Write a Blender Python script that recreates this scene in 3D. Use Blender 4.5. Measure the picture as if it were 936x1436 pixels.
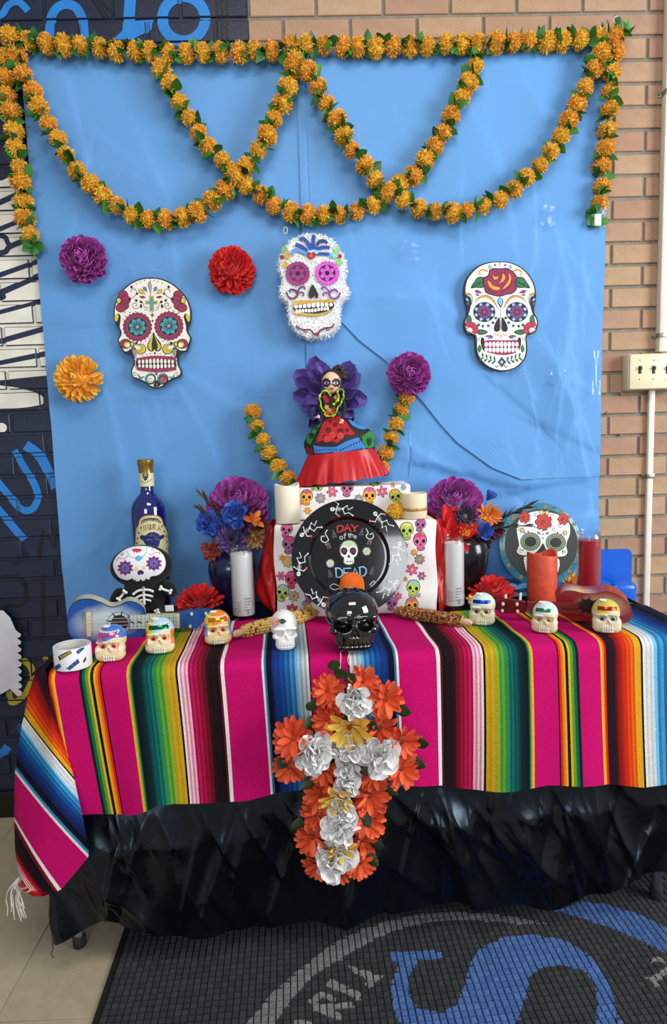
import bpy, bmesh, math, random
import numpy as np
from mathutils import Vector, Matrix
from mathutils.geometry import tessellate_polygon
from mathutils.bvhtree import BVHTree
PI = math.pi
rnd = random.Random(7)
for o in list(bpy.data.objects): bpy.data.objects.remove(o, do_unlink=True)
SC = bpy.context.scene
COL = SC.collection

# ---------------------------------------------------------------- camera
FP, CD, CH, YAW, PITCH, ROLL = 878.27, 2.0549, 1.25, 0.0245, 0.1136, -0.0319
CAM = np.array([0, -CD, CH])
_cy, _sy = math.cos(YAW), math.sin(YAW)
FW = np.array([_sy*math.cos(PITCH), _cy*math.cos(PITCH), -math.sin(PITCH)])
_r0 = np.array([_cy, -_sy, 0.0]); _u0 = np.cross(_r0, FW)
RT = _r0*math.cos(ROLL)+_u0*math.sin(ROLL)
UP = -_r0*math.sin(ROLL)+_u0*math.cos(ROLL)
cd = bpy.data.cameras.new('camera'); co = bpy.data.objects.new('camera', cd); COL.objects.link(co)
cd.sensor_fit = 'VERTICAL'; cd.sensor_height = 36.0; cd.lens = FP*36/1436
cd.clip_start = 0.05; cd.clip_end = 50
mw = Matrix.Identity(4)
for i in range(3):
    mw[i][0] = RT[i]; mw[i][1] = UP[i]; mw[i][2] = -FW[i]; mw[i][3] = CAM[i]
co.matrix_world = mw
SC.camera = co

# ---------------------------------------------------------------- light
w = bpy.data.worlds.new('room_light'); SC.world = w; w.use_nodes = True
w.node_tree.nodes['Background'].inputs[0].default_value = (0.92, 0.96, 1.0, 1)
w.node_tree.nodes['Background'].inputs[1].default_value = 0.34
def area(name, loc, tgt, sx, sy, en, col):
    l = bpy.data.lights.new(name, 'AREA'); l.shape = 'RECTANGLE'; l.size = sx; l.size_y = sy
    l.energy = en; l.color = col
    o = bpy.data.objects.new(name, l); COL.objects.link(o); o.location = loc
    o.rotation_euler = (Vector(tgt)-Vector(loc)).to_track_quat('-Z', 'Y').to_euler()
    return o
area('window_daylight', (3.3, -2.2, 2.0), (0.2, 0, 1.2), 1.5, 1.9, 138, (0.90, 0.96, 1.0))
area('ceiling_panel', (0.2, -1.9, 3.1), (0.1, -0.6, 0.9), 1.2, 0.6, 26, (1.0, 0.95, 0.87))
area('hall_window', (-0.9, -5.2, 2.2), (0, 0, 1.0), 1.6, 1.2, 60, (0.88, 0.94, 1.0))
vs = SC.view_settings
vs.view_transform = 'Standard'; vs.look = 'None'; vs.gamma = 1; vs.exposure = 0.0
try: vs.use_curve_mapping = False
except Exception: pass

# ---------------------------------------------------------------- pixel -> place helpers
def ray(x, y): return FW+RT*(x-468)/FP-UP*(y-718)/FP
def onY(x, y, Y):
    d = ray(x, y); return CAM+d*((Y-CAM[1])/d[1])
def onZ(x, y, Z):
    d = ray(x, y); return CAM+d*((Z-CAM[2])/d[2])
def onP(x, y, P0, n):
    d = ray(x, y); n = np.array(n, float)
    return CAM+d*(np.dot(np.array(P0)-CAM, n)/np.dot(d, n))
def mpp(P): return float(np.dot(np.array(P)-CAM, FW))/FP
def px(P):
    d = np.array(P, float)-CAM; z = d@FW
    return (468+FP*(d@RT)/z, 718-FP*(d@UP)/z)

# ---------------------------------------------------------------- materials
def lin(c):
    r = []
    for v in c[:3]:
        v = v/255.0; r.append(v/12.92 if v <= 0.04045 else ((v+0.055)/1.055)**2.4)
    return (r[0], r[1], r[2], 1.0)
MATS = {}
def M(name, c=(200, 200, 200), rough=0.6, metal=0.0, spec=0.5, noise=None, bump=None, coat=0.0, sheen=0.0,
      attr=False, orand=None, trans=0.0, ior=1.45, sss=0.0, vor=None, alpha=1.0):
    """procedural principled material; noise=(scale, amount) colour mottling, bump=(scale, strength, dist)"""
    if name in MATS: return MATS[name]
    m = bpy.data.materials.new(name); m.use_nodes = True
    nt = m.node_tree; N = nt.nodes; L = nt.links; b = N['Principled BSDF']
    def I(k, v):
        if k in b.inputs: b.inputs[k].default_value = v
    I('Roughness', rough); I('Metallic', metal); I('Specular IOR Level', spec); I('Coat Weight', coat); I('Coat Roughness', 0.05)
    I('Sheen Weight', sheen); I('Transmission Weight', trans); I('IOR', ior); I('Alpha', alpha)
    if sss: I('Subsurface Weight', sss); I('Subsurface Radius', (0.02, 0.015, 0.01)); I('Subsurface Scale', 0.5)
    b.inputs['Base Color'].default_value = lin(c)
    out = None
    if attr:
        a = N.new('ShaderNodeAttribute'); a.attribute_name = 'col'; out = a.outputs['Color']
    elif orand:
        oi = N.new('ShaderNodeObjectInfo'); r = N.new('ShaderNodeValToRGB')
        cr = r.color_ramp
        while len(cr.elements) < len(orand): cr.elements.new(0.5)
        for i, cc in enumerate(orand):
            cr.elements[i].position = i/(len(orand)-1); cr.elements[i].color = lin(cc)
        L.new(oi.outputs['Random'], r.inputs[0]); out = r.outputs[0]
    tc = N.new('ShaderNodeTexCoord')
    if noise:
        nz = N.new('ShaderNodeTexNoise'); nz.inputs['Scale'].default_value = noise[0]; nz.inputs['Detail'].default_value = 4
        L.new(tc.outputs['Object'], nz.inputs['Vector'])
        mr = N.new('ShaderNodeMapRange'); mr.inputs[1].default_value = 0.3; mr.inputs[2].default_value = 0.7
        mr.inputs[3].default_value = 1-noise[1]; mr.inputs[4].default_value = 1+noise[1]
        L.new(nz.outputs[0], mr.inputs[0])
        mx = N.new('ShaderNodeMix'); mx.data_type = 'RGBA'; mx.blend_type = 'MULTIPLY'; mx.inputs[0].default_value = 1.0
        if out is None: mx.inputs[6].default_value = lin(c)
        else: L.new(out, mx.inputs[6])
        L.new(mr.outputs[0], mx.inputs[7]); out = mx.outputs[2]
    if vor:   # speckles: (scale, threshold, colour)
        v = N.new('ShaderNodeTexVoronoi'); v.inputs['Scale'].default_value = vor[0]
        L.new(tc.outputs['Object'], v.inputs['Vector'])
        lt = N.new('ShaderNodeMath'); lt.operation = 'LESS_THAN'; lt.inputs[1].default_value = vor[1]
        L.new(v.outputs['Distance'], lt.inputs[0])
        mx = N.new('ShaderNodeMix'); mx.data_type = 'RGBA'
        L.new(lt.outputs[0], mx.inputs[0])
        if out is None: mx.inputs[6].default_value = lin(c)
        else: L.new(out, mx.inputs[6])
        mx.inputs[7].default_value = lin(vor[2]); out = mx.outputs[2]
    if out is not None: L.new(out, b.inputs['Base Color'])
    if bump:
        nz = N.new('ShaderNodeTexNoise'); nz.inputs['Scale'].default_value = bump[0]; nz.inputs['Detail'].default_value = 5
        L.new(tc.outputs['Object'], nz.inputs['Vector'])
        bp = N.new('ShaderNodeBump'); bp.inputs['Strength'].default_value = bump[1]; bp.inputs['Distance'].default_value = bump[2] if len(bump) > 2 else 0.002
        L.new(nz.outputs[0], bp.inputs['Height']); L.new(bp.outputs[0], b.inputs['Normal'])
    MATS[name] = m
    return m
def glass(name, c, rough=0.02, mixa=0.25):
    """thin clear film / glass that lets light through"""
    if name in MATS: return MATS[name]
    m = bpy.data.materials.new(name); m.use_nodes = True
    nt = m.node_tree; N = nt.nodes; L = nt.links
    N.remove(N['Principled BSDF'])
    t = N.new('ShaderNodeBsdfTransparent'); t.inputs[0].default_value = lin(c)
    g = N.new('ShaderNodeBsdfGlossy'); g.inputs['Roughness'].default_value = rough
    f = N.new('ShaderNodeLayerWeight'); f.inputs[0].default_value = mixa
    nz = N.new('ShaderNodeTexNoise'); nz.inputs['Scale'].default_value = 60
    bp = N.new('ShaderNodeBump'); bp.inputs['Strength'].default_value = 0.25; bp.inputs['Distance'].default_value = 0.001
    L.new(nz.outputs[0], bp.inputs['Height']); L.new(bp.outputs[0], g.inputs['Normal'])
    x = N.new('ShaderNodeMixShader')
    L.new(f.outputs['Facing'], x.inputs[0]); L.new(t.outputs[0], x.inputs[1]); L.new(g.outputs[0], x.inputs[2])
    L.new(x.outputs[0], N['Material Output'].inputs[0])
    MATS[name] = m
    return m

# ---------------------------------------------------------------- objects
def thing(name, label, cat, loc=(0, 0, 0), rotz=0.0, group=None):
    o = bpy.data.objects.new(name, None); COL.objects.link(o); o.empty_display_size = 0.02
    o.location = Vector([float(v) for v in loc]); o.rotation_euler = (0, 0, rotz)
    o['label'] = label; o['category'] = cat
    if group: o['group'] = group
    return o
def tag(o, label, cat, group=None):
    o['label'] = label; o['category'] = cat
    if group: o['group'] = group
    return o
def wloc(p):
    v = Vector((0, 0, 0))
    while p is not None: v += p.location; p = p.parent
    return v
def inst(data, name, parent, mat4=None):
    o = bpy.data.objects.new(name, data); COL.objects.link(o); o.parent = parent
    if mat4 is not None: o.matrix_basis = mat4
    return o
class MB:
    def __init__(s): s.v = []; s.f = []; s.c = []
    def add(s, vs, fs, col=None):
        o = len(s.v); s.v.extend([tuple(float(a) for a in p) for p in vs])
        s.f.extend([tuple(i+o for i in f) for f in fs]); s.c.extend([col]*len(fs)); return s
    def quad(s, a, b, c, d, col=None): return s.add([a, b, c, d], [(0, 1, 2, 3)], col)
    def grid(s, P, col=None, closeu=False, colf=None):
        """P[i][j] points"""
        n = len(P); m = len(P[0]); o = len(s.v)
        for r in P: s.v.extend([tuple(float(a) for a in p) for p in r])
        for i in range(n-1 if not closeu else n):
            for j in range(m-1):
                i2 = (i+1) % n
                s.f.append((o+i*m+j, o+i2*m+j, o+i2*m+j+1, o+i*m+j+1)); s.c.append(colf(i, j) if colf else col)
        return s
    def rbox(s, x0, x1, y0, y1, z0, z1, r=0.003, seg=2, col=None, mat4=None):
        bm = bmesh.new(); bmesh.ops.create_cube(bm, size=1)
        for v in bm.verts: v.co = ((x0+x1)/2+v.co.x*(x1-x0), (y0+y1)/2+v.co.y*(y1-y0), (z0+z1)/2+v.co.z*(z1-z0))
        if r > 0: bmesh.ops.bevel(bm, geom=bm.edges[:], offset=r, segments=seg, affect='EDGES', profile=0.5)
        if mat4 is not None: bm.transform(mat4)
        s.frombm(bm, col); bm.free(); return s
    def frombm(s, bm, col=None):
        bm.verts.index_update()
        s.add([v.co[:] for v in bm.verts], [[v.index for v in f.verts] for f in bm.faces], col)
    def lathe(s, prof, c=(0, 0, 0), seg=32, sx=1.0, sy=1.0, col=None, colf=None, cap=True):
        P = []
        for i in range(seg):
            a = 2*PI*i/seg
            P.append([(c[0]+r*math.cos(a)*sx, c[1]+r*math.sin(a)*sy, c[2]+z) for r, z in prof])
        o = len(s.v)
        s.grid(P, col, True, colf)
        m = len(prof)
        if cap:
            for j in (0, m-1):
                if prof[j][0] > 1e-6:
                    idx = [o+i*m+j for i in range(seg)]
                    s.f.append(tuple(idx if j else idx[::-1])); s.c.append(col)
        return s
    def tube(s, pts, rad, seg=6, col=None, cap=True, closed=False):
        pts = [Vector([float(a) for a in p]) for p in pts]; n = len(pts)
        R = rad if hasattr(rad, '__len__') else [rad]*n
        P = []; up = Vector((0.31, 0.2, 0.93)).normalized()
        for i, p in enumerate(pts):
            t = (pts[min(i+1, n-1)]-pts[max(i-1, 0)])
            if closed: t = pts[(i+1) % n]-pts[i-1]
            if t.length < 1e-9: t = Vector((0, 0, 1))
            t.normalize(); a = t.cross(up)
            if a.length < 1e-3: a = t.cross(Vector((1, 0, 0)))
            a.normalize(); b = t.cross(a)
            P.append([p+(a*math.cos(2*PI*k/seg)+b*math.sin(2*PI*k/seg))*R[i] for k in range(seg+1)])
        o = len(s.v)
        s.grid(P, col, closed)
        if cap and not closed:
            s.f.append(tuple(o+k for k in range(seg))[::-1]); s.c.append(col)
            s.f.append(tuple(o+(n-1)*(seg+1)+k for k in range(seg))); s.c.append(col)
        return s
    def ball(s, c, r, sub=2, col=None, mat4=None):
        bm = bmesh.new(); bmesh.ops.create_icosphere(bm, subdivisions=sub, radius=1)
        rr = r if hasattr(r, '__len__') else (r, r, r)
        for v in bm.verts: v.co = (v.co.x*rr[0], v.co.y*rr[1], v.co.z*rr[2])
        if mat4 is not None: bm.transform(mat4)
        bmesh.ops.translate(bm, vec=Vector([float(a) for a in c]), verts=bm.verts)
        s.frombm(bm, col); bm.free(); return s
    def slab(s, front, back, col=None, colside=None):
        """front/back: matching closed loops of 3D points"""
        n = len(front); tri = tessellate_polygon([[Vector([float(a) for a in p]) for p in front]])
        s.add(front, [t for t in tri], col); s.add(back, [t[::-1] for t in tri], colside or col)
        s.add(list(front)+list(back), [(i, (i+1) % n, n+(i+1) % n, n+i) for i in range(n)], colside or col)
        return s
    def mesh(s, name, mat, off=(0, 0, 0), ang=40, smooth=True):
        me = bpy.data.meshes.new(name)
        me.from_pydata([(v[0]-off[0], v[1]-off[1], v[2]-off[2]) for v in s.v], [], s.f)
        if any(c is not None for c in s.c):
            at = me.color_attributes.new('col', 'FLOAT_COLOR', 'CORNER')
            buf = np.ones((len(me.loops), 4), np.float32)
            k = 0
            cache = {}
            for f, c in zip(s.f, s.c):
                cc = c or (200, 200, 200)
                if cc not in cache: cache[cc] = lin(cc)
                buf[k:k+len(f)] = cache[cc]; k += len(f)
            at.data.foreach_set('color', buf.ravel())
        if smooth:
            me.polygons.foreach_set('use_smooth', [True]*len(me.polygons))
            me.update()
            try: me.set_sharp_from_angle(angle=math.radians(ang))
            except Exception: pass
        if isinstance(mat, (list, tuple)):
            for m_ in mat: me.materials.append(m_)
        else: me.materials.append(mat)
        me.update(); return me
    def fixn(s):
        bm = bmesh.new(); vs = [bm.verts.new(v) for v in s.v]
        for f in s.f:
            try: bm.faces.new([vs[i] for i in f])
            except ValueError: pass
        bmesh.ops.remove_doubles(bm, verts=bm.verts, dist=1e-6)
        bmesh.ops.recalc_face_normals(bm, faces=bm.faces[:])
        s.v = []; s.f = []; s.c = []; s.frombm(bm); bm.free(); return s
    def obj(s, name, mat, parent=None, ang=40, smooth=True, local=False):
        """vertices are in world space unless local"""
        off = (0, 0, 0) if (local or parent is None) else wloc(parent)
        me = s.mesh(name, mat, off, ang, smooth)
        return inst(me, name, parent)
    def bvh(s): return BVHTree.FromPolygons(s.v, s.f)
def struct(o): o['kind'] = 'structure'; return o

# ---------------------------------------------------------------- flat printed art
def crom(pts, n=6, closed=False):
    P = [np.array(p, float) for p in pts]; N = len(P); out = []
    rng = range(N if closed else N-1)
    for i in rng:
        a = P[(i-1) % N] if (closed or i > 0) else P[0]; b = P[i]; c = P[(i+1) % N]
        d = P[(i+2) % N] if (closed or i+2 < N) else P[N-1]
        for k in range(n):
            t = k/n
            out.append(tuple(0.5*((2*b)+(-a+c)*t+(2*a-5*b+4*c-d)*t*t+(-a+3*b-3*c+d)*t**3)))
    if not closed: out.append(tuple(P[-1]))
    return out
GL = {'A': [[(0, 1), (.5, 0), (1, 1)], [(.2, .62), (.8, .62)]], 'D': [[(0, 0), (0, 1), (.6, 1), (1, .7), (1, .3), (.6, 0), (0, 0)]],
      'Y': [[(0, 0), (.5, .5), (.5, 1)], [(1, 0), (.5, .5)]], 'E': [[(1, 0), (0, 0), (0, 1), (1, 1)], [(0, .5), (.75, .5)]],
      'T': [[(0, 0), (1, 0)], [(.5, 0), (.5, 1)]], 'Q': [[(.5, 0), (.1, .15), (0, .5), (.1, .85), (.5, 1), (.9, .85), (1, .5), (.9, .15), (.5, 0)], [(.6, .7), (1, 1.1)]],
      'U': [[(0, 0), (0, .75), (.25, 1), (.75, 1), (1, .75), (1, 0)]], 'I': [[(.5, 0), (.5, 1)]], 'L': [[(0, 0), (0, 1), (1, 1)]],
      'R': [[(0, 1), (0, 0), (.7, 0), (1, .25), (.7, .5), (0, .5)], [(.5, .5), (1, 1)]], 'S': [[(1, .15), (.6, 0), (.2, .08), (.05, .28), (.5, .5), (.95, .72), (.8, .92), (.4, 1), (0, .85)]],
      'P': [[(0, 1), (0, 0), (.7, 0), (1, .25), (.7, .5), (0, .5)]], 'O': [[(.5, 0), (.1, .15), (0, .5), (.1, .85), (.5, 1), (.9, .85), (1, .5), (.9, .15), (.5, 0)]],
      'N': [[(0, 1), (0, 0), (1, 1), (1, 0)]], 'c': [[(1, .45), (.6, .3), (.1, .45), (0, .7), (.2, .95), (.6, 1), (1, .9)]],
      'o': [[(.5, .3), (.1, .45), (0, .65), (.15, .92), (.5, 1), (.85, .92), (1, .65), (.85, .4), (.5, .3)]], 't': [[(.4, .05), (.4, .9), (.8, 1)], [(0, .32), (.8, .32)]],
      'h': [[(0, 0), (0, 1)], [(0, .5), (.4, .32), (.9, .4), (.9, 1)]], 'f': [[(.9, .05), (.5, .1), (.4, .4), (.3, 1.2)], [(0, .4), (.8, .4)]],
      'e': [[(0, .65), (.9, .6), (.7, .35), (.3, .35), (0, .65), (.2, .95), (.9, .9)]], ' ': []}
class Art:
    """vector shapes in photograph or local coordinates, layered a tenth of a millimetre apart"""
    def __init__(s, ox=0, oy=0, sc=1.0): s.S = []; s.ox = ox; s.oy = oy; s.sc = sc
    def p(s, pts, c, sm=0):
        if sm: pts = crom(pts, sm, True)
        s.S.append(([(s.ox+x/s.sc, s.oy+y/s.sc) for x, y in pts], c)); return s
    def e(s, cx, cy, rx, ry=None, c=(0, 0, 0), rot=0, n=20):
        ry = rx if ry is None else ry; ca, sa = math.cos(rot), math.sin(rot)
        return s.p([(cx+rx*math.cos(t)*ca-ry*math.sin(t)*sa, cy+rx*math.cos(t)*sa+ry*math.sin(t)*ca) for t in [2*PI*k/n for k in range(n)]], c)
    def st(s, pts, wd, c, sm=0, taper=False, closed=False):
        if sm: pts = crom(pts, sm, closed)
        n = len(pts); Lf = []; Rt = []
        for i in range(n):
            a = np.array(pts[max(i-1, 0)]); b = np.array(pts[min(i+1, n-1)]); t = b-a
            l = math.hypot(*t) or 1; nx, ny = -t[1]/l, t[0]/l
            k = wd/2*(1 if not taper else max(0.12, 1-abs(2*i/(n-1)-1)**2 if taper == 2 else 1-i/(n-1)))
            Lf.append((pts[i][0]+nx*k, pts[i][1]+ny*k)); Rt.append((pts[i][0]-nx*k, pts[i][1]-ny*k))
        for i in range(n-1): s.p([Lf[i], Lf[i+1], Rt[i+1], Rt[i]], c)
        s.merge(n-1); return s
    def merge(s, k):
        """treat the last k shapes as one layer"""
        g = s.S[-k:]; del s.S[-k:]
        if g: s.S.append(([q for q, _ in g], g[0][1], 1))
    def fl(s, cx, cy, r, n, pw, c, rot=0, r0=0.25):
        for k in range(n):
            a = rot+2*PI*k/n; d = r*(1+r0)/2; s.e(cx+d*math.cos(a), cy+d*math.sin(a), r*(1-r0)/2, r*pw, c, a, 10)
        s.merge(n); return s
    def scal(s, cx, cy, r, n, c, dep=0.1, ry=None):
        ry = ry or r; K = n*6
        return s.p([(cx+r*(1+dep*(abs(math.sin(n*t/2))-.5))*math.cos(t), cy+ry*(1+dep*(abs(math.sin(n*t/2))-.5))*math.sin(t)) for t in [2*PI*k/K for k in range(K)]], c)
    def drop(s, x0, y0, x1, y1, wd, c, bend=0.0):
        """leaf / tear from point (x0,y0) to fat end (x1,y1)"""
        d = np.array((x1-x0, y1-y0)); l = math.hypot(*d) or 1; u = d/l; nn = np.array((-u[1], u[0])); A = []; B = []
        for k in range(11):
            t = k/10; wv = wd/2*math.sin(PI*t**1.5)**0.8 if t < 1 else 0
            q = np.array((x0, y0))+d*t+nn*bend*l*math.sin(PI*t); A.append(tuple(q+nn*wv)); B.append(tuple(q-nn*wv))
        return s.p(A+B[::-1][1:-1], c)
    def leaf(s, x0, y0, x1, y1, wd, c):
        d = np.array((x1-x0, y1-y0)); l = math.hypot(*d) or 1; u = d/l; nn = np.array((-u[1], u[0])); A = []; B = []
        for k in range(9):
            t = k/8; q = np.array((x0, y0))+d*t; wv = wd/2*math.sin(PI*t); A.append(tuple(q+nn*wv)); B.append(tuple(q-nn*wv))
        return s.p(A+B[::-1][1:-1], c)
    def spi(s, cx, cy, r, turns, wd, c, a0=0, sg=1):
        return s.st([(cx+r*(1-t)*math.cos(a0+sg*2*PI*turns*t), cy+r*(1-t)*math.sin(a0+sg*2*PI*turns*t)) for t in [k/24 for k in range(23)]], wd, c)
    def text(s, tx, x, y, w_, h_, gap, wd, c, rot=0.0, serif=0, arc=0.0):
        ca, sa = math.cos(rot), math.sin(rot); cx = 0; k0 = len(s.S); n = len(tx); W = n*w_+(n-1)*gap
        for ch in tx:
            for pl in GL.get(ch, []):
                q = [(cx+a*w_*(.35 if ch == 'I' else 1), b*h_) for a, b in pl]
                q = [(a, b+arc*((a-W/2)**2)/(W*W/4)) for a, b in q]
                Q = [(x+a*ca-b*sa, y+a*sa+b*ca) for a, b in q]
                s.st(Q, wd, c)
                if serif:
                    for a, b in (q[0], q[-1]): s.st([(x+(a-serif)*ca-b*sa, y+(a-serif)*sa+b*ca), (x+(a+serif)*ca-b*sa, y+(a+serif)*sa+b*ca)], wd*.6, c)
            cx += w_*(.5 if ch in 'I ' else 1)+gap
        return s
    def emit(s, mapper, name, mat, parent, step=0.0001, maxe=0, base=0.0003, subd=3):
        """mapper(x, y) -> (point, normal)"""
        mb = MB(); boxes = []
        for sh in s.S:
            polys = sh[0] if len(sh) == 3 else [sh[0]]; c = sh[1]
            xs = [q[0] for P in polys for q in P]; ys = [q[1] for P in polys for q in P]
            bb = (min(xs), max(xs), min(ys), max(ys)); lv = 0
            for o, l in boxes:
                if l >= lv and not (o[0] > bb[1] or o[1] < bb[0] or o[2] > bb[3] or o[3] < bb[2]): lv = l+1
            boxes.append((bb, lv)); h = base+step*lv
            for P in polys:
                tris = tessellate_polygon([[Vector((a, b, 0)) for a, b in P]])
                T = [tuple(P[i] for i in t) for t in tris]
                if maxe:
                    for _ in range(subd):
                        N2 = []
                        for t in T:
                            ls = [math.dist(t[i], t[(i+1) % 3]) for i in range(3)]; k = ls.index(max(ls))
                            if ls[k] > maxe:
                                a, b, d = t[k], t[(k+1) % 3], t[(k+2) % 3]; m_ = ((a[0]+b[0])/2, (a[1]+b[1])/2)
                                N2 += [(a, m_, d), (m_, b, d)]
                            else: N2.append(t)
                        T = N2
                for t in T:
                    V = []
                    for q in t:
                        r = mapper(q[0], q[1])
                        if r is None: V = None; break
                        V.append(np.array(r[0])+np.array(r[1])*h)
                    if not V: continue
                    nn = np.cross(V[1]-V[0], V[2]-V[0])
                    if np.dot(nn, CAM-V[0]) < 0: V = V[::-1]
                    mb.add(V, [(0, 1, 2)], tuple(c))
        return mb.obj(name, mat, parent, smooth=False)
def mapY(Y):
    def f(x, y): return onY(x, y, Y), np.array((0, -1.0, 0))
    return f
def mapP(P0, n):
    n = np.array(n, float); n /= np.linalg.norm(n)
    def f(x, y): return onP(x, y, P0, n), n
    return f
def mapB(bvh):
    def f(x, y):
        d = ray(x, y); h = bvh.ray_cast(Vector(CAM), Vector(d).normalized())
        if h[0] is None: return None
        n = h[1]
        if n.dot(Vector(d)) > 0: n = -n
        return np.array(h[0]), np.array(n)
    return f
def inset(pts, k):
    cx = sum(p[0] for p in pts)/len(pts); cy = sum(p[1] for p in pts)/len(pts); n = len(pts); out = []
    ar = sum(pts[i][0]*pts[(i+1) % n][1]-pts[(i+1) % n][0]*pts[i][1] for i in range(n)); sg = 1 if ar > 0 else -1
    for i in range(n):
        a = np.array(pts[i-1]); b = np.array(pts[(i+1) % n]); t = b-a; l = math.hypot(*t) or 1
        out.append((pts[i][0]-sg*t[1]/l*k, pts[i][1]+sg*t[0]/l*k))
    return out
PRINT = M('printed_ink', attr=True, rough=0.55, noise=(90, 0.06))
GPRINT = M('glossy_print', attr=True, rough=0.15, noise=(90, 0.04))
FPRINT = M('fabric_print', attr=True, rough=0.85, noise=(300, 0.08), bump=(500, 0.2, 0.0005))

# ================================================================ THE ROOM
BA, BC, BZ0, BX0 = 0.2040, 0.0679, 2.5256, 0.0456
XPAINT = float(onY(348, 20, 0)[0])
m_mortar = M('mortar', (128, 120, 108), 0.95, noise=(40, 0.15), bump=(300, 0.5, 0.002))
m_brick = M('tan_brick', orand=[(160, 124, 102), (170, 136, 110), (174, 142, 110), (162, 124, 104), (178, 150, 118), (166, 130, 108), (158, 120, 100)],
            rough=0.9, noise=(14, 0.10), vor=(170, 0.16, (110, 84, 68)), bump=(220, 0.6, 0.0025))
m_navy = M('navy_painted_brick', (28, 35, 57), 0.42, noise=(9, 0.22), bump=(120, 0.35, 0.002))
m_mural = M('mural_paint', attr=True, rough=0.45, noise=(12, 0.12), bump=(120, 0.3, 0.002))
wb = MB()
wb.rbox(-1.9, XPAINT, 0.006, 0.10, 0, 2.95, 0)
wall = struct(wb.obj('wall_back', m_navy))
struct(MB().rbox(XPAINT, 1.9, 0.006, 0.10, 0, 2.95, 0).obj('mortar_face', m_mortar, wall))
brick_meshes = {}
def brick_mesh(wd, mat):
    k = (round(wd, 4), mat.name)
    if k not in brick_meshes:
        h = BC-0.0105; mb = MB()
        x0, x1, z0, z1, r = -wd/2, wd/2, -h/2, h/2, 0.0022
        P = [(x0, r, z0), (x1, r, z0), (x1, r, z1), (x0, r, z1), (x0+r, 0, z0+r), (x1-r, 0, z0+r), (x1-r, 0, z1-r), (x0+r, 0, z1-r),
             (x0, .03, z0), (x1, .03, z0), (x1, .03, z1), (x0, .03, z1)]
        mb.add(P, [(4, 5, 6, 7), (0, 1, 5, 4), (1, 2, 6, 5), (2, 3, 7, 6), (3, 0, 4, 7), (8, 9, 1, 0), (9, 10, 2, 1), (10, 11, 3, 2), (11, 8, 0, 3)])
        brick_meshes[k] = mb.mesh('brick', mat, smooth=False)
    return brick_meshes[k]
painted = []
def lay(x0, x1, row):
    zc = BZ0-BC*(row+0.5); mid = (x0+x1)/2; mat = m_navy if mid < XPAINT else m_brick
    o = inst(brick_mesh(x1-x0, mat), 'brick', wall, Matrix.Translation((mid, rnd.uniform(-.0006, .0006), zc)))
    if mid < XPAINT: painted.append((x0+.002, x1-.002, zc-BC/2+.0075, zc+BC/2-.0075))
for row in range(-3, 37):
    off = 0 if row % 2 else 0.5
    top = row <= 1
    for m_ in range(-8, 8):
        x0 = BX0+BA*(m_+off)+0.005; x1 = x0+BA-0.010
        if x1 < -1.24 or x0 > 1.36: continue
        if not top and (x0 > -0.83 and x1 < 0.90): continue
        if row > 33 and x0 > 0: continue
        if BZ0-BC*(row+1) < 0.09: continue
        if x0 < XPAINT < x1:
            if XPAINT-x0 > .02: lay(x0, XPAINT, row)
            if x1-XPAINT > .02: lay(XPAINT, x1, row)
        else: lay(x0, x1, row)
# mural traced where it is painted on the wall
WHT = (226, 222, 208); NVY = (28, 36, 66); LBL = (34, 120, 196); YLW = (176, 156, 40); DRK = (16, 18, 24)
ar = Art()
ar.p([(-40, 262), (4, 253), (16, 247), (40, 240), (80, 240), (80, 526), (61, 527), (4, 533), (-40, 536)], WHT)
for a, b in [((-40, 298, 306), (60, 252, 262)), ((-40, 334, 342), (60, 293, 300)), ((-40, 396, 404), (60, 361, 368)), ((-40, 424, 434), (60, 380, 389)), ((-40, 446, 452), (60, 418, 425)),
             ((-40, 486, 494), (70, 455, 463)), ((-40, 514, 520), (70, 491, 499))]:
    ar.p([(a[0], a[1]), (b[0], b[1]), (b[0], b[2]), (a[0], a[2])], NVY)
ar.st([(-20, 356), (6, 354), (14, 346), (36, 337), (60, 326)], 8, NVY, 4); ar.st([(-10, 330), (6, 332), (12, 342), (17, 349)], 7, NVY, 4)
ar.e(2, 416, 7, 5, NVY); ar.e(2, 409, 5, 4, NVY)
ar.p([(-40, 538), (4, 541), (30, 545), (55, 553), (61, 562), (55, 568), (30, 572), (4, 573), (-40, 574)], WHT, 4)
ar.e(2, 600, 8, 7, WHT)
ar.st([(20, 632), (36, 658), (50, 682), (53, 700), (45, 714), (30, 714), (14, 696), (-6, 672)], 10, LBL, 4)
ar.st([(36, 624), (58, 642), (78, 684)], 14, LBL, 4); ar.st([(-4, 712), (18, 738), (34, 757)], 11, LBL, 3)
ar.st([(54, 785), (60, 742), (76, 768), (78, 740)], 5, DRK); ar.st([(60, 806), (60, 890)], 5, DRK)
ar.st([(-4, 812), (22, 808), (38, 828), (30, 848), (6, 852), (38, 886)], 5, DRK, 3)
ar.st([(16, 792), (30, 776), (40, 776), (36, 784), (18, 794)], 2, DRK); ar.st([(22, 790), (34, 779)], 2, DRK)
ar.st([(26, 923), (40, 932), (46, 945), (42, 961), (31, 978), (16, 985), (13, 968)], 8, YLW, 4)
ar.e(63, 924, 4, 3, YLW); ar.st([(-8, 1062), (6, 1054), (12, 1046)], 12, LBL); ar.e(28, 1020, 4, 7, (22, 70, 110))
ar.st([(-14, 30), (4, 20), (12, 8), (26, 3), (40, 16)], 10, LBL, 5)
ar.st([(70, 56), (72, 26), (84, 9), (104, 9), (116, 28), (119, 60)], 13, LBL, 5)
ar.st([(184, -12), (180, 44)], 16, LBL); ar.p([(158, 56), (190, 28), (215, 26), (213, 42), (186, 56)], LBL)
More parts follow.
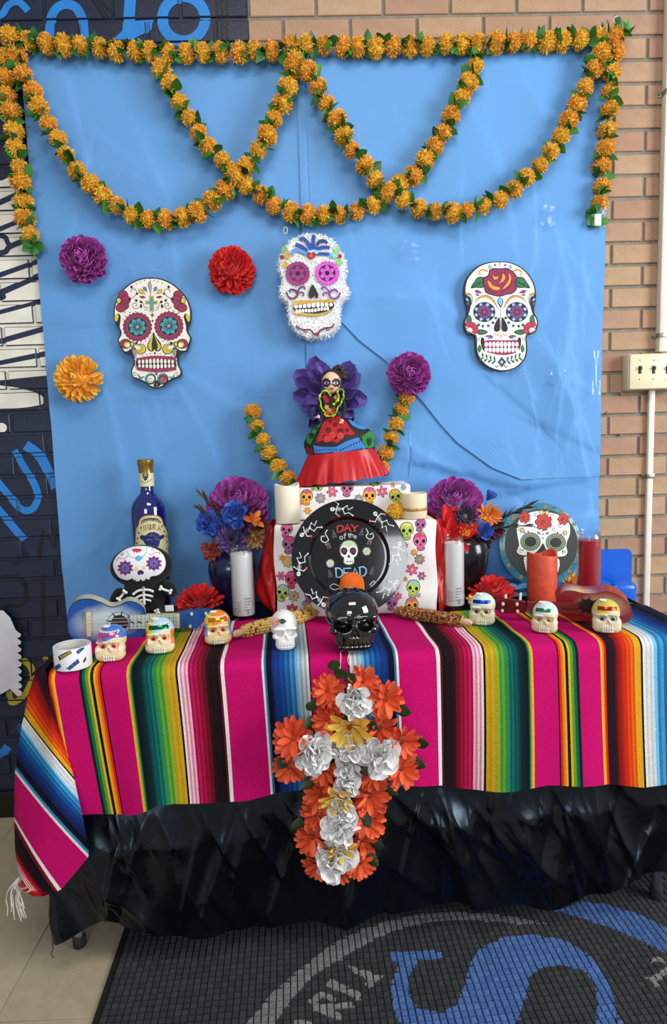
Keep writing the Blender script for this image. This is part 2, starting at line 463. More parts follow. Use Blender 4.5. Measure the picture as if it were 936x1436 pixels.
ar.st([(258+30*math.cos(t), 27+31*math.sin(t)) for t in [k*PI/15 for k in range(31)]], 15, LBL)
ar.st([(128, -4), (150, 30), (160, 32), (156, 18), (138, -6)], 3, DRK); ar.st([(136, -2), (152, 24)], 2, DRK)
for xx in (304, 311, 318): ar.st([(xx, -4), (xx+1, 56)], 3, DRK)
def clip(P, r):
    for ax, lim, sg in ((0, r[0], 1), (0, r[1], -1), (1, r[2], 1), (1, r[3], -1)):
        out = []
        for i in range(len(P)):
            a, b = P[i-1], P[i]; da = (a[ax]-lim)*sg; db = (b[ax]-lim)*sg
            if (da >= 0) != (db >= 0):
                t = da/(da-db); out.append((a[0]+(b[0]-a[0])*t, a[1]+(b[1]-a[1])*t))
            if db >= 0: out.append(b)
        P = out
        if len(P) < 3: return []
    return P
mm = MB()
for li, sh in enumerate(ar.S):
    polys = sh[0] if len(sh) == 3 else [sh[0]]
    for P in polys:
        W = [onY(a, b, 0)[[0, 2]] for a, b in P]
        for t in tessellate_polygon([[Vector((a[0], a[1], 0)) for a in W]]):
            T = [tuple(W[i]) for i in t]; A2 = (T[1][0]-T[0][0])*(T[2][1]-T[0][1])-(T[2][0]-T[0][0])*(T[1][1]-T[0][1])
            if A2 < 0: T = T[::-1]
            x0 = min(q[0] for q in T); x1 = max(q[0] for q in T); z0 = min(q[1] for q in T); z1 = max(q[1] for q in T)
            C0 = clip(T, (-1.8, XPAINT-.002, 0, 2.9))
            if C0: mm.add([(q[0], .0055-li*.00004, q[1]) for q in C0], [tuple(range(len(C0)))], tuple(sh[1]))
            for r in painted:
                if r[0] > x1 or r[1] < x0 or r[2] > z1 or r[3] < z0: continue
                C1 = clip(T, r)
                if C1: mm.add([(q[0], -.0009-li*.00004, q[1]) for q in C1], [tuple(range(len(C1)))], tuple(sh[1]))
mm.obj('mural_paint', m_mural, wall, smooth=False)['label'] = 'white ribs and blue graffiti letters painted on navy brick'
struct(MB().rbox(-1.9, 1.9, -0.008, 0.006, 0.0, 0.095, 0.003).obj('baseboard_back', M('black_rubber_base', (14, 14, 16), 0.4, noise=(20, .2))))

# floor of vinyl tiles
m_tile = M('vinyl_tile', orand=[(182, 166, 138), (190, 174, 146), (176, 160, 134), (186, 170, 140)], rough=0.33, noise=(30, 0.07), bump=(18, .05, .001), vor=(70, 0.10, (150, 136, 116)))
floor = struct(MB().rbox(-2.3, 2.3, -3.4, 0.02, -0.06, -0.0025, 0).obj('floor', M('floor_joint', (120, 108, 92), .8, noise=(30, .1))))
TL = 0.3048; tx0 = float(onZ(62, 1307, 0)[0]); ty0 = float(onZ(30, 1190, 0)[1])
tm = MB().rbox(-TL/2+.0007, TL/2-.0007, -TL/2+.0007, TL/2-.0007, -.004, 0, .0006, 1).mesh('floor_tile', m_tile)
for i in range(-5, 8):
    for j in range(-9, 3):
        x = tx0+(i+.5)*TL; y = ty0+(j+.5)*TL
        if y-TL/2 > 0.0 or x < -2.2 or x > 2.2: continue
        inst(tm, 'floor_tile', floor, Matrix.Translation((x, y, 0)))

# ---- light switch and raceways on the brick
m_ivory = M('ivory_plastic', (222, 210, 172), 0.4, noise=(30, .04)); m_race = M('white_raceway', (216, 210, 196), 0.38, noise=(25, .05)); m_steel = M('screw_steel', (150, 148, 140), .35, .9, noise=(60, .1))
a0 = onY(884, 497, -.05); a1 = onY(884, 546, -.05); SZ1, SZ0 = a0[2], a1[2]; SX = a0[0]; SW = 0.165
sw = thing('light_switch', 'ivory surface-mounted light switch box with dark toggles on brick wall', 'light switch', (SX+SW/2, 0, SZ0))
MB().rbox(SX-.002, SX+SW, -.044, .0, SZ0-.002, SZ1+.002, .004).obj('back_box', M('ivory_box', (206, 196, 164), .45, noise=(30, .04)), sw)
pl = MB().rbox(SX+.001, SX+SW-.003, -.051, -.043, SZ0, SZ1, .003).obj('cover_plate', m_ivory, sw)
for k in range(3):
    X = onY(898+19.3*k, 519, -.051)[0]; Zc = onY(898+19.3*k, 518.5, -.051)[2]
    tg = MB().rbox(X-.005, X+.005, -.0525, -.049, Zc-.0125, Zc+.0125, .001).obj('switch_slot', M('slot_dark', (40, 36, 32), .5, noise=(50, .1)), sw)
    MB().rbox(X-.0035, X+.0035, -.062, -.052, Zc+.000, Zc+.010, .0015).obj('toggle', M('toggle_brown', (52, 46, 42), .35, noise=(60, .1)), tg)
    for s_ in (-1, 1):
        sc = MB().ball((X, -.051, Zc+s_*.030), (.0028, .0015, .0028), 2).obj('screw', m_steel, sw)
def raceway(label, pxa, pxb, ya, yb, wd, dep, clamps):
    A = onY(pxa, ya, -.01); B = onY(pxb, yb, -.01); X = (A[0]+B[0])/2
    t = thing('wire_raceway', label, 'raceway', (X, 0, min(A[2], B[2])))
    MB().rbox(X-wd/2, X+wd/2, -dep, 0, B[2], A[2], .004).obj('channel', m_race, t)
    for cx, cy in clamps:
        Z = onY(cx, cy, -dep)[2]; mb = MB().rbox(X-wd/2-.012, X+wd/2+.012, -.003, 0, Z-.007, Z+.007, .001).rbox(X-wd/2-.002, X+wd/2+.002, -dep-.002, 0, Z-.007, Z+.007, .001)
        cl = mb.obj('clamp', m_steel, t)
        for s_ in (-1, 1): MB().ball((X+s_*(wd/2+.008), -.003, Z), (.003, .002, .003), 2).obj('clamp_screw', M('screw_dark', (70, 60, 50), .5, .6, noise=(50, .1)), cl)
    return t
raceway('white wire raceway rising from the light switch to the ceiling', 934, 934, -60, 494, .030, .030, [(934, 127), (930, 470)])
raceway('narrow white wire raceway running down from the light switch', 910, 907, 547, 1010, .020, .016, [(908, 668)])
for k, (x, y) in enumerate([(871, 553), (851, 579), (870, 610)]):
    P = onY(x, y, 0)
    o = tag(MB().lathe([(.0, -.004), (.003, -.004), (.0042, 0), (.0042, .004), (0, .004)], (0, 0, 0), 12).obj('wall_plug', M('plug_copper', (120, 82, 66), .5, .3, noise=(80, .2))), ['small screw plug in mortar under the light switch', 'small screw plug beside the paper edge below the light switch', 'lowest of the three screw plugs beneath the light switch'][k], 'screw', 'screw plugs in the brick wall')
    o.location = P; o.rotation_euler = (PI/2, 0, 0)
P = onY(866, 28, -.02)
ring = MB().tube([(P[0]+.011*math.cos(t), P[1], P[2]+.011*math.sin(t)) for t in [k*PI/10 for k in range(20)]], .0012, 6, closed=True)
ring.tube([(P[0]-.004, P[1], P[2]-.010), (P[0]-.014, P[1]+.01, P[2]-.035)], .0012, 6)
tag(ring.obj('hook_ring', M('hook_white', (220, 220, 215), .35, noise=(50, .05))), 'small white ring hook on brick above the garland corner', 'hook')

# ---- entrance mat with printed seal
MZ = 0.011
mA = onZ(172, 1305, MZ)[:2]; mB = onZ(127, 1436, MZ)[:2]
md = (mA-mB)/np.linalg.norm(mA-mB); mn = np.array((md[1], -md[0]))   # along edge (towards wall) and into the mat
mstart = mB-md*0.55; MLEN = 1.25; MWID = 2.1
mloc = (mstart[0], mstart[1], 0)
mat_t = thing('entrance_mat', 'charcoal entrance mat with blue letter and grey ring seal', 'mat', mloc)
mb = MB(); c4 = [mstart, mstart+md*MLEN, mstart+md*MLEN+mn*MWID, mstart+mn*MWID]
# keep the far corner off the wall
def mclip(P):
    out = []
    for i in range(len(P)):
        a, b = P[i-1], P[i]; da = -.03-a[1]; db = -.03-b[1]
        if (da >= 0) != (db >= 0): out.append(a+(b-a)*(da/(da-db)))
        if db >= 0: out.append(b)
    return out
cp = mclip(c4)
mb.slab([(p_[0], p_[1], .005) for p_ in cp], [(p_[0], p_[1], 0) for p_ in cp])
mb.fixn().obj('rubber_backing', M('mat_rubber', (24, 25, 27), .7, noise=(60, .2), bump=(200, .3, .001)), mat_t)
SG = Art(468, 1130, 2.0)
SG.p([(160, 410), (305, 405), (300, 430), (240, 432), (215, 470), (208, 530), (240, 570), (300, 578), (345, 560), (365, 510), (385, 440), (410, 400), (470, 370), (560, 360), (650, 375), (720, 420), (770, 490), (793, 560), (792, 606), (812, 600), (812, 700), (700, 700), (640, 640), (735, 620), (742, 560), (735, 500), (700, 460), (640, 447), (580, 455), (550, 480), (540, 530), (520, 590), (480, 660), (400, 700), (280, 690), (200, 640), (170, 570), (162, 500), (185, 440), (160, 434)], (66, 104, 164))
SG.p([(610, 290), (700, 268), (760, 274), (850, 300), (936, 342), (1010, 390), (1010, 470), (936, 415), (850, 370), (760, 335), (680, 310)], (60, 96, 152))
SG.p([(0, 385), (80, 345), (160, 320), (240, 303), (330, 297), (430, 301), (520, 313), (605, 332), (500, 328), (400, 320), (300, 322), (200, 340), (120, 370), (60, 405), (0, 440), (-56, 475), (-116, 540), (-166, 612), (-200, 690), (-300, 690), (-246, 612), (-176, 530), (-86, 450)], (118, 118, 116))
SG2 = Art(360, 1280, 3.6)
GY = (128, 126, 122)
SG2.p([(455, 262), (640, 318), (565, 385), (545, 360), (560, 345), (520, 300), (500, 310)], GY); SG2.p([(375, 330), (400, 345), (530, 405), (545, 395), (510, 445), (500, 430), (370, 375), (350, 370)], GY)
SG2.st([(270, 455), (330, 410), (390, 440), (360, 480), (320, 470)], 34, GY); SG2.st([(280, 470), (430, 530)], 34, GY); SG2.st([(370, 480), (480, 460)], 30, GY); SG2.st([(190, 550), (280, 570)], 34, GY)
SG3 = Art(800, 1280, 6.88)
SG3.p([(720, 620), (760, 630), (936, 520), (990, 490), (1010, 520), (830, 670), (860, 700), (830, 710)], GY); SG3.st([(775, 475), (850, 445), (940, 475)], 36, GY)
shapes = []
for A_ in (SG, SG2, SG3):
    for sh in A_.S:
        for P in (sh[0] if len(sh) == 3 else [sh[0]]): shapes.append((np.array([onZ(a, b, MZ)[:2] for a, b in P]), sh[1]))
pit = 0.0160
gu = np.arange(.03, MLEN-.03, pit); gv = np.arange(.025, MWID-.03, pit)
GU, GV = np.meshgrid(gu, gv)
pts = mstart[None, :]+GU.ravel()[:, None]*md[None, :]+GV.ravel()[:, None]*mn[None, :]
pts = pts[(pts[:, 1] < -.05) & (pts[:, 1] > -1.35) & (pts[:, 0] < 1.5)]
def inpoly(Q, P):
    r = np.zeros(len(Q), bool); j = len(P)-1
    for i in range(len(P)):
        c = ((P[i, 1] > Q[:, 1]) != (P[j, 1] > Q[:, 1]))
        with np.errstate(divide='ignore', invalid='ignore'):
            xx = (P[j, 0]-P[i, 0])*(Q[:, 1]-P[i, 1])/(P[j, 1]-P[i, 1])+P[i, 0]
        r ^= c & (Q[:, 0] < xx); j = i
    return r
# each nub of the waffle is four little facets wide so that the print has clean edges
NS = 4; sub = [((i+.5)/NS-.5, (j+.5)/NS-.5) for j in range(NS) for i in range(NS)]
hx, hy = pit*.47, pit*.45
nv = []; nf = []; nc = []
cols4 = []
for sxx, syy in sub:
    Q = pts+sxx*2*hx*.8*mn[None, :]+syy*2*hy*.8*md[None, :]; cc = np.full(len(Q), -1)
    for i, (P, c) in enumerate(shapes): cc[inpoly(Q, P)] = i
    cols4.append(cc)
mb = MB()
for k, (x, y) in enumerate(pts):
    b = 38+rnd.randint(-7, 9); base = (b, b+1, b+3); z0 = .004; z1 = MZ+rnd.uniform(-.0008, .0008); e = .80
    T = lambda a, b, z: (x+a*hx*mn[0]+b*hy*md[0], y+a*hx*mn[1]+b*hy*md[1], z)
    o = len(mb.v); K = NS+1
    mb.v.extend([T(-1, -1, z0), T(1, -1, z0), T(1, 1, z0), T(-1, 1, z0)]+[T(e*(2*i/NS-1), e*(2*j/NS-1), z1) for j in range(K) for i in range(K)])
    q = [base if cols4[i][k] < 0 else tuple(max(0, ch+b-40) for ch in shapes[cols4[i][k]][1]) for i in range(NS*NS)]
    g = lambda i, j: o+4+j*K+i
    for jj in range(NS):
        for ii in range(NS): mb.f.append((g(ii, jj), g(ii+1, jj), g(ii+1, jj+1), g(ii, jj+1))); mb.c.append(q[jj*NS+ii])
    mb.f += [(o, o+1)+tuple(g(i, 0) for i in range(NS, -1, -1)), (o+1, o+2)+tuple(g(NS, i) for i in range(NS, -1, -1)), (o+2, o+3)+tuple(g(i, NS) for i in range(0, K)), (o+3, o)+tuple(g(0, i) for i in range(0, K))]
    mb.c += [q[1], q[2*NS-1], q[-2], q[NS]]
wf = mb.obj('waffle_pile', M('mat_pile', attr=True, rough=.95, noise=(500, .5), bump=(900, .8, .002), sheen=.1), mat_t, smooth=False); wf['kind'] = 'stuff'

# ================================================================ PAPER BACKDROP
m_paper = M('blue_kraft_paper', (94, 150, 208), 0.58, noise=(2.2, 0.05), bump=(7, 0.30, 0.010), spec=0.35)
def W2(x, y): return onY(x, y, -.02)[[0, 2]]
CREASE = [([(600, 655), (660, 672), (740, 690), (845, 675)], -.016), ([(700, 545), (760, 600), (845, 640)], -.006), ([(780, 330), (800, 430), (790, 520)], .005),
          ([(660, 160), (700, 230), (720, 330)], .004), ([(560, 170), (600, 300)], .003), ([(200, 440), (130, 452), (60, 448)], .003), ([(90, 110), (120, 230), (95, 330)], .004),
          ([(150, 560), (170, 660), (150, 780)], .005), ([(260, 560), (300, 640), (290, 760)], .004), ([(640, 720), (740, 740), (845, 722)], .008), ([(720, 470), (745, 560), (700, 620)], .005),
          ([(330, 560), (250, 620)], .003), ([(540, 610), (600, 640), (640, 660)], .006), ([(120, 180), (220, 250)], .003), ([(800, 560), (830, 700), (800, 790)], .007), ([(690, 540), (620, 640)], .004)]
CR = [([W2(*p) for p in P], h) for P, h in CREASE]
rcr = random.Random(9)
for k in range(70):
    x, y = rcr.uniform(60, 840), rcr.uniform(90, 800); an = rcr.gauss(1.5, .6); L = rcr.uniform(30, 130); x2, y2 = x+L*math.cos(an), y+L*math.sin(an)
    CR.append(([W2(x, y), W2((x+x2)/2+rcr.uniform(-8, 8), (y+y2)/2), W2(x2, y2)], rcr.uniform(.0012, .0045)*(1.3 if x > 450 else .8)))
def wrinkle(X, Z):
    d = 0.004*np.sin(X*3.1+1.2*np.sin(Z*2.3))+0.0035*np.sin(Z*5.2+X*4.0)+0.0016*np.sin(X*17+Z*9)+0.0012*np.sin(X*11-Z*23)
    d *= 0.6+0.5*(X > 0)
    for P, h in CR:
        for a, b in zip(P[:-1], P[1:]):
            t = b-a; l2 = t@t; k = np.clip(((X-a[0])*t[0]+(Z-a[1])*t[1])/l2, 0, 1)
            dx = X-(a[0]+t[0]*k); dz = Z-(a[1]+t[1]*k); r = np.sqrt(dx*dx+dz*dz); sd = dx*t[1]-dz*t[0]; q = r/np.where(sd > 0, .045, .007)
            # one side lifts off in a soft fold with a sharp lip
            d = d + h*.7*np.exp(-q*q/(1+q))
    return d
PT = 2.435
def sheet(x0, x1, z0f, nx, nz, lift, name, par, xl=None):
    P = []
    for i in range(nx):
        u = i/(nx-1); X = x0+(x1-x0)*u; row = []
        for j in range(nz):
            v = j/(nz-1); z0 = z0f(X); Z = z0+(PT-z0)*v
            row.append((X if xl is None else max(xl(Z), x0)+(x1-max(xl(Z), x0))*u, Z))
        P.append(row)
    A = np.array(P); D = wrinkle(A[:, :, 0], A[:, :, 1])
    edge = np.minimum(1, np.minimum((PT-A[:, :, 1])/.08, 1))
    lf = np.full(D.shape, lift)
    if xl is not None: lf = .0055+.005*np.exp(-(A[:, :, 0]-A[:1, :, 0])/.10)*(A[:, :, 1] < _zx.max())
    Y = -(0.010+lf+np.clip(D*edge, -.004, .03))
    return MB().grid([[(A[i, j, 0], Y[i, j], A[i, j, 1]) for j in range(nz)] for i in range(nx)]).obj(name, m_paper, par, ang=80)
bd = thing('paper_backdrop', 'bright blue creased paper backdrop taped over the brick wall', 'backdrop', (0.04, 0, 0.70))
sheet(-.845, .006, lambda X: .69, 110, 170, 0.0, 'paper_sheet', bd)
sheet(-.020, .932, lambda X: .69 if X < .3 else .772+.0*X, 150, 190, .004, 'paper_sheet', bd)

# the torn right-hand sheet: its slanting lower edge lies over the one below
_cr = [W2(x, y) for x, y in [(440, 436), (480, 452), (505, 478), (540, 505), (570, 540), (592, 562), (620, 598), (640, 620), (690, 656), (730, 672)]]
_zx = np.array([p[1] for p in _cr]); _xx = np.array([p[0] for p in _cr]); _zl = float(_zx.min())
sheet(-.018, .9335, lambda X: _zl, 150, 160, .0095, 'paper_sheet', bd, lambda Z: float(np.interp(Z, _zx[::-1], _xx[::-1])))

# ---- clear tape pieces
m_tape = glass('clear_tape', (249, 251, 254), 0.10, 0.16)
def tape(x, y, w_, h_, label, rot=0.0, Y=-.036):
    mb = MB(); P = []
    for i in range(7):
        r = []
        for j in range(7):
            a = (i/6-.5)*w_; b = (j/6-.5)*h_; q = onY(x+a*math.cos(rot)-b*math.sin(rot), y+a*math.sin(rot)+b*math.cos(rot), Y)
            r.append((q[0], Y+rnd.uniform(-.0018, .0018), q[2]))
        P.append(r)
    tag(mb.grid(P).obj('clear_tape', m_tape, ang=10), label, 'tape', 'clear tape pieces on the backdrop')
tape(573, 351, 30, 30, 'clear tape square on blue paper right of the tinsel skull')
tape(770, 303, 28, 30, 'clear tape square on blue paper under the right garland swag', .2)
tape(346, 524, 26, 34, 'clear tape upright strip above the left altar garland')
tape(368, 548, 50, 22, 'clear tape wide strip just above the left altar garland', .05)
tape(783, 530, 24, 30, 'crinkled clear tape below right of the rose skull plaque', .4)
tape(714, 519, 46, 13, 'clear tape strip under the chin of the rose skull plaque')
tape(838, 522, 14, 62, 'clear tape strip on the right edge of the blue paper')
tape(718, 688, 44, 16, 'clear tape strip low on the blue paper near the bouquet')
tape(205, 384, 50, 12, 'clear tape strip over the top of the cross skull plaque')
tape(222, 555, 60, 12, 'clear tape strip beneath the chin of the cross skull plaque')
tape(846, 300, 10, 40, 'clear tape strip at the end of the right hanging garland')

# ================================================================ GARLANDS
m_mari = M('marigold_tulle', attr=True, rough=0.7, noise=(60, .08), sheen=.2)
m_gleaf = M('garland_leaf', orand=[(34, 92, 30), (58, 124, 40), (46, 106, 34), (28, 78, 34), (70, 138, 60)], rough=.45, noise=(120, .15))
m_cord = M('green_cord', (40, 90, 40), .6, noise=(80, .1))
def mari_mesh(seed, warm):
    r = random.Random(seed); mb = MB(); mb.ball((0, 0, 0), .78, 2, (214, 152+warm, 22))
    for k in range(430):
        z = r.uniform(-1, 1); a = r.uniform(0, 2*PI); q = math.sqrt(1-z*z); d = Vector((q*math.cos(a), q*math.sin(a), z))
        t = d.cross(Vector((r.uniform(-1, 1), r.uniform(-1, 1), r.uniform(-1, 1)))).normalized(); e = d.cross(t)
        L = r.uniform(.88, 1.12); wv = .075; b = d*.6; m_ = d*L*.86+e*r.uniform(-.1, .1); tp_ = d*L+t*r.uniform(-.08, .08)
        s = r.random(); c = (236, 176+warm, 38) if s < .6 else ((226, 158+warm, 24) if s < .9 else (248, 208, 104))
        mb.add([b-t*wv*.5, m_-t*wv, tp_-t*wv*.4, tp_+t*wv*.4, m_+t*wv, b+t*wv*.5], [(0, 1, 4, 5), (1, 2, 3, 4)], c)
    return mb.mesh('marigold', m_mari, smooth=False)
MARI = [mari_mesh(k, -6+4*k) for k in range(5)]
def leaf_mesh(L, W_, cup, n=6, mat=m_gleaf, fold=.35, name='leaf'):
    mb = MB(); P = []
    for i in range(n+1):
        t = i/n; wv = W_*math.sin(PI*min(1, t**.8*.97+.03))**.9; z = L*t; y = cup*L*t*t
        P.append([(-wv, y-fold*wv, z), (0, y, z), (wv, y-fold*wv, z)])
    mb.grid(P); return mb.mesh(name, mat, ang=80)
GLEAF = [leaf_mesh(1, .34, .25), leaf_mesh(1, .42, -.15), leaf_mesh(.9, .30, .4)]
def orient(d, up=None):
    d = Vector(d).normalized(); u = Vector(up) if up is not None else Vector((rnd.uniform(-1, 1), rnd.uniform(-1, 1), rnd.uniform(-1, 1)))
    x = u.cross(d)
    if x.length < 1e-4: x = Vector((1, 0, 0)).cross(d)
    x.normalize(); y = d.cross(x); m_ = Matrix.Identity(4)
    for i in range(3): m_[i][0] = x[i]; m_[i][1] = y[i]; m_[i][2] = d[i]
    return m_
def resample(P, step):
    P = [np.array(p, float) for p in P]; seg = [np.linalg.norm(b-a) for a, b in zip(P[:-1], P[1:])]; T = sum(seg); n = max(2, int(round(T/step))+1); out = []
    for k in range(n):
        s = T*k/(n-1); i = 0
        while i < len(seg)-1 and s > seg[i]: s -= seg[i]; i += 1
        t = s/seg[i]; q = P[i]+(P[i+1]-P[i])*t; d = P[min(i+2, len(P)-1)]-P[max(i-1, 0)]; out.append((q, d/np.linalg.norm(d)))
    return out
def garland(label, path, Yf, step=.0515, R=.0285, group='orange marigold garlands', endleaf=None, nl=3):
    W3 = [onY(x, y, Yf(k/(len(path)-1)) if callable(Yf) else Yf) for k, (x, y) in enumerate(path)]
    W3 = [np.array(p) for p in crom(W3, 5)]
    S = resample(W3, step); g = thing('marigold_garland', label, 'garland', S[0][0], 0, group); g0 = np.array(S[0][0])
    MB().tube([s[0] for s in S], .003, 5).obj('cord', m_cord, g)
    for k, (q, d) in enumerate(S):
        r = R*rnd.uniform(.9, 1.12); q2 = q-g0+np.array([rnd.uniform(-.004, .004), rnd.uniform(-.004, .004), rnd.uniform(-.004, .004)])
        m_ = Matrix.Translation(q2) @ orient(d) @ Matrix.Rotation(rnd.uniform(0, 6.28), 4, 'Z') @ Matrix.Diagonal((r, r, r*.88, 1))
        inst(MARI[rnd.randrange(5)], 'marigold', g, m_)
        for j in range(nl):
            a = rnd.uniform(0, 2*PI); side = Vector(d).cross(Vector((0, 1, 0))).normalized(); fr = Vector((0, -1, 0))
            o = side*math.cos(a)+fr*abs(math.sin(a))*.8; o = (o+Vector(d)*rnd.uniform(-.5, .5)).normalized()
            L = rnd.uniform(.030, .044); p_ = q2+d*step*.5+np.array(o)*.004
            inst(GLEAF[rnd.randrange(3)], 'leaf', g, Matrix.Translation(p_) @ orient(o) @ Matrix.Diagonal((L, L, L, 1)))
    if endleaf:
        e = onY(endleaf[0], endleaf[1], -.035)-g0
        for a in (-2.4, -1.5, -.7, 2.7):
            o = Vector((math.cos(a), -.25, math.sin(a)*.9)); L = .042
            inst(GLEAF[1], 'leaf', g, Matrix.Translation(e) @ orient(o, (0, -1, 0)) @ Matrix.Diagonal((L, L, L, 1)))
    return g
YG = -.045
garland('long straight marigold garland along the top edge of the blue paper', [(14, 56), (42, 58), (85, 63), (150, 69), (227, 72), (300, 75), (350, 72), (400, 67), (455, 63), (500, 66), (545, 68), (600, 65), (640, 63), (690, 62), (735, 58), (790, 57), (835, 53), (862, 50)], YG)
garland('marigold strand hanging straight down at the left paper edge', [(8, 82), (8, 118), (15, 155), (18, 185), (22, 215), (28, 242), (31, 268), (34, 300), (45, 328)], YG, endleaf=(46, 340))
rg = garland('marigold strand hanging straight down at the right paper edge', [(862, 74), (859, 105), (856, 140), (853, 180), (848, 220), (845, 250), (840, 285)], YG, endleaf=(838, 303))
P = onY(839, 306, -.05)
tg = MB(); tg.rbox(P[0]-.010, P[0]+.010, P[1]-.001, P[1]+.001, P[2]-.022, P[2]+.012, .0005).obj('paper_tag', M('tag_white', (235, 240, 238), .5, noise=(200, .1)), rg)
garland('left swag of marigold garland dipping from the top left corner', [(14, 52), (30, 95), (45, 128), (60, 158), (78, 190), (95, 222), (120, 250), (150, 280), (180, 299), (210, 306), (245, 306), (270, 301), (295, 285), (318, 264), (340, 240), (362, 210), (380, 178), (393, 150), (402, 125), (412, 96)], YG-.012)
garland('middle swag of marigold garland dipping lowest above the tinsel skull', [(227, 96), (244, 128), (262, 163), (283, 192), (308, 221), (335, 253), (370, 278), (405, 296), (440, 303), (480, 301), (515, 291), (545, 272), (578, 248), (605, 213), (625, 182), (640, 150), (655, 122), (667, 94)], YG)
garland('right swag of marigold garland rising to the top right corner', [(412, 84), (436, 106), (455, 140), (475, 172), (490, 203), (512, 235), (540, 264), (580, 289), (615, 299), (650, 298), (690, 286), (725, 263), (755, 234), (780, 202), (798, 170), (812, 140), (828, 110), (842, 75), (860, 55)], YG-.012)
garland('short marigold garland left of the doll above the white pillar candle', [(355, 576), (364, 602), (373, 623), (382, 643), (391, 658), (402, 672)], lambda t: -.045-.09*t, .047, .026, 'short garlands beside the doll')
garland('short marigold garland under the purple flower right of the doll', [(570, 556), (562, 576), (555, 597), (548, 618), (541, 638), (536, 655)], lambda t: -.045-.06*t, .047, .026, 'short garlands beside the doll')

# ================================================================ SILK FLOWERS
def petal_mesh(name, W_, cup, bend, mat, n=5, tip=.5, ruf=0.0, seed=1):
    """unit length along +Z, front faces -Y; cup hollows it, bend curls the tip to the front"""
    mb = MB(); P = []; r = random.Random(seed)
    for i in range(n+1):
        t = i/n; tm = .30+.38*tip; wv = W_*(max(.22, (t/tm)**.7) if t < tm else max(.30, math.sqrt(max(0, 1-((t-tm)/(1.03-tm))**2)))); y = -bend*t*t; z = t*(1-.25*abs(bend)*t); j = ruf*r.uniform(-1, 1)
        P.append([(-wv, y-cup*wv+j, z), (-wv*.5, y-cup*wv*.2-j, z), (0, y+j*.5, z), (wv*.5, y-cup*wv*.2+j, z), (wv, y-cup*wv-j, z)])
    return mb.grid(P).mesh(name, mat, ang=80)
def pmat(name, a, b): return M(name, orand=[a, b, a, tuple(min(255, int(v*1.12)) for v in b)], rough=.62, noise=(70, .1), sheen=.15)
def bloom(root, meshes, n, R, axis, centre, th0, th1, inner=.45, lift=0.0, name='petal', jit=.12, twist=0.0, flat=1.0, core=0.0):
    """spiral of petals about an axis; theta from th0 (middle) to th1 (rim)"""
    A = Vector(axis).normalized(); fr = orient(A, (0.1, 0.2, 1)); r0 = np.array(wloc(root)); c0 = Vector(np.array(centre)-r0)
    for i in range(n):
        t = math.sqrt((i+.5)/n); th = th0+(th1-th0)*t+rnd.uniform(-jit, jit)*.5; ph = i*2.39996+rnd.uniform(-jit, jit)
        dl = Vector((math.sin(th)*math.cos(ph), math.sin(th)*math.sin(ph), math.cos(th)*flat)); d = (fr.to_3x3() @ dl).normalized()
        s = R*(1-core)*(inner+(1-inner)*t)*rnd.uniform(.93, 1.07)
        # petal front (-Y local) must face the axis
        y = -(A-d*A.dot(d)); y = y.normalized() if y.length > 1e-4 else Vector((0, 1, 0)); x = y.cross(d)
        m_ = Matrix.Identity(4)
        for k in range(3): m_[k][0] = x[k]; m_[k][1] = y[k]; m_[k][2] = d[k]
        inst(meshes[i % len(meshes)], name, root, Matrix.Translation(c0+A*lift*(1-t)+d*R*core) @ m_ @ Matrix.Rotation(rnd.uniform(-twist, twist), 4, 'Z') @ Matrix.Diagonal((s, s, s, 1)))
PUR = pmat('purple_silk', (164, 50, 152), (196, 92, 186)); RED = pmat('red_silk', (206, 24, 28), (236, 56, 50)); YEL = pmat('amber_silk', (250, 172, 36), (255, 200, 80))
P_PUR = [petal_mesh('petal', .30, .7, .30, PUR, tip=.85), petal_mesh('petal', .26, .6, .45, PUR, tip=.9)]
P_RED = [petal_mesh('petal', .24, .6, .14, RED, tip=.85), petal_mesh('petal', .21, .7, .22, RED, tip=.9)]
P_YEL = [petal_mesh('petal', .18, .5, .15, YEL, tip=.75), petal_mesh('petal', .16, .6, .25, YEL, tip=.8)]
def pompom(label, x, y, rpx, meshes, n, cc, Y=-.05, group='silk flowers pinned to the paper', axis=(0, -1, .05)):
    P = onY(x, y, Y); R = rpx*mpp(P); t = thing('silk_flower', label, 'flower', (P[0], P[1]+R*.2, P[2]), 0, group); c = np.array((P[0], P[1]+R*.15, P[2]))
    bloom(t, meshes, int(n*1.35), R, axis, c, .03, 1.85, .95, 0, jit=.2, core=.40, twist=.3)
    MB().ball(c+np.array((0, R*.1, 0)), (R*.42, R*.40, R*.42), 2).obj('flower_core', meshes[0].materials[0], t)
pompom('purple chrysanthemum pinned under the left garland strand', 117, 364, 34, P_PUR, 105, None)
pompom('red chrysanthemum pinned between the two left skulls', 325, 379, 34, P_RED, 105, None)
pompom('amber yellow chrysanthemum pinned at the left paper edge', 109, 531, 34, P_YEL, 110, None)
pompom('magenta purple chrysanthemum on top of the right altar garland', 574, 525, 32, P_PUR, 110, None, -.07)

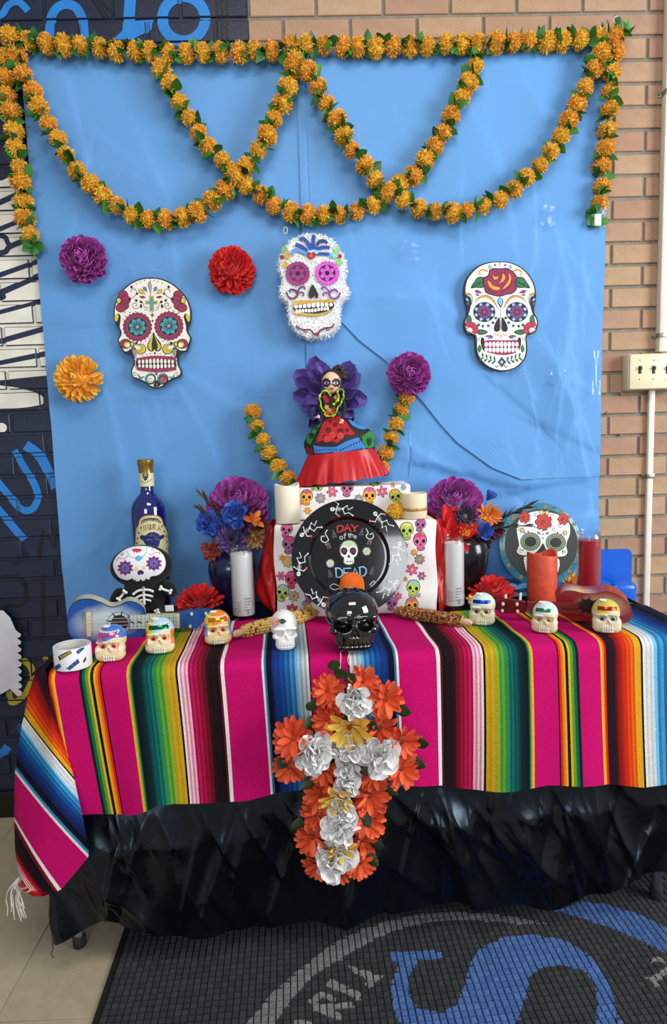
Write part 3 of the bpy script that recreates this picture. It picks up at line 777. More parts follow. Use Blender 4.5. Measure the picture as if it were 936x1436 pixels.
# ================================================================ SKULL PLAQUES AND TINSEL SKULL
m_edge = M('plaque_board', (30, 26, 26), .6, noise=(80, .2))
BK = (30, 26, 28); CRM = (232, 224, 212)
def plaque(label, outline, ox, oy, sc, Y, thick, draw, mat=PRINT):
    o2 = crom(outline, 4, True); pts = [(ox+x/sc, oy+y/sc) for x, y in o2]
    c = onY(sum(p[0] for p in pts)/len(pts), max(p[1] for p in pts), Y)
    t = thing('skull_plaque', label, 'wall plaque', (c[0], Y, c[2]), 0, 'printed skull plaques on the paper')
    F = [onY(a, b, Y) for a, b in pts]
    MB().slab(F, [np.array((p[0], p[1]+thick, p[2])) for p in F]).fixn().obj('board', m_edge, t, ang=30)
    A = Art(ox, oy, sc); draw(A, o2)
    A.emit(mapY(Y), 'printed_face', mat, t)
    return t
MAG = (150, 38, 78); TEA = (70, 150, 162); YL = (206, 190, 56); DG = (40, 40, 42)
def sym(cx, slope=0.0):
    """mirror a drawing call about the axis x=cx (leaning by slope)"""
    return lambda x, y: (2*(cx+slope*(y-600))-x, y)
OUT_L = [(430, 65), (540, 75), (650, 120), (740, 190), (810, 280), (845, 370), (852, 440), (845, 520), (815, 600), (850, 670), (845, 710), (820, 780), (800, 815), (745, 820), (720, 880), (725, 940), (755, 1010), (745, 1060), (690, 1085), (620, 1120), (565, 1170), (490, 1185), (430, 1165), (370, 1120), (300, 1090), (255, 1070), (245, 1000), (270, 940), (265, 880), (240, 835), (180, 830), (150, 790), (115, 720), (110, 690), (135, 640), (130, 600), (90, 540), (68, 440), (75, 350), (110, 260), (170, 180), (250, 115), (340, 78)]
def draw_left(A, o2):
    A.p(inset(o2, 13), CRM)
    mr = sym(468, .07)
    def both(f):
        for q in (lambda x, y: (x, y), mr): f(q)
    # temple shading and flowers
    def temple(q):
        for k in range(5): A.p([q(78+6*k, 500+8*k), q(112+5*k, 470+10*k), q(128, 600), q(118, 590)], BK); break
        A.p([q(80, 470), q(110, 430), q(140, 460), q(130, 560), q(138, 600), q(105, 560)], BK, 3)
        A.p([q(78, 470), q(95, 432), q(118, 450), q(108, 500), q(90, 510)], YL, 3)
        A.p([q(160, 400), q(178, 388), q(195, 410), q(180, 432)], YL, 3)
        cx, cy = q(126, 300)
        for a in (-.95, -.1, .75, 1.45):
            ex, ey = q(126+66*math.cos(a)+(8 if a > 1 else 0), 300+72*math.sin(a)); A.e(ex, ey, 52, 46, BK); A.e(ex, ey, 46, 40, MAG)
            A.st([(cx, cy), (ex, ey)], 5, (90, 20, 44))
        A.e(cx-4 if q(0, 0)[0] == 0 else cx+4, cy, 26, 32, BK); A.e(cx-4 if q(0, 0)[0] == 0 else cx+4, cy, 20, 26, YL)
        # vines
        A.st([q(x, y) for x, y in [(205, 292), (250, 275), (285, 250), (300, 215), (285, 185), (255, 185), (240, 215)]], 5, BK, 4)
        for a in [(250, 275, 215, 290), (295, 235, 320, 225), (250, 180, 250, 145), (285, 285, 310, 310), (330, 300, 360, 325), (345, 330, 345, 380)]:
            x0, y0 = q(a[0], a[1]); x1, y1 = q(a[2], a[3]); A.leaf(x0, y0, x1, y1, 26, BK)
        cx2, cy2 = q(288, 345); A.spi(cx2, cy2, 42, 1.4, 6, BK, 0.4, 1); cx2, cy2 = q(398, 375); A.spi(cx2, cy2, 24, 1.3, 5, BK, 2.8, -1)
        A.st([q(350, 300), q(372, 340), q(382, 372)], 5, BK)
        x0, y0 = q(395, 240); x1, y1 = q(315, 185); A.drop(x0, y0, x1, y1, 40, BK); A.drop(x0, y0, x1, y1, 28, YL)
        x0, y0 = q(410, 215); x1, y1 = q(370, 158); A.drop(x0, y0, x1, y1, 34, BK); A.drop(x0, y0, x1, y1, 22, (100, 130, 150))
        x0, y0 = q(395, 268); x1, y1 = q(325, 260); A.leaf(x0, y0, x1, y1, 28, BK); A.leaf(x0, y0, x1, y1, 18, MAG)
    both(temple)
    A.st([(432, 70), (440, 110), (432, 190), (444, 250)], 5, BK); A.drop(444, 230, 428, 105, 36, BK); A.drop(444, 225, 429, 110, 26, (160, 158, 150))
    # cross
    for wd, c in ((62, BK), (56, YL), (36, BK), (30, TEA)):
        k = wd/2; A.p([(450-k*.75, 255+28-k), (450+k*.75, 255+28-k), (452+k*.75, 320-k*.6), (482+k, 320-k*.6), (482+k, 320+k*.6), (452+k*.75, 320+k*.6), (454+k*.75, 382+k), (454-k*.75, 382+k), (452-k*.75, 320+k*.6), (420-k, 320+k*.6), (420-k, 320-k*.6), (450-k*.75, 320-k*.6)], c)
    A.p([(458, 422), (478, 445), (460, 470), (440, 447)], BK); A.p([(458, 430), (471, 445), (460, 462), (446, 447)], (90, 120, 150)); A.p([(462, 486), (474, 504), (463, 520), (452, 504)], BK)
    for x, y in [(190, 457), (235, 420), (290, 412), (165, 492), (625, 400), (677, 403), (725, 425), (762, 470), (300, 132), (342, 110), (380, 98), (475, 96), (515, 105), (558, 122), (345, 718), (392, 708), (425, 676), (530, 668), (570, 708), (612, 710), (362, 855), (440, 836), (405, 845), (540, 832), (590, 845), (650, 858)]: A.e(x, y, 6, 6, BK, 0, 8)
    for cx, cy in ((310, 565), (628, 555)):
        A.scal(cx, cy, 143, 22, BK, .08); A.scal(cx, cy, 136, 22, MAG, .08); A.scal(cx, cy, 116, 22, (96, 24, 50), .07); A.scal(cx, cy, 110, 22, (170, 60, 96), .07)
        A.e(cx, cy, 100, 100, DG, 0, 28)
        A.fl(cx, cy, 90, 8, .26, TEA, .2, .2)
        for k in range(8): a = .2+PI/4*k; A.st([(cx+24*math.cos(a), cy+24*math.sin(a)), (cx+60*math.cos(a), cy+60*math.sin(a))], 5, BK)
        A.e(cx, cy, 28, 28, BK); A.e(cx, cy, 20, 20, (150, 138, 130))
    # nose
    A.p([(472, 622), (500, 670), (545, 730), (552, 775), (530, 808), (495, 808), (482, 785), (470, 808), (435, 808), (412, 775), (418, 730), (450, 670)], BK, 3)
    A.p([(468, 640), (440, 700), (420, 760), (440, 800), (458, 798), (452, 750)], YL, 3); A.p([(478, 640), (508, 700), (545, 760), (525, 800), (508, 796), (515, 750)], YL, 3)
    A.p([(473, 650), (505, 720), (508, 770), (495, 790), (482, 765), (468, 790), (455, 770), (458, 720)], (44, 40, 36), 3)
    A.p([(485, 815), (497, 829), (487, 846), (473, 830)], BK)
    def cheek(q):
        cx, cy = q(190, 735); A.e(cx, cy, 58, 50, BK); A.e(cx, cy, 52, 44, MAG); cx, cy = q(205, 745); A.e(cx, cy, 36, 34, BK); A.e(cx, cy, 31, 29, YL); cx, cy = q(214, 752); A.e(cx, cy, 20, 20, CRM)
        A.p([q(150, 790), q(200, 815), q(270, 770), q(250, 830), q(200, 835)], BK, 3); A.p([q(240, 715), q(275, 720), q(275, 765), q(245, 765)], BK, 3); A.p([q(245, 722), q(268, 726), q(268, 755), q(248, 758)], YL, 3)
        A.p([q(235, 830), q(270, 780), q(300, 780), q(300, 860), q(270, 880)], BK, 3)
        for k in range(3): A.st([q(262+14*k, 790), q(278+14*k, 850), q(296+10*k, 880)], 5, CRM, 3)
        cx, cy = q(345, 788); A.e(cx, cy, 54, 52, BK); A.e(cx, cy, 48, 46, YL); cx, cy = q(328, 780); A.e(cx, cy, 36, 32, BK); A.e(cx, cy, 32, 28, YL); cx, cy = q(314, 774); A.e(cx, cy, 24, 20, CRM)
        cx, cy = q(300, 732); A.leaf(*q(285, 745), *q(315, 715), 24, BK)
        cx, cy = q(440, 1090); A.e(cx, cy, 58, 58, BK); A.e(cx-6, cy-4, 52, 50, TEA); A.e(cx+2, cy, 42, 42, BK); A.e(cx+4, cy+2, 37, 37, MAG if q(0, 0)[0] else CRM); A.spi(cx+2, cy+4, 32, 1.2, 8, (170, 150, 60), 0, 1)
        A.st([q(315, 1040), q(340, 1080), q(380, 1065)], 22, BK, 4, 2); A.st([q(315, 1040), q(340, 1078), q(380, 1065)], 13, TEA, 4, 2)
        cx, cy = q(285, 1035); A.spi(cx, cy, 26, 1.2, 5, BK); A.st([q(270, 900), q(300, 920), q(280, 950), q(295, 975)], 5, BK, 4)
    both(cheek)
    # mouth
    A.p([(300, 895), (380, 870), (490, 858), (600, 862), (688, 880), (692, 985), (600, 1005), (490, 1012), (390, 1005), (312, 995)], BK, 3)
    for k in range(12):
        x = 318+33*k; A.scal(x, 900-26*math.sin(PI*(k+.3)/12), 20, 6, MAG, .05); A.scal(x+4, 980+24*math.sin(PI*(k+.3)/12), 20, 6, MAG, .05)
    for k in range(10):
        x = 330+37.5*k; u = abs(k-4.5)/4.5; h = 48-14*u
        A.e(x, 938-h*.55, 15-2*u, h*.62, CRM, 0, 12); A.e(x+2, 940+h*.5, 15-2*u, h*.55, CRM, 0, 12)
    A.st([(305, 942), (490, 938), (690, 936)], 4, BK)
    A.p([(503, 1018), (515, 1042), (504, 1058), (490, 1040)], (120, 40, 40)); A.p([(470, 1160), (508, 1100), (545, 1150), (508, 1170)], BK, 3); A.p([(508, 1120), (522, 1160), (494, 1160)], (120, 70, 60))
plaque('cross-browed sugar skull plaque with turquoise flower eyes taped left', OUT_L, 150, 380, 7.2, -.032, .008, draw_left)
OUT_R = [(430, 85), (520, 88), (620, 120), (710, 185), (775, 275), (805, 370), (800, 450), (780, 530), (790, 600), (825, 670), (828, 720), (800, 780), (750, 810), (715, 840), (718, 940), (715, 1010), (690, 1080), (620, 1150), (540, 1182), (450, 1190), (360, 1170), (280, 1125), (220, 1055), (195, 980), (190, 880), (180, 830), (120, 815), (85, 770), (75, 690), (105, 620), (110, 560), (88, 470), (75, 370), (95, 270), (150, 190), (230, 125), (330, 92)]
def draw_right(A, o2):
    A.p([(x+(12 if x < 430 else -6), y) for x, y in inset(o2, 9)], (240, 238, 236))
    PUR2 = (116, 68, 118); GRN = (38, 110, 62); ORG = (222, 150, 56); LB = (120, 178, 226); RS = (142, 34, 74)
    mr = sym(450, .01)
    def both(f):
        for q in (lambda x, y: (x, y), mr): f(q)
    def side(q):
        A.p([q(92, 400), q(110, 430), q(150, 450), q(150, 530), q(120, 640), q(108, 620), q(112, 560), q(90, 470)], BK, 2)
        A.st([q(105, 400), q(150, 420), q(162, 480), q(140, 545)], 8, BK, 4)
        for (x0, y0, x1, y1, c) in [(145, 440, 105, 400, ORG), (130, 490, 100, 455, LB), (130, 525, 108, 500, PUR2)]: A.drop(*q(x0, y0), *q(x1, y1), 30, BK); A.drop(*q(x0, y0), *q(x1, y1), 22, c)
        A.p([q(145, 355), q(180, 290), q(215, 245), q(270, 240), q(300, 290), q(275, 350), q(200, 350)], BK, 2); A.p([q(160, 345), q(190, 290), q(220, 254), q(265, 250), q(290, 290), q(270, 342), q(200, 342)], GRN, 2)
        for k in range(4): A.st([q(175+25*k, 330-8*k), q(205+25*k, 300-8*k)], 4, BK)
        A.st([q(150, 350), q(290, 290)], 4, BK)
        A.st([q(320, 185), q(270, 170), q(232, 190), q(235, 215), q(255, 210)], 16, ORG, 4); A.st([q(320, 185), q(268, 160), q(226, 188)], 4, BK, 4)
        A.drop(*q(370, 140), *q(322, 138), 34, BK); A.drop(*q(370, 140), *q(324, 138), 26, LB); A.leaf(*q(410, 130), *q(378, 112), 20, RS)
        A.drop(*q(270, 405), *q(185, 380), 36, BK); A.drop(*q(270, 405), *q(188, 380), 28, PUR2); A.drop(*q(250, 425), *q(192, 420), 20, PUR2)
        A.st([q(190, 500), q(225, 455), q(290, 435), q(350, 455), q(395, 510), q(425, 570)], 26, BK, 4, 2); A.st([q(195, 495), q(228, 452), q(290, 436), q(350, 458), q(395, 512), q(420, 560)], 17, ORG, 4, 2)
        cx, cy = q(285, 595); A.e(cx, cy, 112, 102, BK, 0, 28)
        for k in range(8): a = PI/8+PI/4*k; A.e(cx+88*math.cos(a), cy+78*math.sin(a), 17, 17, LB, 0, 12); A.e(cx+88*math.cos(a), cy+78*math.sin(a), 8, 8, (200, 225, 245), 0, 8)
        A.fl(cx, cy, 82, 12, .16, PUR2, .1, .15); A.e(cx, cy, 18, 18, BK); A.e(cx, cy, 15, 15, (190, 50, 90))
        A.p([q(100, 690), q(130, 620), q(160, 660), q(150, 720)], GRN, 2); A.p([q(220, 775), q(270, 770), q(325, 800), q(260, 828), q(220, 815)], BK, 2); A.p([q(226, 782), q(270, 778), q(312, 800), q(260, 820), q(226, 808)], GRN, 2)
        cx, cy = q(135, 780)
        for a in (-1.7, -1.1, -.5, .1): ex, ey = q(135+62*math.cos(a), 780+62*math.sin(a)); A.e(ex, ey, 34, 30, BK); A.e(ex, ey, 29, 26, (192, 44, 82))
        A.e(cx, cy, 40, 36, BK); A.e(cx, cy, 36, 32, ORG); A.e(cx, cy, 26, 24, (190, 215, 240)); A.p([q(80, 740), q(105, 780), q(165, 812), q(200, 830), q(150, 822), q(95, 790)], BK)
        for x, y, c in [(228, 725, GRN), (270, 738, GRN), (325, 733, PUR2), (372, 702, GRN), (400, 655, GRN)]: A.e(*q(x, y), 15, 15, BK, 0, 10); A.e(*q(x, y), 9, 9, c, 0, 8)
        A.p([q(435, 645), q(444, 720), q(440, 780), q(405, 795), q(382, 775), q(390, 720)], BK, 3)
        A.st([q(385, 815), q(410, 830), q(438, 812)], 12, ORG, 4)
        A.drop(*q(285, 835), *q(378, 850), 36, BK); A.drop(*q(290, 836), *q(376, 850), 28, PUR2); A.drop(*q(315, 840), *q(335, 872), 18, LB)
        A.p([q(255, 850), q(285, 870), q(285, 960), q(300, 1000), q(265, 970), q(248, 900)], BK, 2)
        A.st([q(215, 850), q(220, 890)], 6, DG); A.st([q(232, 850), q(236, 890)], 6, DG)
        A.leaf(*q(238, 920), *q(235, 1010), 40, GRN)
        A.st([q(230, 1040), q(320, 1080), q(415, 1090)], 5, BK, 4)
        for k in range(4): x = 262+40*k; y = 1052+12*k; A.leaf(*q(x+12, y+5), *q(x, y-50), 22, GRN); A.leaf(*q(x+15, y), *q(x-25, y+35), 20, GRN)
        A.st([q(395, 1135), q(410, 1155), q(425, 1130)], 8, BK, 3)
    both(side)
    # rose
    A.p([(340, 165), (400, 150), (450, 155), (520, 150), (590, 200), (620, 250), (600, 300), (615, 360), (570, 410), (510, 420), (450, 440), (380, 430), (300, 400), (280, 340), (270, 250), (320, 225)], BK, 3)
    A.p([(345, 175), (400, 160), (450, 165), (515, 160), (580, 205), (610, 250), (590, 300), (605, 355), (565, 400), (508, 410), (450, 430), (382, 420), (308, 392), (290, 335), (282, 255), (330, 232)], RS, 3)
    for P in ([(330, 280), (350, 330), (420, 360), (440, 350)], [(340, 240), (430, 250), (470, 230)], [(460, 390), (520, 360), (560, 300), (550, 240)], [(300, 330), (340, 380), (400, 400)], [(400, 180), (440, 210), (500, 190)]): A.st(P, 8, (84, 16, 44), 4)
    for P in ([(318, 280), (345, 295), (370, 330), (440, 350), (425, 372), (370, 365), (330, 325)], [(368, 215), (385, 240), (430, 240), (400, 268), (378, 255)], [(470, 205), (495, 240), (480, 280), (430, 305), (460, 270)], [(530, 200), (555, 250), (540, 310), (500, 350), (465, 362), (510, 310), (535, 260)]): A.p(P, (236, 158, 50), 3)
    A.drop(452, 560, 443, 445, 62, BK); A.drop(452, 540, 443, 452, 48, LB)
    A.st([(452, 560), (452, 800)], 4, BK); A.e(454, 838, 15, 15, BK); A.e(454, 838, 10, 10, (240, 238, 236))
    # teeth
    A.p([(285, 890), (360, 878), (460, 880), (560, 878), (632, 885), (630, 985), (560, 1020), (460, 1030), (360, 1012), (285, 985)], (150, 44, 84), 2)
    for k in range(9):
        x = 305+38.5*k; u = abs(k-4)/4; A.e(x, 922, 17, 32-8*u, (240, 238, 236), 0, 12); A.e(x, 976, 17, 32-8*u, (240, 238, 236), 0, 12)
    A.st([(288, 952), (460, 955), (630, 945)], 4, BK)
    A.p([(460, 1045), (505, 1100), (460, 1155), (420, 1100)], BK); A.p([(460, 1060), (492, 1100), (460, 1140), (430, 1100)], (90, 60, 110)); A.e(460, 1100, 15, 15, (150, 190, 230))
    A.st([(440, 90), (440, 130)], 8, BK)
plaque('rose-topped sugar skull plaque with purple flower eyes taped right', OUT_R, 640, 355, 7.2, -.036, .008, draw_right)

# ---- tinsel pinata skull
OUT_T = [(450, 80), (560, 95), (660, 140), (740, 220), (800, 320), (835, 430), (830, 540), (820, 620), (865, 690), (850, 790), (780, 850), (772, 960), (770, 1060), (730, 1150), (640, 1220), (520, 1250), (400, 1245), (300, 1200), (220, 1120), (185, 1020), (175, 900), (160, 850), (105, 800), (85, 720), (110, 640), (100, 560), (70, 470), (85, 360), (130, 260), (210, 160), (320, 100)]
TX, TY, TS = 380, 315, 7.8
YT0, YT1 = -.032, -.084
o2 = crom(OUT_T, 4, True)
tp = [onY(TX+x/TS, TY+y/TS, YT1) for x, y in inset(o2, 14)]
cc = np.mean(tp, axis=0); zb = min(p[2] for p in tp)
tk = thing('tinsel_skull', 'white fringed tinsel sugar skull hung between the two plaques', 'skull decoration', (cc[0], YT0, zb))
m_tin = M('white_tinsel', attr=True, rough=.35, noise=(200, .1), spec=.7)
body = MB()
loops = []
for y_, k in ((YT0, 0.955), (YT0-.012, .985), (YT0-.03, 1.0), (YT1+.010, .99), (YT1, .955)):
    loops.append([np.array((cc[0]+(p[0]-cc[0])*k, y_, cc[2]+(p[2]-cc[2])*k)) for p in tp])
n = len(tp)
body.slab(loops[4], loops[3], (226, 226, 224)); body.slab(loops[3], loops[2], (226, 226, 224)); body.slab(loops[2], loops[1], (226, 226, 224)); body.slab(loops[1], loops[0], (226, 226, 224))
bb_ = body.bvh(); body.c = []
body.fixn(); body.c = [(240, 240, 238)]*len(body.f); body.obj('skull_body', m_tin, tk)
fr = MB(); tp2 = np.array([[p[0], p[2]] for p in tp]); lo = tp2.min(0); hi = tp2.max(0); r_ = random.Random(3)
cand = np.array([[r_.uniform(lo[0], hi[0]), r_.uniform(lo[1], hi[1])] for _ in range(7000)]); cand = cand[inpoly(cand, tp2)]
def curl(base, nrm, L):
    t = Vector((r_.uniform(-1, 1), r_.uniform(-.3, .3), r_.uniform(-1, 1))).normalized(); d = (Vector(nrm)+Vector((r_.uniform(-.9, .9), 0, r_.uniform(-1.2, .5)))).normalized(); s = t.cross(d).normalized()*.0011
    b = Vector(base); m_ = b+d*L*.6; e = b+d*L*.8+t*L*.6; g = r_.choice((252, 250, 246, 238, 222)); fr.add([b-s, b+s, m_+s, m_-s, e+s*.6, e-s*.6], [(0, 1, 2, 3), (3, 2, 4, 5)], (g, g, g-2))
for q in cand: curl((q[0], YT1+.001, q[1]), (0, -1, 0), r_.uniform(.004, .0065))
for i in range(n):
    for k in range(14):
        a = loops[2][i]; b = loops[2][(i+1) % n]; p_ = a+(b-a)*r_.random(); p_ = np.array((p_[0], r_.uniform(YT1+.004, YT0-.008), p_[2])); d = p_-cc; d[1] = 0; curl(p_, d/np.linalg.norm(d), r_.uniform(.004, .008))
fo = fr.obj('tinsel_fringe', m_tin, tk, smooth=False); fo['kind'] = 'stuff'
A = Art(TX, TY, TS)
DB = (32, 72, 156); MB_ = (84, 138, 204); FG = (176, 52, 138); DP = (70, 16, 72); GD = (186, 146, 52)
for P, wd, c in [([(410, 330), (330, 290), (260, 280), (225, 330)], 38, MB_), ([(395, 290), (340, 240), (270, 215)], 40, DB), ([(430, 250), (390, 180), (345, 150), (318, 170)], 38, DB), ([(500, 320), (580, 318), (640, 320)], 32, DB), ([(500, 275), (560, 248), (645, 250)], 36, DB), ([(500, 230), (540, 180), (590, 180), (615, 205)], 34, (30, 60, 120)), ([(640, 330), (670, 350)], 44, (70, 170, 220))]: A.st(P, wd, c, 5)
A.p([(450, 120), (475, 115), (492, 135), (480, 200), (505, 270), (460, 280), (415, 265), (440, 200)], DB, 3); A.e(470, 300, 60, 26, (150, 190, 230))
A.p([(440, 382), (400, 345), (402, 312), (425, 302), (442, 315), (462, 302), (486, 312), (484, 345)], (150, 20, 24), 3); A.e(440, 338, 22, 20, (232, 80, 60))
for x, y, c, r in [(150, 270, (120, 160, 90), 34), (180, 340, GD, 36), (122, 355, (140, 20, 24), 22), (158, 435, (196, 150, 50), 32), (720, 270, (150, 200, 130), 34), (755, 345, (150, 40, 40), 22), (750, 410, (140, 190, 110), 32), (700, 340, (140, 200, 180), 30)]: A.scal(x, y, r, 7, c, .25)
for cx, cy, c in ((295, 535, (140, 40, 104)), (618, 530, (204, 84, 190))):
    A.scal(cx, cy, 130, 20, c, .09); A.e(cx-2, cy, 92, 90, DP, 0, 26); A.fl(cx, cy, 86, 6, .28, c, .5, .2); A.e(cx, cy, 26, 26, (24, 10, 24))
A.p([(460, 655), (500, 720), (522, 770), (505, 808), (470, 780), (440, 810), (412, 780), (425, 710)], (28, 26, 28), 3)
for q, c in ((lambda x, y: (x, y), (88, 22, 82)), (lambda x, y: (930-x, y+2), (128, 50, 150))):
    A.st([q(*p) for p in [(170, 740), (195, 790), (245, 810), (290, 770), (270, 720), (220, 710), (200, 740)]], 20, c, 5); A.st([q(*p) for p in [(285, 775), (300, 720), (340, 680), (370, 690), (368, 710)]], 18, c, 5); A.st([q(*p) for p in [(300, 750), (340, 740), (362, 765), (345, 780)]], 15, c, 4)
A.p([(258, 835), (450, 830), (600, 820), (690, 815), (680, 900), (640, 960), (520, 1000), (420, 1000), (320, 985), (255, 975)], GD, 2)
A.p([(256, 880), (450, 870), (680, 850), (672, 920), (560, 965), (450, 975), (330, 962), (258, 945)], (24, 20, 18), 2)
for k in range(9):
    x = 275+48*k; y = 905-2.5*k; h = (22, 24, 26, 30, 36, 36, 32, 30, 26)[k]; A.p([(x-17, y-h), (x+17, y-h), (x+18, y), (x+9, y+10), (x-9, y+10), (x-18, y)], (238, 234, 224), 2)
for k in range(11):
    x = 285+34*k; y = 950-3*k+(6 if 3 < k < 7 else 0); A.p([(x-11, y-18), (x+11, y-18), (x+12, y+14), (x-12, y+14)], (238, 234, 224), 2)
A.st([(275, 1110), (300, 1130), (360, 1150), (430, 1150), (470, 1195), (505, 1205), (540, 1160), (600, 1130), (660, 1125), (695, 1085)], 17, (92, 18, 36), 5); A.e(505, 1200, 26, 20, (120, 24, 40)); A.spi(290, 1110, 22, 1, 10, (92, 18, 36)); A.spi(620, 1140, 24, 1, 10, (92, 18, 36)); A.spi(375, 1165, 22, 1, 10, (92, 18, 36))
A.emit(mapY(YT1-.0062), 'foil_features', M('foil_print', attr=True, rough=.28, metal=.25, noise=(120, .25)), tk)
lp = onY(400, 318, YT1)
MB().tube([(lp[0]+.006*math.cos(t), YT0-.02, lp[2]+.010*math.sin(t)) for t in [k*PI/8 for k in range(16)]], .001, 5, closed=True).obj('hanging_loop', M('white_string', (230, 228, 220), .7, noise=(90, .1)), tk)

# ================================================================ TABLE, SATIN CLOTH, STRIPED BLANKET
TS_ = 0.0524
def tabF(X): return -.650+TS_*(X+.61)
TX0, TX1, TD, ZT = -.645, .925, .545, .750
tb = thing('folding_table', 'folding table with steel legs hidden under black satin cloth', 'table', (.13, -.33, 0))
top = [(TX0, tabF(TX0)), (TX1, tabF(TX1)), (TX1-TD*TS_, tabF(TX1)+TD), (TX0-TD*TS_, tabF(TX0)+TD)]
MB().slab([(x, y, .738) for x, y in top], [(x, y, .705) for x, y in top]).fixn().obj('table_top', M('table_laminate', (150, 140, 125), .5, noise=(20, .08)), tb)
m_chr = M('leg_steel', (150, 152, 156), .25, .9, noise=(30, .08))
fl = onZ(112, 1326, 0); fr_ = onZ(921, 1264, 0)
for x, y in [(fl[0], fl[1]), (fr_[0], fr_[1]), (fl[0], fl[1]+.40), (fr_[0], fr_[1]+.40)]:
    zf = MZ+.0015 if x > 0 else 0; lg = MB().lathe([(.0135, .02), (.0135, .706)], (x, y, 0), 16).obj('leg', m_chr, tb)
    MB().lathe([(.0145, 0), (.016, .003), (.016, .028), (.0145, .032)], (x, y, zf), 16).obj('foot_cap', M('foot_rubber', (40, 40, 42), .6, noise=(60, .1)), lg)

def interp(xs, ys):
    xs = np.array(xs); ys = np.array(ys); o = np.argsort(xs); return lambda v: float(np.interp(v, xs[o], ys[o]))
hem_px = [(65, 1334), (78, 1326), (110, 1314), (150, 1293), (170, 1302), (230, 1312), (270, 1315), (330, 1310), (400, 1304), (468, 1299), (560, 1284), (640, 1273), (700, 1272), (800, 1273), (825, 1262), (870, 1246), (905, 1236), (936, 1226), (960, 1222)]
H_ = [onY(x, y, tabF((x-468)/560)-.045) for x, y in hem_px]
hemS = interp([p[0] for p in H_], [max(.012, p[2]) for p in H_])
r5 = random.Random(21); RID = []
for k in range(150):
    a = r5.uniform(-.75, 1.0); z = r5.uniform(.02, .55); an = r5.choice((r5.gauss(1.3, .2), r5.gauss(2.1, .2), r5.gauss(1.8, .2))); L = r5.uniform(.10, .36)
    RID.append((np.array((a, z)), np.array((a+L*math.cos(an), z+L*math.sin(an))), r5.uniform(.003, .011), r5.uniform(.006, .018)))
def crumple(U, Z, lst):
    d = np.zeros_like(U)
    for a, b, h, w_ in lst:
        t = b-a; l2 = t@t; k = np.clip(((U-a[0])*t[0]+(Z-a[1])*t[1])/l2, 0, 1)
        dx = U-(a[0]+t[0]*k); dz = Z-(a[1]+t[1]*k); r = np.sqrt(dx*dx+dz*dz); s = dx*t[1]-dz*t[0]; q = r/np.where(s > 0, w_*1.6, w_*.45); d += h*(1-k*(1-k)*0)*np.exp(-q*q/(1+q))
    return d
# perimeter of the hanging satin: left side, front, right side
per = []
for k in range(26): per.append((TX0-.006-.028*(1-k/25), -.12+(tabF(TX0)+.12)*k/25, -1, 0, TX0-.5*(1-k/25)))
NFR = 520
for k in range(NFR+1): X = TX0+(TX1-TX0)*k/NFR; per.append((X, tabF(X)-.012, 0, -1, X))
for k in range(26): per.append((TX1+.014, tabF(TX1)+(.44)*k/25, 1, 0, TX1+.5*k/25))
U = np.array([[p[4]]*120 for p in per]); VV = np.array([[j/119 for j in range(120)] for p in per])
hz = np.array([hemS(p[4]) if TX0 <= p[4] <= TX1 else (.10 if p[4] < TX0 else .075) for p in per])
ZZ = .742-(.742-hz[:, None])*VV
D = crumple(U, ZZ, RID)+.022*(np.sin(U*13.1+2.4*ZZ+.6+np.sin(U*5))*.5+.5)*VV+.012*np.abs(np.sin(U*19-7*ZZ+1.1))*VV+.007*np.sin(U*37+9*ZZ)*VV
D = D*(.10+.90*np.clip((.42-ZZ)/.10, 0, 1))*np.clip((VV-.0)/.12, 0, 1)
P = []
for i, p in enumerate(per):
    cx = min(1, max(0, 1-abs(p[4]-TX0)/.10)); cr_ = min(1, max(0, 1-abs(p[4]-TX1)/.10)); row = []
    for j in range(120):
        d = .004+D[i, j]; v = VV[i, j]
        ox = p[2]*d*.5-cx*.012*v+cr_*.03*v; oy = p[3]*d-cx*.012*v-cr_*.01*v
        row.append((p[0]+ox, p[1]+oy, ZZ[i, j]))
    P.append(row)
m_sat = M('black_satin', (4, 4, 6), .30, spec=.55, noise=(40, .2), bump=(45, .25, .004))
m_sat.node_tree.nodes['Principled BSDF'].inputs['Specular Tint'].default_value = (.62, .78, 1, 1)
tc_ = thing('satin_tablecloth', 'crumpled black satin tablecloth hanging to the floor around the table', 'tablecloth', (.13, -.33, 0))
mb = MB().grid(P)
mb.obj('satin_drop', m_sat, tc_, ang=75)
tpg = [[(TX0-.02+(TX1-TX0+.034)*i/60-(TD*TS_)*j/30, tabF(TX0+(TX1-TX0)*i/60)-.014+(TD+.016)*j/30, .7425+.0012*math.sin(i*.9+j)+.001*math.sin(j*1.3)) for j in range(31)] for i in range(61)]
MB().grid(tpg).obj('satin_top', m_sat, tc_, ang=75)
q = P[26][-1]
MB().tube([q, (q[0]+.002, q[1], q[2]-.010), (q[0]-.003, q[1]-.004, max(.003, q[2]-.02)), (q[0]+.004, q[1]-.008, max(.002, q[2]-.028))], .0012, 5).obj('loose_thread', M('thread_black', (20, 20, 22), .7, noise=(50, .1)), tc_)

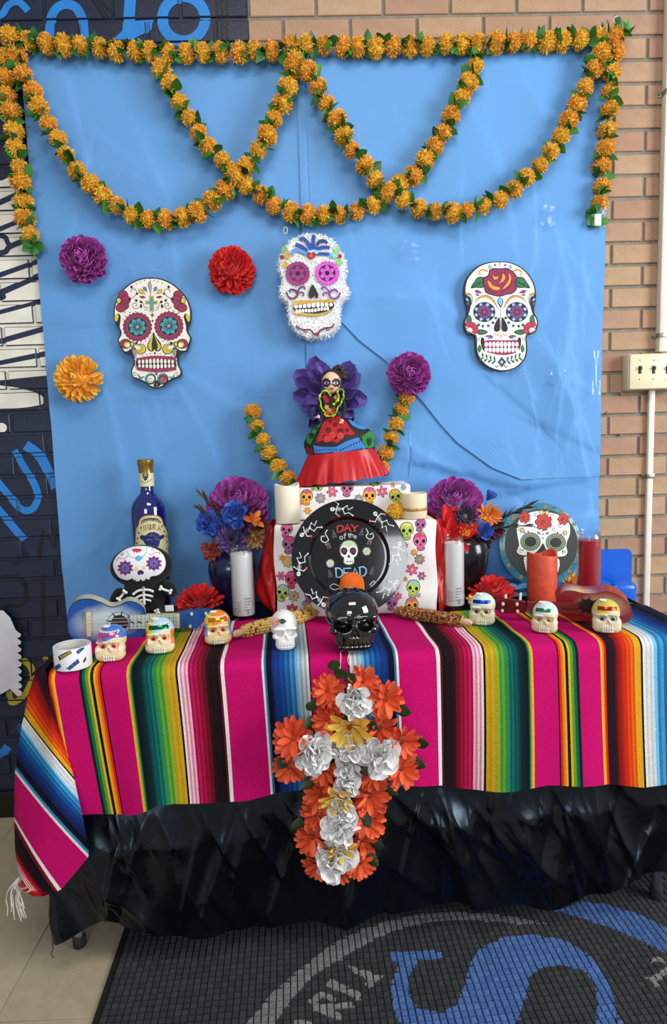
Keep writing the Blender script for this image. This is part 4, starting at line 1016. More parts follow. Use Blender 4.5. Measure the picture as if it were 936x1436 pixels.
# ---- serape blanket: one strip of colour after another, mirrored about the middle
MG = (186, 8, 96)
def lerp(a, b, t): return tuple(int(a[i]+(b[i]-a[i])*t) for i in range(3))
def grad(w0, w1, cs, n, alt=None, k=.35):
    out = []
    for i in range(n):
        t = i/(n-1)*(len(cs)-1); j = min(int(t), len(cs)-2); c = lerp(cs[j], cs[j+1], t-j)
        if alt and i % 2: c = lerp(c, alt, k)
        out.append((w0+(w1-w0)*(i+1)/n, c))
    return out
WH = (222, 214, 206); BLK = (14, 13, 16); NV = (12, 18, 44)
HALF = [(26, MG), (28, BLK)]+grad(28, 44, [(206, 204, 198), (150, 176, 190)], 5, (110, 120, 128), .5)+grad(44, 80, [(92, 160, 200), (36, 110, 170), (20, 70, 140), (22, 44, 116)], 10, (20, 40, 86), .45)+grad(80, 88, [NV, BLK], 3)+[(91, (40, 110, 160)), (94, WH), (146, MG), (151, WH), (154, (90, 10, 40))]+\
    grad(154, 172, [BLK, (36, 10, 18)], 4, (50, 14, 24))+grad(172, 196, [(96, 10, 28), (170, 14, 60), (196, 24, 92)], 8, (70, 6, 26), .4)+grad(196, 210, [(226, 170, 186), WH], 5, (196, 60, 110), .55)+[(213, BLK)]+\
    grad(213, 228, [(200, 148, 24), (176, 156, 30)], 4, (150, 120, 20), .4)+grad(228, 242, [(128, 160, 40), (60, 140, 62)], 4, (40, 100, 40), .5)+grad(242, 259, [(28, 118, 84), (10, 92, 92), (8, 62, 66)], 6, (8, 50, 50), .5)+grad(259, 272, [(8, 34, 38), (10, 18, 22)], 3)+[(274, (16, 92, 76)), (276, (120, 150, 40)), (279, (224, 160, 30)), (313, MG),
    (315, (40, 10, 40)), (318, (196, 44, 18)), (321, (230, 100, 16)), (324, (212, 160, 24)), (328, BLK), (331, (206, 164, 30)), (335, (90, 140, 40)), (339, (16, 92, 62)), (343, (10, 30, 30)), (375, MG), (377.5, (228, 176, 40)), (380, (232, 120, 20)), (383, (196, 40, 14)), (395, (34, 16, 26))]+\
    grad(395, 424, [(70, 12, 20), (176, 24, 20), (222, 66, 16), (226, 112, 20)], 10, (150, 30, 12), .4)+grad(424, 433, [(222, 150, 26), (200, 150, 30)], 3)+[(436, BLK)]+grad(436, 452, [WH, (196, 204, 206)], 5, (150, 160, 164), .4)+\
    grad(452, 490, [(104, 180, 214), (36, 128, 184), (18, 84, 150), (24, 46, 120), (20, 26, 74)], 12, (16, 44, 92), .42)+grad(490, 499, [BLK, NV], 3)+[(503, (42, 132, 176)), (507, WH), (560, MG), (565, WH), (570, (110, 10, 36))]+grad(570, 586, [BLK, (34, 10, 14)], 3)+grad(586, 596, [(110, 12, 20), (186, 20, 40)], 3)+[(598, (226, 150, 160)), (600, (190, 20, 50)), (602, WH), (604, (180, 20, 50)), (606, WH)]
Kp = mpp(onY(463, 1000, -.66)); XC = float(onY(463, 1000, tabF(0.02)-.02)[0])
def colat(s):
    s = abs(s)
    for w_, c in HALF:
        if s <= w_: return c
    return HALF[-1][1]
bounds = [0]+[w_ for w_, c in HALF]
allb = sorted(set([-b for b in bounds]+bounds))
s_cor = (TX0-XC)/Kp     # offset (in blanket units) where the left table corner is
m_bl = M('woven_blanket', attr=True, rough=.92, noise=(420, .22), bump=(700, .5, .0012), spec=.15)
# fine cross-thread relief
bl = thing('serape_blanket', 'striped magenta blue and green serape blanket draped over the table', 'blanket', (XC, tabF(XC), ZT))
cols = [b for b in allb if b >= -383.5]
xs = [s for s in cols]
fine = []
for a, b in zip(xs[:-1], xs[1:]):
    k = max(1, int((b-a)/7)); fine += [a+(b-a)*i/k for i in range(k)]
fine.append(xs[-1])
bh_px = [(104, 1150), (135, 1150), (160, 1150), (205, 1134), (240, 1135), (270, 1134), (340, 1130), (385, 1118), (440, 1112), (500, 1106), (570, 1100), (610, 1105), (660, 1112), (735, 1107), (770, 1102), (830, 1103), (880, 1108), (900, 1110), (936, 1105), (990, 1105)]
BH = [onY(x, y, tabF((x-468)/560)-.05) for x, y in bh_px]
bhem = interp([p[0] for p in BH], [p[2] for p in BH])
NB, NFd = 14, 46
def blank_pt(s, j):
    X = XC+(s if s < 452 else 452+(s-452)*1.5)*Kp*(1.055 if s > 0 else 1.0); over = max(0, X-TX1); Xc = min(X, TX1); zt = ZT
    db = .335-.07*(Xc+.6)/1.5
    wv = .010*math.sin(X*13+.7)+.006*math.sin(X*29+1.9)+.010*math.sin(X*5.3)
    if j < NB:
        d = db*(1-j/NB)+.004; z = zt+.0012*math.sin(X*40+d*9)+.001*math.sin(d*50)
        if over > 0: return (TX1+.02+.01*min(1, over*20), tabF(TX1)+d, zt-.004-over*1.0)
        return (X-d*TS_, tabF(X)+d, z)
    t = (j-NB)/NFd; L = zt-bhem(Xc); a = t*L
    if a < .041:
        th = a/.041*PI/2; y = -.026*math.sin(th); z = zt-.026*(1-math.cos(th))
    else: y = -.026; z = zt-.026-(a-.041)*1.02
    fr2 = (a/L)
    y -= (.010+max(-.004, wv*1.5)*1.0)*fr2**.8+.016*fr2
    sway = .008*math.sin(X*9+1)*fr2*fr2+.036*min(1, max(0, (.08-X)/.6))*fr2
    if over > 0: return (TX1+.03+.02*fr2, tabF(TX1)+y*.3+over*.9, z-over*.15)
    return (X+sway, tabF(X)+y, z)
P = [[blank_pt(s, j) for j in range(NB+NFd+1)] for s in fine]
mids = [colat((fine[i]+fine[i+1])/2) for i in range(len(fine)-1)]
blmb = MB().grid(P, colf=lambda i, j: mids[i])
bmain = blmb.obj('blanket_cloth', m_bl, bl, ang=80)
# corner flap on the left, traced stripe by stripe
FL = [(381, 66, 938, 78, 1005), (395, 50, 941, 82, 1018), (410, 40, 972, 93, 1055), (424, 36, 992, 101, 1080), (434, 34, 1004, 104, 1091), (449, 31, 1014, 109, 1115), (475, 26, 1045, 118, 1155), (500, 22, 1076, 125, 1195), (506, 21, 1083, 124, 1202), (535, 20, 1115, 104, 1226), (560, 20, 1146, 86, 1247), (566, 20, 1152, 80, 1250), (585, 21, 1190, 62, 1252), (606, 24, 1217, 44, 1250)]
fs = [f[0] for f in FL]; FI = [interp(fs, [f[k] for f in FL]) for k in range(1, 5)]
sf = [b for b in bounds if b >= 381]; sfin = []
for a, b in zip(sf[:-1], sf[1:]):
    k = max(1, int((b-a)/6)); sfin += [a+(b-a)*i/k for i in range(k)]
sfin.append(sf[-1]); P = []
for s in sfin:
    ax, ay, bx, by = [f(s) for f in FI]; k = (s-381)/225; row = []
    A_ = onY(ax, ay, -.662-.012*k); zc = ZT-(s-381)*Kp*1.05
    for u in (0, .3, .6, .85): row.append(np.array((TX0-.028-.012*k, -.22, zc))*(1-u)+A_*u)
    for u in (0, .12, .25, .4, .55, .7, .82, .92, 1.0):
        Y = -.662-.012*k-(.062*math.sin(min(1, u*1.05)*PI*.56)+.010*math.sin(u*9+s*.02))*(.42+.58*min(1, k*2.5)); sag = 4*math.sin(u*PI)*(1 if s > 440 else .4)
        row.append(onY(ax+(bx-ax)*u, ay+(by-ay)*u+sag, Y))
    e = row[-1]; row.append(e+np.array((-.006, .012, 0))); row.append(e+np.array((-.03, .03, .004)))
    P.append(row)
mids2 = [colat((sfin[i]+sfin[i+1])/2) for i in range(len(sfin)-1)]
MB().grid(P, colf=lambda i, j: mids2[i]).obj('corner_flap', m_bl, bl, ang=80)
# rolled end with its fringe
m_fr = M('fringe_yarn', (206, 200, 188), .9, noise=(200, .15)); r6 = random.Random(5)
roll = [onY(x, y, -.66-.01*k) for k, (x, y) in enumerate([(70, 1247), (58, 1250), (46, 1248), (38, 1242), (32, 1234)])]
mbx = MB()
for k in range(4):
    cseg = [(150, 14, 24), (184, 20, 34), (186, 22, 40), (196, 60, 70)][k]; mbx.tube([roll[k], (roll[k]+roll[k+1])/2, roll[k+1]], [.010, .0115, .011], 10, cseg)
mbx.tube([roll[2]+(roll[3]-roll[2])*.6, roll[2]+(roll[3]-roll[2])*.8], .0122, 10, WH); mbx.tube([roll[3]+(roll[4]-roll[3])*.3, roll[3]+(roll[4]-roll[3])*.5], .0122, 10, WH)
mbx.obj('rolled_end', m_bl, bl, ang=80)
for k in range(11):
    a = roll[4]+np.array((r6.uniform(-.008, .006), r6.uniform(-.006, .006), r6.uniform(-.004, .012))); L = r6.uniform(.05, .085); pts_ = [a]; d0 = r6.uniform(-.4, .2)
    for j in range(1, 7): pts_.append(a+np.array((-.012*math.sin(j*.5)+d0*.02*j*.6+r6.uniform(-.002, .002), -.004*j+r6.uniform(-.002, .002), .010*math.sin(j*.55)-L*j/6)))
    MB().tube(pts_, [.0016]*5+[.0012, .0008], 5).obj('fringe_strand', m_fr, bl)

# ================================================================ ALTAR BOXES
ZB = ZT+.001
m_fab = M('white_cotton', (232, 226, 222), .85, noise=(30, .04), bump=(60, .35, .003))
BXL, BXR, BYF = -.128, .332, -.312
zst = float(onY(500, 733, BYF)[2]); UYF = -.235; UXL = float(onY(409, 700, UYF)[0]); UXR = float(onY(577, 690, UYF)[0]); ztop = float(onY(500, 682, UYF)[2])
def wob(mb, a=.003):
    mb.v = [(x+a*math.sin(z*31+y*17), y+a*math.sin(x*23+z*37+1), z+.5*a*math.sin(x*29)*(z > ZB+.02)) for x, y, z in mb.v]; return mb
def subbox(x0, x1, y0, y1, z0, z1, n=14):
    bm = bmesh.new(); bmesh.ops.create_cube(bm, size=1)
    for v in bm.verts: v.co = ((x0+x1)/2+v.co.x*(x1-x0), (y0+y1)/2+v.co.y*(y1-y0), (z0+z1)/2+v.co.z*(z1-z0))
    bmesh.ops.bevel(bm, geom=bm.edges[:], offset=.006, segments=2, affect='EDGES', profile=.5)
    bmesh.ops.subdivide_edges(bm, edges=[e for e in bm.edges if e.calc_length() > .05], cuts=n, use_grid_fill=True)
    mb = MB(); mb.frombm(bm); bm.free(); return mb
bx = thing('altar_box', 'wide lower altar box covered in skull-print white cotton', 'box', ((BXL+BXR)/2, -.19, ZB))
lowb = wob(subbox(BXL, BXR, BYF, -.065, ZB, zst)); lowb.obj('cotton_cover', m_fab, bx, ang=60)
bx2 = thing('altar_box', 'smaller upper altar box in skull-print cotton beneath the doll', 'box', ((UXL+UXR)/2, -.15, zst+.003))
upb = wob(subbox(UXL, UXR, UYF, -.065, zst+.004, ztop), .002); upb.obj('cotton_cover', m_fab, bx2, ang=60)
def mini_skull(A, x, y, s, c, tilt=0.0, hair=None):
    ca, sa = math.cos(tilt), math.sin(tilt); q = lambda a, b: (x+(a*ca-b*sa)*s, y+(a*sa+b*ca)*s); dk = tuple(int(v*.45) for v in c); lt = tuple(min(255, v+30) for v in c)
    A.p([q(a, b) for a, b in [(-.9, -.3), (-.6, -1), (0, -1.2), (.6, -1), (.9, -.3), (.75, .3), (.5, .5), (.5, 1.0), (0, 1.2), (-.5, 1.0), (-.5, .5), (-.75, .3)]], dk, 3)
    A.p([q(a*.9, b*.92) for a, b in [(-.9, -.3), (-.6, -1), (0, -1.2), (.6, -1), (.9, -.3), (.75, .3), (.5, .5), (.5, 1.0), (0, 1.2), (-.5, 1.0), (-.5, .5), (-.75, .3)]], c, 3)
    h = hair or lt
    A.p([q(a, b) for a, b in [(-.7, -.5), (-.5, -.95), (0, -1.08), (.5, -.95), (.7, -.5), (.35, -.7), (0, -.45), (-.35, -.7)]], h, 2)
    for k in (-.42, .42): A.e(*q(k, -.05), .33*s, .36*s, lt, 0, 12); A.e(*q(k, -.05), .24*s, .28*s, (36, 24, 28), 0, 12)
    A.p([q(0, .15), q(.16, .45), q(-.16, .45)], (40, 24, 28)); A.p([q(-.35, .72), q(.35, .72), q(.3, .95), q(-.3, .95)], lt); A.st([q(-.35, .83), q(.35, .83)], .07*s, dk)
    for k in (-.15, .1, .3): A.st([q(k, .72), q(k, .95)], .05*s, dk)
def mini_flower(A, x, y, r, c, c2, n=6, rot=0):
    A.fl(x, y, r*1.08, n, .26, tuple(int(v*.5) for v in c), rot, .15); A.fl(x, y, r, n, .21, c, rot, .2); A.e(x, y, r*.28, r*.28, c2, 0, 10)
OR = (232, 160, 50); PK = (214, 96, 148); GN = (170, 194, 84); MV = (166, 92, 142); RP = (200, 64, 104)
A = Art(360, 640, 3.343)
SK = [(235, 192, 32, OR, .05, (190, 90, 130)), (425, 150, 34, (190, 96, 130), .1, None), (530, 185, 34, OR, 0, PK), (652, 190, 32, GN, -.2, OR), (285, 140, 26, GN, 1.2, None), (140, 345, 32, PK, .2, None), (152, 415, 36, MV, .1, RP), (165, 580, 36, RP, .1, PK), (122, 640, 34, GN, .2, (150, 190, 200)), (705, 350, 36, GN, 0, (230, 200, 120)), (768, 400, 36, PK, -.1, RP), (735, 620, 36, GN, .1, (150, 190, 200)), (768, 322, 28, MV, .2, RP), (730, 700, 34, OR, -.1, PK), (635, 690, 28, MV, .2, None), (250, 655, 30, MV, .3, None), (690, 470, 20, OR, .3, None), (240, 720, 24, OR, .2, None), (560, 120, 24, GN, .9, None)]
for x, y, s, c, t, h in SK: mini_skull(A, x, y, s, c, t, h)
for x, y, r, c, c2, n in [(355, 165, 26, PK, OR, 6), (590, 165, 26, PK, OR, 6), (300, 196, 24, (150, 150, 160), OR, 8), (480, 200, 22, (150, 150, 160), (220, 180, 80), 8), (165, 720, 30, RP, OR, 7), (175, 655, 26, (190, 170, 130), MV, 8), (148, 492, 28, (196, 178, 120), OR, 8), (730, 530, 28, PK, OR, 6), (765, 482, 24, (150, 140, 130), (190, 160, 90), 8), (700, 575, 12, OR, PK, 5), (740, 450, 16, OR, (240, 190, 80), 6), (670, 550, 16, PK, OR, 6), (240, 255, 18, OR, (230, 180, 60), 6), (205, 215, 14, OR, PK, 6), (120, 475, 16, OR, PK, 6), (115, 560, 22, PK, RP, 6), (225, 690, 14, (150, 150, 190), OR, 6), (700, 415, 12, RP, OR, 5), (675, 255, 14, OR, PK, 5), (690, 145, 14, (120, 170, 190), OR, 6), (640, 135, 12, OR, PK, 5), (185, 380, 12, (120, 170, 190), OR, 5), (775, 560, 20, MV, OR, 6), (215, 600, 10, RP, OR, 5), (690, 520, 10, RP, OR, 5), (760, 650, 12, (150, 150, 190), OR, 5), (665, 655, 18, PK, OR, 6), (780, 360, 10, OR, PK, 5), (455, 105, 12, OR, PK, 5), (390, 130, 12, (120, 170, 190), OR, 5), (330, 120, 12, RP, OR, 5)]: mini_flower(A, x, y, r, c, c2, n, x*.1)
Al = Art(); Al.S = [s for s in A.S if np.mean([q[1] for q in (s[0][0] if len(s) == 3 else s[0])]) > 733]
Au = Art(); Au.S = [s for s in A.S if np.mean([q[1] for q in (s[0][0] if len(s) == 3 else s[0])]) <= 733]
Al.emit(mapB(lowb.bvh()), 'skull_print', FPRINT, bx, maxe=10, base=.0008); Au.emit(mapB(upb.bvh()), 'skull_print', FPRINT, bx2, maxe=10, base=.0008)

# red satin bunched at both sides of the lower box
m_red = M('red_satin', (170, 12, 16), .36, noise=(20, .12), bump=(30, .25, .004), spec=.5)
def satin(label, sg, xe, prof):
    """prof: (z, outward reach, depth)"""
    P = []
    NA = 26
    for k in range(30):
        u = k/29; z = prof[0][0]+(prof[-1][0]-prof[0][0])*u; ro = float(np.interp(z, [p[0] for p in prof], [p[1] for p in prof])); dp = float(np.interp(z, [p[0] for p in prof], [p[2] for p in prof])); row = []
        for j in range(NA):
            a = j/(NA-1)*PI; f = 1+.10*math.sin(a*5+z*26)+.06*math.sin(a*9-z*40)
            row.append((xe+sg*(ro*math.sin(a)*f+.003), -.200-dp*math.cos(a)*f, z+.004*math.sin(a*4)))
        P.append(row)
    t = thing('satin_cloth', label, 'cloth', (xe+sg*.02, -.2, ZB))
    MB().grid(P).obj('satin_bunch', m_red, t, ang=80)
satin('red satin cloth bunched against the left side of the altar box', -1, BXL, [(ZB, .012, .10), (ZB+.03, .045, .105), (ZB+.07, .062, .10), (ZB+.13, .052, .09), (ZB+.20, .032, .09), (zst-.004, .012, .09)])
satin('red satin cloth bunched against the right side of the altar box', 1, BXR, [(ZB, .05, .10), (ZB+.03, .062, .105), (ZB+.08, .055, .10), (ZB+.15, .048, .09), (ZB+.22, .04, .09), (zst+.004, .010, .09)])

# ================================================================ PLATE
PC = onY(490, 781, -.352); m_blk = M('black_gloss', (9, 9, 11), .12, noise=(30, .1), coat=.6, spec=.6)
rp = 80.5*mpp(PC); tl = .20
pn = np.array((0.02, -math.cos(tl), math.sin(tl))); pn /= np.linalg.norm(pn)
pl = thing('charger_plate', 'black charger plate lettered Day of the Dead leaning on the altar', 'plate', (PC[0], PC[1]-.02, ZB))
prof = [(0, -.006), (.60*rp, -.006), (.66*rp, -.004), (.70*rp, .010), (.98*rp, .016), (rp, .018), (rp*.998, .021), (.97*rp, .020), (.705*rp, .0145), (.655*rp, .001), (.62*rp, 0), (0, 0)]
R4 = orient(pn, (0, 0, 1)); R4 = Matrix.Translation(PC) @ R4
mb = MB().lathe(prof, (0, 0, 0), 72, cap=False); mb.v = [tuple(R4 @ Vector(v)) for v in mb.v]; pm = mb
mb.obj('plate_body', m_blk, pl, ang=35)
A = Art(405, 690, 5.2); WT = (222, 222, 218); HR = (196, 70, 64)
def skeleton(hx, hy, cx, cy, lx, ly, v):
    ax = np.array((lx-hx, ly-hy), float); L = np.linalg.norm(ax); u = ax/L; n_ = np.array((-u[1], u[0])); h = np.array((hx, hy))
    q = lambda a, b: tuple(h+u*a*L+n_*b*L)
    A.e(hx, hy, 17, 15, WT, math.atan2(u[1], u[0]), 14)
    for k in (-1, 1): A.e(*q(.0, .035*k), 4, 4, BK, 0, 8)
    A.st([q(.1, 0), q(.52, 0)], 5, WT)
    for k in range(4): A.st([q(.20+.055*k, -.10), q(.22+.055*k, .10)], 4, (170, 174, 176))
    A.e(*q(.50, 0), 10, 8, WT, 0, 8); s = v
    for P in ([(.18, .02), (.16, .22*s), (.30, .34*s)], [(.18, -.02), (.30, -.24*s), (.12, -.40*s)], [(.5, .03), (.58, .24*s), (.80, .20*s), (.98, .34*s)], [(.5, -.03), (.72, -.14*s), (.76, .06*s), (1.0, -.06*s)]):
        A.st([q(*p) for p in P], 6, WT); A.e(*q(*P[1]), 5, 5, WT, 0, 8)
    A.e(*q(.30, .34*s), 9, 9, HR, 0, 10); A.e(*q(.12, -.40*s), 9, 9, HR, 0, 10); A.e(*q(.98, .34*s), 6, 6, WT, 0, 8)
for a in [(320, 125, 0, 0, 470, 120, 1), (97, 312, 0, 0, 210, 215, 1), (73, 597, 0, 0, 88, 440, 1), (255, 822, 0, 0, 160, 710, -1), (633, 158, 0, 0, 725, 280, -1), (810, 378, 0, 0, 790, 535, 1), (787, 657, 0, 0, 680, 770, 1), (470, 850, 0, 0, 600, 850, 1)]: skeleton(*a)
A.text('DAY', 355, 238, 42, 46, 10, 10, (196, 50, 52), -.03, 8, 12)
for ch, x, y, w_ in (('o', 372, 312, 22), ('f', 400, 300, 22), ('t', 432, 300, 18), ('h', 452, 298, 20), ('e', 478, 306, 18)): A.text(ch, x, y, w_, 34, 0, 4, WT, -.05)
A.text('DEAD', 345, 562, 46, 66, 12, 10, (140, 182, 214), -.06, 9, -8)
mini_skull(A, 440, 442, 78, (226, 224, 218), 0, (190, 206, 160)); 
for cx in (405, 470): A.scal(cx, 428, 24, 9, (60, 40, 50), .12); A.fl(cx, 428, 16, 6, .2, (120, 70, 90))
for x, y in ((570, 432), (304, 520)): A.fl(x, y, 32, 12, .13, (200, 222, 230)); A.e(x, y, 14, 14, (226, 180, 50))
A.st([(285, 275), (268, 300), (282, 330), (290, 350), (268, 368), (240, 355), (240, 325), (262, 322)], 6, WT, 5); A.st([(565, 265), (580, 300), (565, 320), (590, 345), (618, 330), (612, 300), (592, 312)], 6, WT, 5)
A.st([(430, 700), (380, 690), (330, 670), (302, 690), (330, 712), (372, 700)], 5, WT, 5); A.st([(590, 680), (620, 650), (630, 665), (600, 690)], 5, WT, 4)
for x, y, k in ((340, 320, -1), (525, 305, 1), (600, 590, 1), (310, 610, -1), (300, 400, -1), (580, 375, 1)):
    for d in (-.7, 0, .7): A.st([(x-10*k, y+8), (x+8*k, y-14+26*d), (x+22*k, y-20+30*d), (x+6*k, y+24*d)], 2.5, (120, 122, 120), 3)
A.e(275, 383, 8, 8, (200, 90, 80)); A.e(600, 362, 8, 8, (200, 90, 80))
A.emit(mapB(pm.bvh()), 'printed_design', GPRINT, pl, maxe=14, base=.0005)

# ================================================================ CANDLES
m_wax = M('ivory_wax', (232, 222, 200), .5, noise=(20, .04), sss=.15, bump=(30, .15, .002))
def topz(x, y, Y): return float(onY(x, y, Y)[2])
# white flameless pillar on the left step
c0 = onZ(404, 737, zst+.003); c0[1] = max(c0[1], BYF+.028); r0 = 17.5*mpp(c0); h0 = 53*mpp(c0)
c0 = np.array((float(onY(404, 720, -.272)[0]), -.275, zst+.003))
def pillar(label, c, r, h, mat, mel=.006, wick=True):
    t = thing('pillar_candle', label, 'candle', c); n = 40; P = []
    pr = [(0, 0), (.97, 0), (1, .02), (1, .5), (1, .97), (.97, 1.0), (.86, .985), (.78, .90), (.4, .86), (0, .86)]
    for i in range(n):
        a = 2*PI*i/n; P.append([(c[0]+r*q*math.cos(a), c[1]+r*q*math.sin(a), c[2]+h*z+(mel*math.sin(a*2+1)+mel*.5*math.sin(a*3) if .6 < q and z > .95 else 0)) for q, z in pr])
    MB().grid(P, closeu=True).obj('wax_body', mat, t)
    if wick: MB().tube([(c[0], c[1], c[2]+h*.85), (c[0]+.001, c[1], c[2]+h*.93), (c[0]+.003, c[1], c[2]+h*.97)], .0014, 6).obj('wick', M('wick_black', (40, 34, 30), .8, noise=(50, .1)), t)
    return t
pillar('ivory flameless pillar candle with dipped rim on left altar step', c0, r0, 53*mpp(c0), m_wax, .004)
c1 = np.array((float(onY(581, 715, -.268)[0]), -.268, zst+.003)); r1 = 18*mpp(c1)
t = pillar('cream pillar candle with gold lace band on right altar step', c1, r1, 35*mpp(c1), M('cream_wax', (226, 206, 172), .55, noise=(25, .05), sss=.1), .001)
MB().lathe([(r1+.0006, .022), (r1+.0012, .023), (r1+.0012, .030), (r1+.0006, .031)], c1, 40, cap=False).obj('lace_band', M('gold_lace', (168, 128, 56), .5, .3, vor=(260, .3, (220, 196, 150)), noise=(80, .2)), t)
# the yellow blossom beside it
P = np.array((float(onY(556, 716, -.275)[0]), -.272, zst+.026))
t = thing('marigold_blossom', 'loose yellow marigold blossom between plate and cream candle', 'flower', (P[0], P[1], zst+.002))
inst(MARI[4], 'marigold', t, Matrix.Translation((0, 0, .024)) @ Matrix.Diagonal((.026, .024, .024, 1)))

def jar_candle(label, x, y, wpx, hpx, wax, rim_px, lab=True, fill=.9, tint=(252, 253, 253)):
    c = onZ(x, y, ZB); k = mpp(c); r = wpx/2*k; c[1] += r*.5; h = hpx*k; t = thing('glass_candle', label, 'candle', c)
    pr = [(r*.93, .0), (r, .006), (r, h*.90), (r*.97, h*.925), (r*.90, h*.94), (r*.92, h*.955), (r*.92, h*.995), (r*.88, h), (r*.86, h*.99), (r*.86, h*.95), (r*.93, h*.915), (r*.95, h*.90), (r*.95, .012), (0, .012)]
    MB().lathe(pr, c, 40, cap=True).obj('glass_jar', glass('jar_glass', tint, .03, .18) if not isinstance(tint[0], str) else None, t)
    MB().lathe([(0, .014), (r*.945, .014), (r*.945, h*fill), (r*.90, h*fill+.001), (0, h*fill-.002)], c, 40).obj('wax', wax, t)
    MB().tube([(c[0], c[1], c[2]+h*fill-.003), (c[0], c[1], c[2]+h*fill+.008)], .0013, 6).obj('wick', M('wick_white', (220, 214, 200), .8, noise=(50, .1)), t)
    if lab:
        cy = MB().lathe([(r+.0003, 0), (r+.0003, h*.9)], c, 48, cap=False); mp = mapB(cy.bvh()); A = Art(x-wpx/2, y-hpx, 1)
        Y0 = hpx-25
        for i in range(5): A.st([(4, Y0+3*i), (wpx*.42-(i % 2)*2, Y0+3*i+1)], .9, (150, 150, 156))
        for i in range(4): A.st([(wpx*.52, Y0+4*i), (wpx*.86-(i % 3)*3, Y0+4*i-1)], 1.0, (130, 130, 140))
        A.st([(wpx*.55, Y0-4), (wpx*.8, Y0-5)], 1.2, (120, 120, 130)); A.p([(wpx*.66, Y0+10), (wpx*.74, Y0+10), (wpx*.74, Y0+17), (wpx*.66, Y0+17)], (140, 140, 148))
        A.emit(mp, 'warning_label', PRINT, t, maxe=2, subd=5)
    return t
m_ww = M('white_wax', (226, 222, 222), .45, noise=(20, .03), sss=.1); m_rw = M('red_wax', (168, 16, 34), .35, noise=(20, .06), sss=.05)
jar_candle('tall white glass candle standing before the blue vase', 342, 869, 33, 103, m_ww, 0)
jar_candle('tall white glass candle standing before the black vase', 639, 855, 30, 104, m_ww, 0)
jar_candle('tall red glass candle behind the red guitar', 829, 843, 32, 99, m_rw, 0, False, .86)
c2 = onZ(764, 847, ZB); r2 = 20.5*mpp(c2); c2[1] += r2*.5
pillar('textured orange pillar candle in front of the round skull plaque', c2, r2, 70*mpp(c2), M('orange_wax', (204, 78, 48), .5, noise=(60, .14), bump=(120, .4, .002), sss=.1, vor=(160, .12, (216, 110, 84))), .006)

# ================================================================ SKULLS
def skull_geo(sub, jaw=1.0, teeth=True, ed=.15, fz=.27):
    bm = bmesh.new(); bmesh.ops.create_icosphere(bm, subdivisions=sub, radius=1)
    V = np.array([v.co[:] for v in bm.verts]); bm.verts.index_update(); F = [[v.index for v in f.verts] for f in bm.faces]; bm.free()
    V /= np.linalg.norm(V, axis=1)[:, None]; C = np.array((0, -.03, .48))
    def f(p):
        a = (((p-np.array((0, .07, .60)))/np.array((.39, .47, .40)))**2).sum(1)**.5-1
        q = np.abs((p-np.array((0, -.17, .27)))/np.array((.265*jaw, .26, .27))); b = (q**3.2).sum(1)**(1/3.2)-1
        c = (((np.abs(p)*np.array((1, 0, 0))+p*np.array((0, 1, 1))-np.array((.245, -.24, .385)))/np.array((.115, .14, .085)))**2).sum(1)**.5-1
        d = (((np.abs(p)*np.array((1, 0, 0))+p*np.array((0, 1, 1))-np.array((.15, -.335, .605)))/np.array((.19, .10, .06)))**2).sum(1)**.5-1
        k = .10; r = a
        for o in (b, c, d):
            h = np.clip(.5+.5*(r-o)/k, 0, 1); r = r*(1-h)+o*h-k*h*(1-h)
        return r
    lo = np.zeros(len(V)); hi = np.full(len(V), 1.2)
    for _ in range(22):
        m_ = (lo+hi)/2; ins = f(C+V*m_[:, None]) < 0; lo = np.where(ins, m_, lo); hi = np.where(ins, hi, m_)
    P = C+V*lo[:, None]; fr = P[:, 1] < -.05
    ax = np.abs(P[:, 0])
    d2 = ((ax-.155-.05*(P[:, 2]-.48))/.108)**2+((P[:, 2]-.485+.10*(ax-.15))/.095)**2
    P[:, 1] += np.where(fr, ed/(1+np.exp((d2-.95)*7)), 0)
    hh = np.clip((.43-P[:, 2])/.13, 0, 1); wn = .018+.045*hh; nn = np.exp(-(P[:, 0]/wn)**4)*((P[:, 2] > .285) & (P[:, 2] < .44))*(1-.5*np.exp(-(P[:, 0]/.012)**2)*(P[:, 2] < .34))
    P[:, 1] += np.where(fr, .075*nn, 0)
    if teeth:
        mo = np.exp(-((P[:, 2]-.145)/.085)**4)*(ax < .235)*fr
        P[:, 1] += mo*(.012*(np.cos(P[:, 0]*2*PI/.062) < -.55)+.026*np.exp(-((P[:, 2]-.145)/.012)**2))
    # hollow cheek between cheekbone and jaw
    P[:, 0] *= 1-(.14 if teeth else .05)*np.exp(-((P[:, 2]-.25)/.07)**2)*np.exp(-((P[:, 1]+.12)/.16)**2)
    z0 = P[:, 2].min(); P[:, 2] = (P[:, 2]-z0); P /= P[:, 2].max()
    P[:, 2] = np.maximum(P[:, 2], .015)
    return P, F
SK5 = skull_geo(6, 1.52, False, .075); SK6 = skull_geo(7, 1.1)
def skull_obj(name, geo, mat, parent, h, colf=None, sx=1.0, sy=1.0):
    P, F = geo; Q = P*np.array((h*sx, h*sy, h)); mb = MB(); mb.v = [tuple(p) for p in Q.tolist()]; mb.f = [tuple(f) for f in F]
    if colf is None: mb.c = [None]*len(F)
    else:
        ce = P[np.array(F)].mean(1); mb.c = [colf(*c) for c in ce]
    return mb.obj(name, mat, parent, local=True, ang=180), mb
m_sug = M('molded_sugar', attr=True, rough=.55, noise=(60, .05), bump=(150, .3, .001), sss=.08)
m_ice = M('royal_icing', attr=True, rough=.45, noise=(80, .05))
def foil(name, c): return M('foil_'+name, c, .18, .85, noise=(150, .25), bump=(200, .5, .001))
